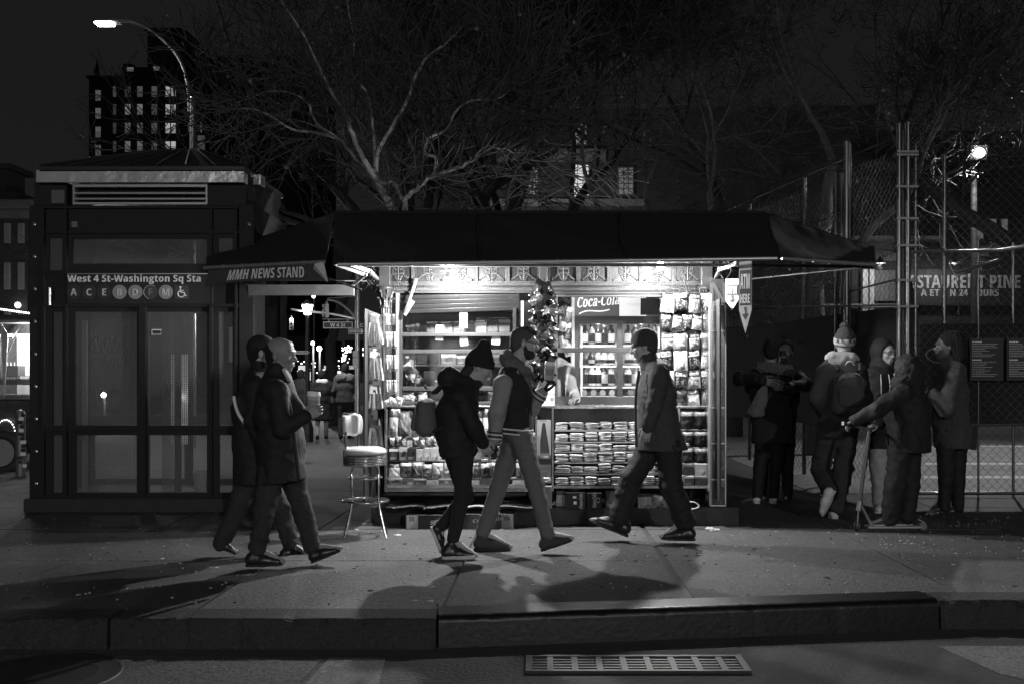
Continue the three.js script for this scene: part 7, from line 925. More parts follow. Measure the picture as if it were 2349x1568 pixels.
// --- signal pole with two mast arms, signals and street signs
{
  const d = 17, q = (x, y, z = 0) => P(x, y, d - z), o = thing('signal_pole', 'grey signal pole with mast arms and parking notices beyond the stand', 'signal pole', new V3(X(820, d), 0, -d));
  new MB().bar(new V3(X(820, d), 0, -d), q(820, 612), 0.05, 10, 0.04).build('pole', MT.galv, o); new MB().tube([q(818, 734), q(806, 718), q(790, 703), q(772, 692), q(750, 687)], 0.022, 8, 24).bar(q(752, 684), q(816, 680), 0.008, 5).build('mast_arm', MT.galv, o); new MB().tube([q(812, 731, -0.1), q(770, 722, -0.8), q(668, 710, -1.6)], 0.02, 8, 16).build('mast_arm', MT.galv, o);
  for (const [y0, y1] of [[804, 818], [820, 842]]) new MB().px(809, y0, 822, y1, d - 0.07, 0.006).build('parking_notice', printMat(canvasTex(32, 48, (c) => { c.fillStyle = gray(0.8); c.fillRect(0, 0, 32, 48); c.fillStyle = gray(0.35); for (let i = 0; i < 6; i++) c.fillRect(4, 5 + i * 7, 14 + (i * 7) % 11, 3); }), 0.6), o);
  const signal = (x, y0, y1, D, lit, label, ry) => { const t = thing('traffic_signal', label, 'traffic signal', P(x, y1, D)), S = F / D, h = (y1 - y0) / S, p = P(x, y1, D), w = h * 0.36; new MB().box(p.x, p.y + h / 2, p.z, w, h, w * 0.7, { r: 0.02, ry }).build('housing', mat(0.5, 0.5), t); const f = new V3(Math.sin(ry), 0, Math.cos(ry));
    for (let k = 0; k < 3; k++) { const c = new V3(p.x, p.y + h * (0.83 - k * 0.33), p.z).addScaledVector(f, w * 0.36), g = new THREE.CylinderGeometry(w * 0.34, w * 0.34, w * 0.5, 14, 1, true, Math.PI * 0.6, Math.PI * 1.6); g.rotateX(Math.PI / 2); const on = k === lit; new MB().sph(c.x, c.y, c.z, w * 0.3, 12, 1, 0.4).build(on ? 'signal_lamp' : 'lens', on ? glow(30) : mat(0.06, 0.3), t); new MB().add(g, M4().makeRotationY(ry).setPosition(c.x + f.x * w * 0.25, c.y, c.z + f.z * w * 0.25)).build('visor', mat(0.4, 0.5), t); if (on) bulbLight(c.clone().addScaledVector(f, w * 0.2), 1.2, 2); }
    new MB().bar(new V3(p.x, p.y + h, p.z), new V3(p.x, p.y + h * 1.18, p.z), 0.02, 6).build('hanger', MT.galv, t); };
  signal(668, 729, 757, 18.5, 0, 'traffic signal with its top lamp lit, hung at the long arm end', 0.35); signal(749, 697, 729, 17, -1, 'traffic signal seen edge on, hung above the street name sign', -0.9);
  const lt = mat(0.75, 0.6), board = (name, x0, y0, x1, y1, D, txt, label, lh, dark = 0.06) => { const t = thing(name, label, 'sign', P((x0 + x1) / 2, y1, D)), S = F / D; new MB().px(x0, y0, x1, y1, D, 0.02).build('board', lt, t); new MB().px(x0 + 1.6, y0 + 1.6, x1 - 1.6, y1 - 1.6, D - 0.004, 0.01).build('field', mat(dark, 0.6), t); const g = textGeo(txt, lh / S, 0.003, font); g.translate(X((x0 + x1) / 2, D), Y((y0 + y1) / 2 + lh / 2, D), -D + 0.005); new MB().add(g).build('lettering', lt, t); return t; };
  const a = board('street_sign', 741, 738, 808, 753, 16.9, 'W 4 St', 'street name sign reading W 4 St hung from a bar by the pole', 8.5); new MB().px(738, 731, 808, 733, 16.9, 0.03).px(752, 733, 755, 738, 16.9, 0.02).px(795, 733, 798, 738, 16.9, 0.02).build('hanging_bar', MT.galv, a);
  const w = thing('one_way_sign', 'black one way sign with white arrow on the signal pole', 'sign', P(818, 766, 16.85)), D = 16.85; new MB().px(799, 753, 839, 766, D, 0.015).build('board', lt, w); new MB().px(800, 754, 838, 765, D - 0.004, 0.01).build('field', mat(0.02, 0.6), w); { const s = new THREE.Shape(), z = (x, y) => [X(x, D), Y(y, D)]; [[802, 756.5], [828, 756.5], [828, 754.6], [837, 759.5], [828, 764.4], [828, 762.5], [802, 762.5]].forEach((v, i) => i ? s.lineTo(...z(...v)) : s.moveTo(...z(...v))); const g = new THREE.ExtrudeGeometry(s, { depth: 0.002, bevelEnabled: false }); g.translate(0, 0, -D + 0.0045); new MB().add(g).build('arrow', lt, w); const t = textGeo('ONE WAY', 4 / (F / D), 0.002, font); t.translate(X(816, D), Y(761.6, D), -D + 0.0068); new MB().add(t).build('lettering', mat(0.03, 0.6), w); }
  board('street_sign', 679, 804, 706, 811.5, 20, 'Washington Pl', 'small street name sign reading Washington Pl beside the bald head', 3.6); board('street_sign', 826, 742, 846, 750, 18, 'W', 'dim street sign with a W half hidden by the magazine holders', 4.5, 0.03);
}
// --- festive lights and lit shops far down the street
{
  const r = rng(17), string = (label, pts, d, gl, rad) => { const o = thing('festive_lights', label, 'lights', P(...pts[0], d)); pts.forEach(([x, y]) => new MB().sph(...P(x, y, d + r() * 2).toArray(), rad * (0.6 + 0.9 * r()), 8).build('light_bulb', glow(gl * (0.5 + r())), o)); };
  const cl = (cx, cy, w, h, n) => Array.from({ length: n }, () => [cx + (r() - 0.5) * w, cy + (r() - 0.5) * h]);
  string('cluster of tiny festive lights beside the hanging star', cl(790, 812, 14, 34, 30), 34, 5, 0.02); string('cluster of tiny festive lights right of the signal pole', cl(838, 808, 12, 22, 24), 34, 5, 0.02); string('scattered small lights low between the lantern post and walkers', cl(742, 838, 120, 40, 46), 38, 2.2, 0.024);
  const st = thing('star_light', 'glowing outline star of festive lights hung over the street', 'lights', P(799, 808, 34)), pts = []; for (let i = 0; i <= 10; i++) { const a = Math.PI / 2 + i * Math.PI / 5, R = i & 1 ? 3.6 : 8.5; pts.push(P(799 + R * Math.cos(a), 800 - R * Math.sin(a), 34)); } { const b = new MB(); for (let i = 0; i < 10; i++) b.bar(pts[i], pts[i + 1], 0.018, 5); b.build('light_tube', glow(5), st); }
  [[717, 787, 34, 0.06, 14, 'bright small lamp far off beside the lantern post, the upper one'], [732, 799, 34, 0.085, 22, 'bright far lamp with a wide glare right of the lantern post'], [719, 680, 40, 0.07, 10, 'high far lamp just under the rolled shade'], [765, 848, 36, 0.07, 14, 'low far lamp between the two far walkers'], [237, 905, 26, 0.07, 20, 'far lamp glimpsed through the lift house glass']].forEach(([x, y, d, rad, gl, label]) => { const o = thing('far_lamp', label, 'lamp', P(x, y, d)); new MB().sph(...P(x, y, d).toArray(), rad, 10).build('lamp_globe', glow(gl), o); const p = P(x, y, d); new MB().bar(new V3(p.x, 0, p.z - 0.06), new V3(p.x, p.y, p.z - 0.06), 0.04, 6).build('post', MT.iron, o); });
  bulbLight(P(732, 799, 33.5), 25, 3); bulbLight(P(237, 905, 25.7), 6, 3);
  const shop = (x0, x1, yt, d, g, label, wins) => { const o = thing('far_building', label, 'building', new V3(X((x0 + x1) / 2, d), 0, -d)); new MB().bx(X(x0, d), 0, -d, X(x1, d), Y(yt, d), -d - 8).build('wall', mat(g, 0.85, { tex: T.patch, size: 3 }), o); wins.forEach(([a, y0, c, y1, gl]) => { const f = new MB().px(a - 0.6, y0 - 0.6, c + 0.6, y1 + 0.6, d - 0.05, 0.08).build('window', mat(0.08, 0.6), o); new MB().px(a, y0, c, y1, d - 0.07, 0.03).build('lit_window', glow(gl), f); }); return o; };
  shop(640, 716, 770, 55, 0.03, 'dark low building at the street end left of the lantern post', [[684, 838, 700, 850, 0.6], [706, 852, 712, 872, 0.8], [660, 800, 668, 812, 0.08]]);
  shop(717, 790, 815, 58, 0.04, 'low shop row at the street end with a bright doorway', [[720, 852, 733, 873, 3], [742, 838, 760, 848, 0.5], [770, 850, 782, 862, 0.9]]); shop(791, 900, 780, 56, 0.03, 'dark building at the street end behind the signal pole', [[822, 858, 846, 868, 0.9], [800, 838, 812, 846, 0.3], [838, 780, 846, 790, 0.05]]);
}
// --- apartment tower behind the lift house
{
  const d = 90, o = thing('apartment_tower', 'tall dark apartment tower with rows of lit sash windows', 'building', new V3(X(330, d), 0, -d)), wl = mat(0.022, 0.9, { tex: T.brick, size: 3 }), part = (n, x0, y0, x1, y1, dd, th, m = wl) => new MB().bx(X(x0, d), Y(y0, d), -dd, X(x1, d), y1 === null ? 0 : Y(y1, d), -dd - th).build(n, m, o);
  part('wall', 203, 178, 462, null, d, 14); part('wing', 462, 102, 669, null, d + 3, 16); part('cornice', 201, 176, 464, 181, d - 0.4, 1); part('penthouse', 258, 138, 440, 177, d + 2, 8); part('penthouse', 258, 128, 278, 140, d + 2.2, 6); const tw = part('tower', 297, 34, 392, 140, d + 4, 10, mat(0.03, 0.9, { tex: T.brick, size: 3 })); part('tower_cap', 294, 31, 380, 38, d + 3.6, 10.6); part('chimney', 413, 82, 434, 115, d + 4, 2); part('chimney_cap', 411, 80, 436, 83, d + 3.8, 2.4); part('vent', 420, 66, 427, 80, d + 4.2, 1, mat(0.3, 0.6));
  for (const x of [316, 337, 356]) part('slit_window', x - 5, 86, x + 5, 124, d + 3.95, 0.3, MT.black);
  const r = rng(23), win = (x, y, w, h, g, dd = d) => { const f = new MB().px(x - w / 2 - 0.8, y - h / 2 - 0.8, x + w / 2 + 0.8, y + h / 2 + 1.2, dd - 0.05, 0.1).build('window', mat(0.1, 0.7), o), k = F / dd; new MB().px(x - w / 2, y - h / 2, x + w / 2, y - 0.4, dd - 0.08, 0.06).build('lit_window', glow(g * 0.85), f); new MB().px(x - w / 2, y + 0.4, x + w / 2, y + h / 2, dd - 0.07, 0.06).build('lit_window', glow(g * 0.5), f); };
  const rows = [210, 251, 294, 336], lv = [[0.09, 0.11, 0.1, 0.1], [0.07, 0.02, 0.02, 0.03], [0.08, 0.25, 0.12, 0.16], [0.07, 0.2, 0.1, 0.13], [0.07, 0.05, 0.07, 0.06]];
  [224, 262, 292, 320, 353].forEach((x, c) => rows.forEach((y, i) => win(x, y + (c ? 0 : 9), c === 1 ? 7 : 12, 24, lv[c][i] * 0.62))); for (const x of [384, 397]) rows.forEach((y) => win(x, y, 10, 23, 0.3 + 0.1 * r())); [[298, 159], [358, 157]].forEach(([x, y]) => win(x, y, 15, 9, 0.09, d + 2)); win(434, 292, 6, 20, 0.03); win(460, 292, 4, 22, 0.14);
  const t = thing('conifer', 'small dark conifer standing on the corner of the tower roof', 'tree', P(222, 178, d + 1)); const c = new MB(), f = new MB(), p = P(222, 178, d + 1); c.bar(p, p.clone().add(new V3(0, 1.6, 0)), 0.06, 6, 0.02).build('trunk', CL.black, t); for (let i = 0; i < 150; i++) { const h = r(), a = r() * 6.28, R = (1 - h) * 0.62 * (0.5 + 0.5 * r()); const s = p.clone().add(new V3(0, 0.15 + h * 1.6, 0)); f.bar(s, s.clone().add(new V3(R * Math.cos(a), -0.12, R * Math.sin(a))), 0.05, 3, 0.004); } f.build('crown', CL.black, t, { kind: 'stuff' });
}
// --- corner building at the left edge
{
  const d = 40, o = thing('corner_building', 'brick corner building with pale cornice at the picture edge beside the lift', 'building', new V3(X(0, d), 0, -d)), wl = mat(0.06, 0.9, { tex: T.brick, size: 2.4 });
  new MB().bx(X(-400, d), 0, -d, X(62, d), Y(498, d), -d - 10).build('wall', wl, o); new MB().px(-400, 478, 64, 500, d - 0.3, 10.6).px(-400, 455, 74, 478, d - 0.8, 11.5, { r: 0.1 }).build('cornice', mat(0.16, 0.8, { tex: T.patch, size: 2 }), o); new MB().px(-400, 440, 40, 456, d + 1, 8).px(-6, 384, 14, 442, d + 2, 1.5).px(-10, 374, 22, 386, d + 1.8, 2).build('roof', wl, o);
  for (const [y0, y1] of [[512, 557], [602, 664], [714, 760]]) for (const x of [8, 40]) { const w = new MB().px(x, y0, x + 13, y1, d - 0.1, 0.2).build('window', mat(0.3, 0.7), o); new MB().px(x + 2, y0 + 2, x + 11, (y0 + y1) / 2 - 1, d - 0.12, 0.1).px(x + 2, (y0 + y1) / 2 + 1, x + 11, y1 - 2, d - 0.12, 0.1).build('pane', mat(0.25, 0.2), w); }
  bulbLight(P(40, 690, d - 3), 3, 3); const l = thing('wall_lamp', 'small lamp glowing low on the corner building wall', 'lamp', P(40, 690, d - 0.3)); new MB().sph(...P(40, 700, d - 0.3).toArray(), 0.12, 8).build('lamp_globe', glow(4), l);
}
// --- stone building behind the trees
{
  const d = 46, o = thing('stone_building', 'stone building with pale bands and one bright window behind the trees', 'building', new V3(X(1320, d), 0, -d)), wl = mat(0.09, 0.9, { tex: T.brick, size: 3 }), bd = mat(0.3, 0.85, { tex: T.patch, size: 2.5 });
  new MB().bx(X(1125, d), 0, -d, X(2010, d), Y(240, d), -d - 12).build('wall', wl, o); new MB().px(1122, 238, 2010, 243, d - 0.4, 1).build('cornice', mat(0.12, 0.8), o); new MB().px(1125, 341, 1390, 370, d - 0.15, 0.3).build('stone_band', bd, o); new MB().px(1125, 456, 1480, 472, d - 0.15, 0.3).build('stone_band', bd, o);
  const win = (x0, y0, x1, y1, g) => { const w = new MB().px(x0 - 3, y0 - 3, x1 + 3, y1 + 3, d - 0.1, 0.3).build('window', mat(0.15, 0.7), o); new MB().px(x0, y0, x1, y1, d - 0.13, 0.1).build('lit_window', glow(g), w); const b = new MB(); for (let i = 1; i < 3; i++) b.px(x0 + (x1 - x0) * i / 3 - 0.6, y0, x0 + (x1 - x0) * i / 3 + 0.6, y1, d - 0.16, 0.06); for (let i = 1; i < 5; i++) b.px(x0, y0 + (y1 - y0) * i / 5 - 0.6, x1, y0 + (y1 - y0) * i / 5 + 0.6, d - 0.165, 0.05); b.build('glazing_bar', mat(0.06, 0.7), w); };
  { const p = P(1240, 560, 42), l = thing('far_lamp', 'street lamp behind the stand roof lighting the stone building', 'lamp', p); new MB().sph(p.x, p.y, p.z, 0.12, 10).build('lamp_globe', glow(8), l); new MB().bar(new V3(p.x, 0, p.z), p, 0.05, 6).build('post', MT.iron, l); bulbLight(p, 26, 3); }
  win(1312, 378, 1350, 450, 0.5); win(1316, 285, 1345, 330, 0.07); win(1200, 385, 1232, 445, 0.01); win(1420, 385, 1452, 445, 0.012);
}
// --- food truck and bollard at the left edge
{
  const d = 14.8, o = thing('food_truck', 'brightly lit food truck cut off by the picture edge', 'truck', new V3(X(-60, d), 0, -d)), bd = mat(0.09, 0.4, { tex: T.bumpy, size: 0.5 }), pa = (n, f, m, op) => { const b = new MB(); f(b); return b.build(n, m, o, op); };
  pa('body', (b) => b.px(-330, 905, 72, 1040, d, 2.1, { r: 0.03 }).px(-330, 722, 72, 765, d, 2.1).px(-330, 765, -60, 905, d, 2.1).bx(X(-60, d), Y(765, d), -d - 1.9, X(72, d), Y(905, d), -d - 2.1), bd);
  pa('inner_wall', (b) => b.px(38, 765, 72, 860, d + 0.1, 0.05), mat(0.8, 0.5)); pa('back_panel', (b) => b.px(-60, 765, 72, 905, d + 1.2, 0.03), mat(0.35, 0.5, { tex: T.patch, size: 0.6 })); pa('counter', (b) => b.px(-60, 868, 66, 882, d - 0.25, 0.5).px(-60, 905, 66, 915, d - 0.1, 0.1), MT.galv); pa('hatch', (b) => b.strip(P(26, 775, d - 0.4), P(48, 745, d - 0.1), 0.02).strip(P(8, 830, d - 0.3), P(46, 740, d - 0.1), 0.025).px(-200, 734, 68, 740, d - 0.5, 0.5), MT.galv);
  const tube = pa('ceiling_tube', (b) => b.px(-50, 768, 60, 771, d + 0.5, 0.05), glow(8)); for (const x of [-20, 40]) bulbLight(P(x, 778, d + 0.5), 5, 2); bulbLight(P(56, 776, d - 0.35), 2.5, 2);
  { const s = pa('light_string', (b) => b.bar(P(-40, 708, d - 0.5), P(66, 718, d - 0.5), 0.006, 4), MT.black); for (let i = 0; i < 14; i++) new MB().sph(...P(-8 + i * 5.6, 708 + i * 0.8, d - 0.52).toArray(), 0.014, 8).build('light_bulb', glow(4), s); for (let i = 0; i < 12; i++) { const a = -0.4 + i * 0.16; new MB().sph(...P(2 + 34 * Math.sin(a + 0.3), 1030 - 68 * Math.cos(a), d - 0.05).toArray(), 0.012, 6).build('light_bulb', glow(2.5), s); } }
  for (let i = 0; i < 5; i++) new MB().lathe([[0, 0], [0.03, 0], [0.03, 0.15], [0.008, 0.19], [0.006, 0.24]], X(8 + i * 8, d - 0.3), Y(868, d - 0.3), -d + 0.3, 10).build('sauce_bottle', MT.white, o); pa('tray', (b) => b.px(14, 838, 40, 862, d - 0.4, 0.2), CL.pale);
  const w = P(6, 1037, d - 0.1); { const g = new THREE.TorusGeometry(0.26, 0.09, 10, 32); const tyre = new MB().add(g, M4().setPosition(w.x, w.y, w.z)).build('wheel', MT.black, o); const c = new THREE.CylinderGeometry(0.2, 0.22, 0.1, 28); c.rotateX(Math.PI / 2); new MB().add(c, M4().setPosition(w.x, w.y, w.z + 0.03)).build('hubcap', MN.shelf, tyre); } pa('chevron_panel', (b) => { for (let i = 0; i < 3; i++) b.strip(P(24 + i * 7, 850, d - 0.02), P(32 + i * 7, 866, d - 0.02), 0.025, 0.01).strip(P(32 + i * 7, 866, d - 0.02), P(24 + i * 7, 880, d - 0.02), 0.025, 0.01); }, CL.white);
  pa('fringe', (b) => { for (let i = 0; i < 26; i++) b.bar(P(2 + i * 0.6, 742 + i, d - 0.45), P(0 + i * 0.35, 760 + i * 6, d - 0.45), 0.006, 3); }, CL.pale);
  const t = thing('bollard', 'stickered steel bollard on the pavement before the food truck', 'bollard', new V3(X(46, 14), 0, -14)); new MB().lathe([[0.065, 0], [0.065, 0.87], [0.05, 0.92], [0, 0.94]], X(46, 14), 0, -14, 20).build('post', mat(0.14, 0.4, { metalness: 0.4 }), t); const r = rng(4); for (let i = 0; i < 14; i++) new MB().box(X(46 + (r() - 0.2) * 12, 13.93), 0.15 + 0.055 * i, -13.935 + 0.0, 0.05 + 0.03 * r(), 0.045, 0.004, { rz: (r() - 0.5) * 0.3 }).build('sticker', i % 3 ? MT.black : CL.white, t);
}
// --- tall chain link fence of the ball court
{
  const fm = mat(0.13, 0.33, { metalness: 0.85 }), wm = mat(0.1, 0.35, { metalness: 0.8 });
  const o = thing('chain_link_fence', 'tall chain link court fence on steel posts behind the waiting people', 'fence', new V3(X(2075, 11.4), 0, -11.4)), Hh = 4.2;
  const wire = (a, b, y0, y1, pitch, name) => { const L = a.distanceTo(b), u = b.clone().sub(a).normalize(), n = new V3(-u.z, 0, u.x), N = Math.floor(L / pitch * 2), M = Math.floor((y1 - y0) / (pitch / 2)), t = new Tubes(); for (let i = 0; i < N; i++) { const pts = [], rad = []; for (let j = 0; j <= M; j++) { const s = (i + 0.5 + ((i + j) & 1 ? 0.5 : -0.5) * 1.04) * pitch / 2; pts.push(a.clone().addScaledVector(u, s).addScaledVector(n, (j & 1 ? 0.004 : -0.004)).setY(y0 + j * pitch / 2)); rad.push(0.0035); } t.add(pts, rad, 4); } t.build(name, wm, o, { kind: 'stuff' }); };
  const A = new V3(X(2090, 11.4), 0, -11.4), B = new V3(10.5, 0, -11.4), C = new V3(2.5, 0, -19.5); wire(A, B, 0.03, Hh, 0.104, 'chain_link'); wire(A, C, 0.1, Hh - 0.1, 0.104, 'chain_link');
  const post = (px, top, d, r, n = 'post') => new MB().bar(new V3(X(px, d), 0, -d), P(px, top, d), r, 12).sph(...P(px, top, d).toArray(), r * 1.1, 10).build(n, fm, o);
  post(2063, 284, 11.4, 0.03); post(2083, 282, 11.42, 0.034); post(2072, 300, 11.5, 0.025); post(2101, 330, 11.45, 0.018); post(2167, 356, 11.6, 0.024); post(2245, 545, 11.45, 0.012); post(2325, 560, 11.5, 0.016); post(1942, 326, 12.6, 0.034); post(1950, 330, 12.7, 0.02); post(1918, 398, 13.0, 0.02); post(1931, 400, 13.1, 0.025); post(1845, 410, 14.2, 0.03); post(1720, 470, 16.8, 0.03);
  for (const y of [345, 352, 425, 498, 560, 640, 700]) new MB().px(2058, y, 2108, y + 5, 11.36, 0.12).build('clamp', fm, o);
  const rail = (a, b, r) => new MB().bar(a, b, r, 8).build('rail', fm, o); rail(A.clone().setY(Hh), C.clone().setY(Hh), 0.008); rail(P(2083, 577, 11.42), P(2290, 575, 11.42), 0.018); rail(P(2290, 575, 11.42), P(2400, 558, 11.0), 0.02); rail(P(2198, 625, 11.3), P(2292, 596, 11.3), 0.016); rail(A.clone().setY(0.05), B.clone().setY(0.05), 0.02); rail(P(2088, 975, 11.44), P(2420, 972, 11.44), 0.02); rail(P(1700, 705, 14), P(2060, 700, 11.45), 0.012); rail(P(2062, 640, 11.4), P(1950, 668, 12.6), 0.012);
  const scr = mat(0.012, 0.9, { tex: T.cloth, size: 0.3 }); new MB().bx(X(2112, 11.46), Y(968, 11.46), -11.46, 10, Y(742, 11.46), -11.465).build('wind_screen', scr, o); { const u = C.clone().sub(A).normalize(), n = new V3(u.z, 0, -u.x).multiplyScalar(0.03), at = (t, y) => A.clone().addScaledVector(u, t).add(n).setY(y); const b = new MB(); b.quad(at(0.1, 0.75), at(0.1, 2.2), at(8.2, 2.2), at(8.2, 0.75)); b.keep = false; b.build('wind_screen', scr, o); }
  // ground behind the fence: the ball court
  tag(new MB().bx(3.2, -0.04, -11.8, 40, 0.006, -42).build('court', mat(0.34, 0.75, { tex: T.concrete, size: 3 })), null, null, null, 'structure'); for (const [x0, y0, x1, y1] of [[2120, 1062, 2500, 1066], [2120, 1092, 2500, 1098], [2100, 1022, 2500, 1025]]) tag(new MB().add(flat([[X(x0, gd(y0)), gd(y0)], [X(x1, gd(y0)), gd(y0)], [X(x1, gd(y1)), gd(y1)], [X(x0, gd(y1)), gd(y1)]], 0.01, 0.008)).build('court_marking', mat(0.55, 0.7)), null, null, null, 'structure');
  // notice boards on the fence
  for (const [x0, x1, i] of [[2226, 2302, 0], [2311, 2390, 1]]) { const q = thing('notice_board', i ? 'dark notice board of rules on the fence, cut by the picture edge' : 'dark notice board of rules beside the person with braids', 'sign', P((x0 + x1) / 2, 872, 11.33)), tx = canvasTex(256, 320, (c, w, h) => { c.fillStyle = gray(0.1); c.fillRect(0, 0, w, h); const r = rng(60 + i); let y = 16; for (let k = 0; k < 19; k++) { const big = k === 0 || k === 9; c.fillStyle = gray(big ? 0.9 : 0.6); const L = big ? 70 : 70 + 150 * r(); for (let x = 12; x < 12 + L;) { const ww = 4 + 12 * r(); c.fillRect(x, y, ww, big ? 9 : 6); x += ww + 4; } y += big ? 18 : k === 8 ? 26 : 14; } }); new MB().px(x0, 776, x1, 872, 11.34, 0.012).build('board', mat(0.03, 0.6), q); const m = new THREE.Mesh(new THREE.PlaneGeometry(X(x1, 11.33) - X(x0, 11.33) - 0.02, Y(776, 11.33) - Y(872, 11.33) - 0.02), printMat(tx, 0.6)); m.name = 'printed_sheet'; m.position.set(0, (Y(776, 11.33) - Y(872, 11.33)) / 2, -0.003); q.add(m); m.receiveShadow = true; }
  // flood lamp on its pole beyond the court
  const d = 19, fl = thing('flood_lamp', 'dazzling flood lamp on a pole above the ball court', 'flood lamp', new V3(X(2250, d), 0, -d - 0.3)), p = P(2248, 350, d); new MB().bar(new V3(X(2250, d), 0, -d - 0.3), new V3(X(2250, d), p.y + 0.25, -d - 0.3), 0.06, 10).build('pole', MT.iron, fl); new MB().box(p.x, p.y + 0.04, p.z - 0.12, 0.36, 0.3, 0.2, { r: 0.02, rx: 0.35 }).build('lamp_housing', MT.iron, fl); new MB().sph(p.x, p.y, p.z, 0.1, 16, 0.85, 0.4).build('lamp_lens', glow(90), fl);
  const l = new THREE.SpotLight(0xffffff, 95, 0, 1.35, 0.5, 2); l.position.set(p.x, p.y - 0.03, p.z + 0.06); l.target.position.set(p.x - 0.4, 0, p.z + 4); l.castShadow = true; l.shadow.radius = 5; scene.add(l, l.target);
}
// --- restaurant building across the street behind the fence
{
  const d = 31, o = thing('restaurant_building', 'dark building behind the fence with large white restaurant lettering', 'building', new V3(X(2230, d), 0, -d)), wl = mat(0.04, 0.9, { tex: T.brick, size: 2.4 }), lt = mat(0.42, 0.6);
  new MB().bx(X(1950, d), 0, -d, X(2900, d), Y(300, d), -d - 12).build('wall', wl, o); new MB().px(1962, 549, 2080, 553, d - 0.3, 0.3).px(1962, 541, 2170, 549, d - 0.5, 0.5).build('cornice', mat(0.35, 0.7, { tex: T.patch, size: 1 }), o); new MB().px(1966, 555, 2064, 598, d - 0.25, 0.25).px(1978, 620, 2064, 690, d - 0.1, 0.1).build('facade_panel', mat(0.16, 0.8, { tex: T.patch, size: 1 }), o); for (const [x, w] of [[1980, 12], [1996, 10]]) new MB().px(x, 618, x + w, 745, d - 0.3, 0.2).build('pilaster', mat(0.5, 0.7, { tex: T.patch, size: 0.8 }), o); new MB().px(1870, 697, 2066, 704, d - 0.35, 0.2).build('ledge', mat(0.4, 0.7, { tex: T.patch, size: 0.7 }), o);
  const sb = new MB().px(2060, 618, 2345, 700, d - 0.3, 0.2).build('sign_board', mat(0.02, 0.6), o), wr = (s, x, y, h, w) => { const g = textGeo(s, h / (F / d), 0.03, font, w / (F / d)); g.translate(X(x, d), Y(y, d), -d + 0.305); new MB().add(g).build('lettering', lt, sb); }; wr('RESTAURENT PINE', 2195, 663, 29, 270); wr('A ET', 2125, 681, 15, 42); wr('N 24 HOURS', 2226, 681, 15, 110);
  for (const [x, y, g] of [[2280, 525, 0.012], [2306, 525, 0.01], [2250, 525, 0.006]]) { const w = new MB().px(x - 8, y - 24, x + 8, y + 24, d - 0.1, 0.2).build('window', mat(0.12, 0.7), o); new MB().px(x - 6, y - 22, x + 6, y + 22, d - 0.14, 0.1).build('lit_window', glow(g), w); }
  const l = thing('sign_lamp', 'hooded lamp washing the restaurant lettering from above', 'lamp', P(2190, 600, d - 1.4)); new MB().lathe([[0.02, 0.2], [0.05, 0.16], [0.16, 0.0], [0.15, 0.0], [0.04, 0.14]], ...P(2190, 604, d - 1.4).toArray(), 14).build('hood', MT.iron, l); new MB().sph(...P(2190, 604, d - 1.4).toArray(), 0.06, 8).build('bulb', glow(0.4), l); new MB().bar(P(2190, 596, d - 1.4), P(2190, 596, d), 0.02, 6).build('bracket', MT.iron, l); bulbLight(P(2190, 606, d - 1.4), 3, 3); const l2 = copy(l, P(2020, 600, d - 1.4), 'hooded lamp over the pale facade panel behind the tall fence posts'); bulbLight(P(2020, 606, d - 1.4), 5, 3);
}
// --- across the road, behind the photographer: a dim lit shop front that the glass mirrors, and two street lamps that light the faces
{
  const o = thing('shop_front', 'lit shop front across the road behind the photographer', 'building', new V3(-3, 0, 24)); new MB().bx(-16, -0.17, 24, 16, 7, 27).build('wall', mat(0.05, 0.8, { tex: T.brick, size: 2.4 }), o); for (const [a, b] of [[-11, -7.5], [-5, -3.2], [-1, 1.4], [4, 8]]) { const f = new MB().bx(a - 0.1, 0.4, 23.9, b + 0.1, 3.3, 23.97).build('window_frame', MT.iron, o); new MB().bx(a, 0.6, 23.84, b, 3.1, 23.88).build('lit_window', glow(0.35), f); for (let k = 1; k < 3; k++) new MB().bx(a + (b - a) * k / 3 - 0.04, 0.6, 23.8, a + (b - a) * k / 3 + 0.04, 3.1, 23.835).build('mullion', MT.iron, f); const l = new THREE.RectAreaLight(0xffffff, 0.35, b - a, 2.5); l.position.set((a + b) / 2, 1.85, 23.75); l.lookAt((a + b) / 2, 1.85, 0); scene.add(l); }
  for (const [x, z, I] of [[-7, 21, 140], [7.5, 20, 360]]) { const t = thing('street_lamp', x < 0 ? 'street lamp across the road behind the photographer, on the lift side' : 'street lamp across the road behind the photographer, on the court side', 'street lamp', new V3(x, -0.17, z + 1.2)); new MB().bar(new V3(x, -0.17, z + 1.2), new V3(x, 6.3, z + 1.2), 0.07, 10).build('pole', MT.galv, t); new MB().tube([new V3(x, 6.2, z + 1.2), new V3(x, 6.45, z + 0.8), new V3(x, 6.4, z + 0.2)], 0.035, 8, 16).build('arm', MT.galv, t); new MB().sph(x, 6.2, z, 0.14, 14, 0.8).build('lamp_globe', glow(40), t); bulbLight(new V3(x, 6.2, z), I, 6); }
}
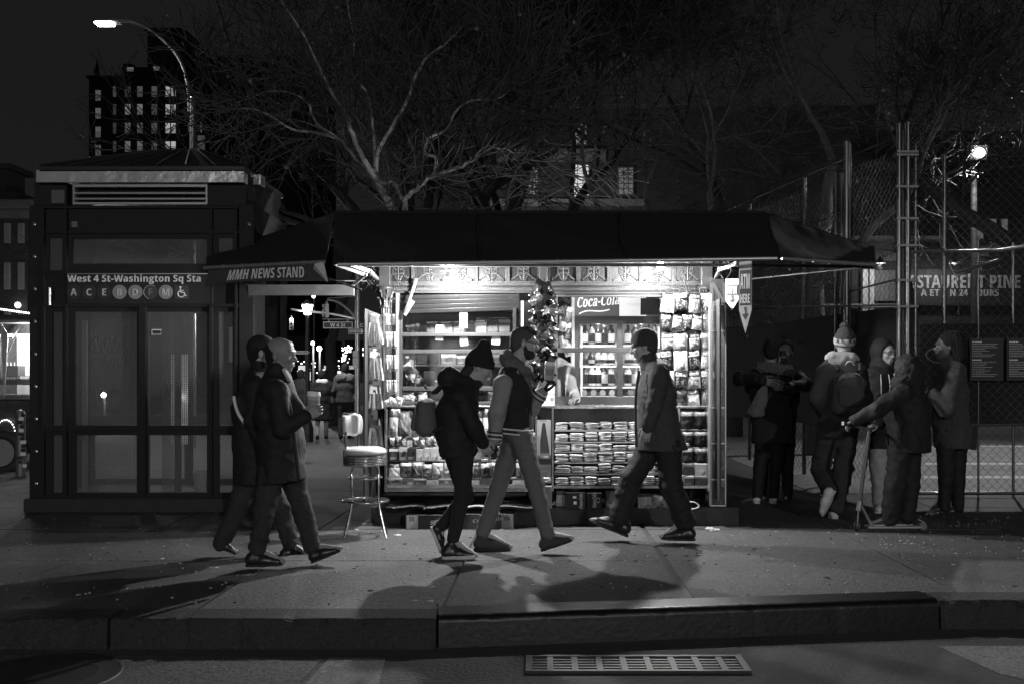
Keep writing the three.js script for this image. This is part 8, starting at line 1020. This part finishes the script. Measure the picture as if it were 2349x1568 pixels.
// ================= TREES: bare winter crowns =================
{
  const leafG = (() => { const g = new THREE.BufferGeometry(); g.setAttribute('position', new THREE.Float32BufferAttribute([0, 0, 0, -0.5, 0.6, 0.1, 0, 1.2, 0, 0.5, 0.6, 0.1], 3)); g.setIndex([0, 2, 1, 0, 3, 2]); g.computeVertexNormals(); return g; })();
  const perp = (d, r) => { const v = new V3(r() - 0.5, r() - 0.5, r() - 0.5); return v.addScaledVector(d, -v.dot(d)).normalize(); };
  function grow(B, Tw, leaves, p, dir, len, rad, lev, r, up) {   // one limb, then its children
    const n = lev > 3 ? 5 : lev > 1 ? 4 : 3, pts = [p.clone()], rs = [rad], d = dir.clone(); let q = p.clone();
    for (let i = 1; i <= n; i++) { d.addScaledVector(perp(d, r), 0.2).add(new V3(0, up, 0)).normalize(); q = q.clone().addScaledVector(d, len / n); pts.push(q); rs.push(rad * (1 - 0.45 * i / n)); }
    for (let i = 0; i < rs.length; i++) rs[i] = Math.max(0.0078, rs[i]); (lev > 2 ? B : Tw).add(pts, rs, lev > 3 ? 7 : lev > 1 ? 4 : 3); if (lev <= 0) { if (leaves && r() < leaves.p) leaves.at.push([q, d.clone()]); return; }
    const k = 2 + (r() < 0.65) + (lev < 3 && r() < 0.4); for (let i = 0; i < k; i++) { const last = i === k - 1, t = last ? n : 1 + Math.floor(r() * n), b = d.clone().addScaledVector(perp(d, r), last ? 0.35 : 0.6 + 0.5 * r()).normalize(); grow(B, Tw, leaves, pts[Math.min(n, t)], b, len * (0.62 + 0.22 * r()), rs[Math.min(n, t)] * (last ? 0.85 : 0.62), lev - 1, r, up); }
  }
  function finish(o, B, Tw, lv, bark, twig, leafM, r) {
    if (B.p.length) B.build('trunk', bark, o); Tw.build('crown', twig, o, { kind: 'stuff' });
    if (lv?.at.length) { const im = new THREE.InstancedMesh(leafG, leafM, lv.at.length), m = M4(), q = new THREE.Quaternion(); lv.at.forEach(([p, d], i) => { q.setFromEuler(new THREE.Euler(r() * 6, r() * 6, r() * 6)); const s = 0.03 + 0.03 * r(); m.compose(p.clone().sub(o.base), q, new V3(s, s, s)); im.setMatrixAt(i, m); }); im.name = 'leaves'; im.userData.kind = 'stuff'; im.castShadow = im.receiveShadow = true; o.add(im); }
  }
  const pale = mat(0.3, 0.85, { tex: T.bark, size: 1.1, bump: T.bumpy, bs: 0.01, bsize: 0.3 }), paleTw = mat(0.05, 0.9), dark = mat(0.04, 0.9, { tex: T.bumpy, size: 0.5 }), darkTw = mat(0.028, 0.9), leafM = matP(0.14, 0.7, { transmission: 0.3 });
  // the pale tree behind the stand, its main limbs as they stand in the picture
  {
    const d = 13, o = thing('plane_tree', 'pale barked tree forking above the stand roof', 'tree', new V3(X(915, d), 0, -d)), B = new Tubes(), Tw = new Tubes(), lv = { p: 0.16, at: [] }, r = rng(71);
    const limb = (pts, r0, r1, z0 = 0, z1 = 0) => { const c = new THREE.CatmullRomCurve3(pts.map(([x, y], i) => P(x, y, d + z0 + (z1 - z0) * i / (pts.length - 1)))), n = pts.length * 4, q = c.getPoints(n).map((v, i) => v.add(new V3(noise3(i * 0.7, pts[0][0], 1) - 0.5, noise3(i * 0.7, 5, pts[0][1]) - 0.5, 0).multiplyScalar(0.03))); B.add(q, q.map((_, i) => (r0 + (r1 - r0) * i / n) * (1 + 0.12 * (noise3(i, r0 * 90, 3) - 0.5)) / (F / d)), 9);
      for (let i = Math.floor(n * 0.25); i <= n; i++) if (r() < 0.62 || i === n) { const a = q[Math.min(n, i)].clone().sub(q[Math.max(0, i - 1)]).normalize(); grow(new Tubes(), Tw, lv, q[i], a.addScaledVector(perp(a, r), i === n ? 0.3 : 0.9 + 0.4 * r()).add(new V3(0, 0.15, 0)).normalize(), 0.5 + 0.55 * r(), 0.007 + 0.005 * r(), 2, r, 0.03); } };
    B.add([new V3(X(935, d), 0, -d), new V3(X(928, d), 1, -d), new V3(X(915, d), 2.5, -d), P(906, 490, d)], [0.2, 0.17, 0.14, 0.085], 12); B.add([new V3(X(935, d), 1.2, -d), new V3(X(930, d), 2.6, -d), P(928, 484, d)], [0.1, 0.08, 0.06], 10);
    limb([[906, 490], [900, 478], [874, 432], [849, 389]], 9.5, 8); limb([[849, 389], [816, 331], [794, 267], [766, 223], [740, 169], [701, 90], [650, 11], [620, -60]], 6.5, 1.5, 0, -1.2); limb([[849, 389], [816, 365], [780, 321], [737, 306], [679, 299], [622, 267], [564, 249], [510, 252]], 5, 1.2, 0, 0.8); limb([[780, 321], [722, 281], [708, 241], [668, 216], [607, 209], [564, 231], [530, 236]], 3.6, 1, 0.2, 1.6);
    limb([[863, 395], [870, 342], [903, 288], [942, 209], [960, 158], [985, 126], [1021, 101], [1060, 60]], 5.5, 1.6, 0, -1); limb([[863, 395], [859, 324], [852, 259], [838, 209], [805, 166], [812, 108], [798, 0], [790, -60]], 4.6, 1.2, 0, 0.6); limb([[874, 420], [900, 420], [920, 452], [930, 470]], 4, 4.5, 0.1, 0); limb([[928, 486], [931, 454], [960, 432], [985, 407], [1043, 389], [1086, 367], [1137, 339], [1180, 352]], 7, 1.5, 0, -0.6);
    limb([[996, 403], [1000, 364], [977, 353], [981, 324], [1025, 295], [1043, 259], [1086, 231], [1126, 231], [1158, 216], [1176, 190]], 4.4, 1, -0.1, -0.9); limb([[1086, 367], [1110, 338], [1140, 340], [1165, 360]], 2, 0.8, -0.5, -0.4);
    finish(o, B, Tw, lv, pale, paleTw, leafM, r);
  }
  const tree = (label, px, d, lean, h, rad, lev, seed, o2 = {}) => { const o = thing(o2.name ?? 'bare_tree', label, 'tree', new V3(X(px, d), 0, -d)), B = new Tubes(), Tw = new Tubes(), lv = { p: o2.leaf ?? 0.05, at: [] }, r = rng(seed); const n = o2.stems ?? 1, bh = o2.base ?? 2.6; for (let i = 0; i < n; i++) { const dir = new V3(lean + (n > 1 ? (i - (n - 1) / 2) * 0.38 : 0), 1, (r() - 0.5) * 0.3).normalize(); { const s = new V3(X(px, d) + (i - (n - 1) / 2) * 0.25, 0, -d), e = s.clone().add(new V3((r() - 0.5) * 0.3, bh, 0)); B.add([s, s.clone().lerp(e, 0.5).add(new V3(0.05, 0, 0)), e], [rad * 1.3, rad * 1.1, rad], 9); } grow(B, Tw, lv, new V3(X(px, d) + (i - (n - 1) / 2) * 0.25, bh - 0.1, -d), dir, h, rad * (0.8 + 0.3 * r()), lev, r, o2.up ?? 0.045); } finish(o, B, Tw, lv, o2.bark ?? dark, o2.twig ?? darkTw, leafM, r); };
  tree('dark many stemmed tree behind the pale one, its limbs leaning towards the tower', 1010, 18, -0.5, 2.9, 0.15, 7, 11, { stems: 3, up: 0.06 }); tree('dark upright tree behind the centre of the stand roof', 1105, 17, 0.02, 3.2, 0.18, 8, 12, { up: 0.05 }); tree('dark tree spreading right of centre behind the stand roof', 1190, 19.5, 0.28, 3.0, 0.15, 7, 13, { stems: 2 });
  tree('slim grey tree behind the stand roof near the brighter bulb', 1520, 19, 0.05, 2.8, 0.1, 7, 14, { stems: 3, leaf: 0.3, bark: mat(0.1, 0.9), twig: mat(0.06, 0.9) }); tree('leafy dark tree filling the sky above the right awning', 1680, 24, 0.0, 3.8, 0.2, 8, 15, { leaf: 0.5 }); tree('tree with a forked grey trunk behind the court fence', 1872, 18, 0.08, 3.2, 0.16, 8, 16, { leaf: 0.35, bark: mat(0.09, 0.9) });
  tree('dark tree between the fence posts and the flood lamp', 2090, 26, 0.05, 4.2, 0.2, 7, 17, { leaf: 0.3 }); tree('tree at the picture edge whose leaves glint in the flood light', 2470, 15.5, -0.4, 3.0, 0.17, 7, 18, { leaf: 0.4, up: 0.02, stems: 2 }); tree('far dark tree between the tower and the pale tree', 760, 30, 0.0, 4.5, 0.16, 6, 19, {});
}
renderer.render(scene, camera);
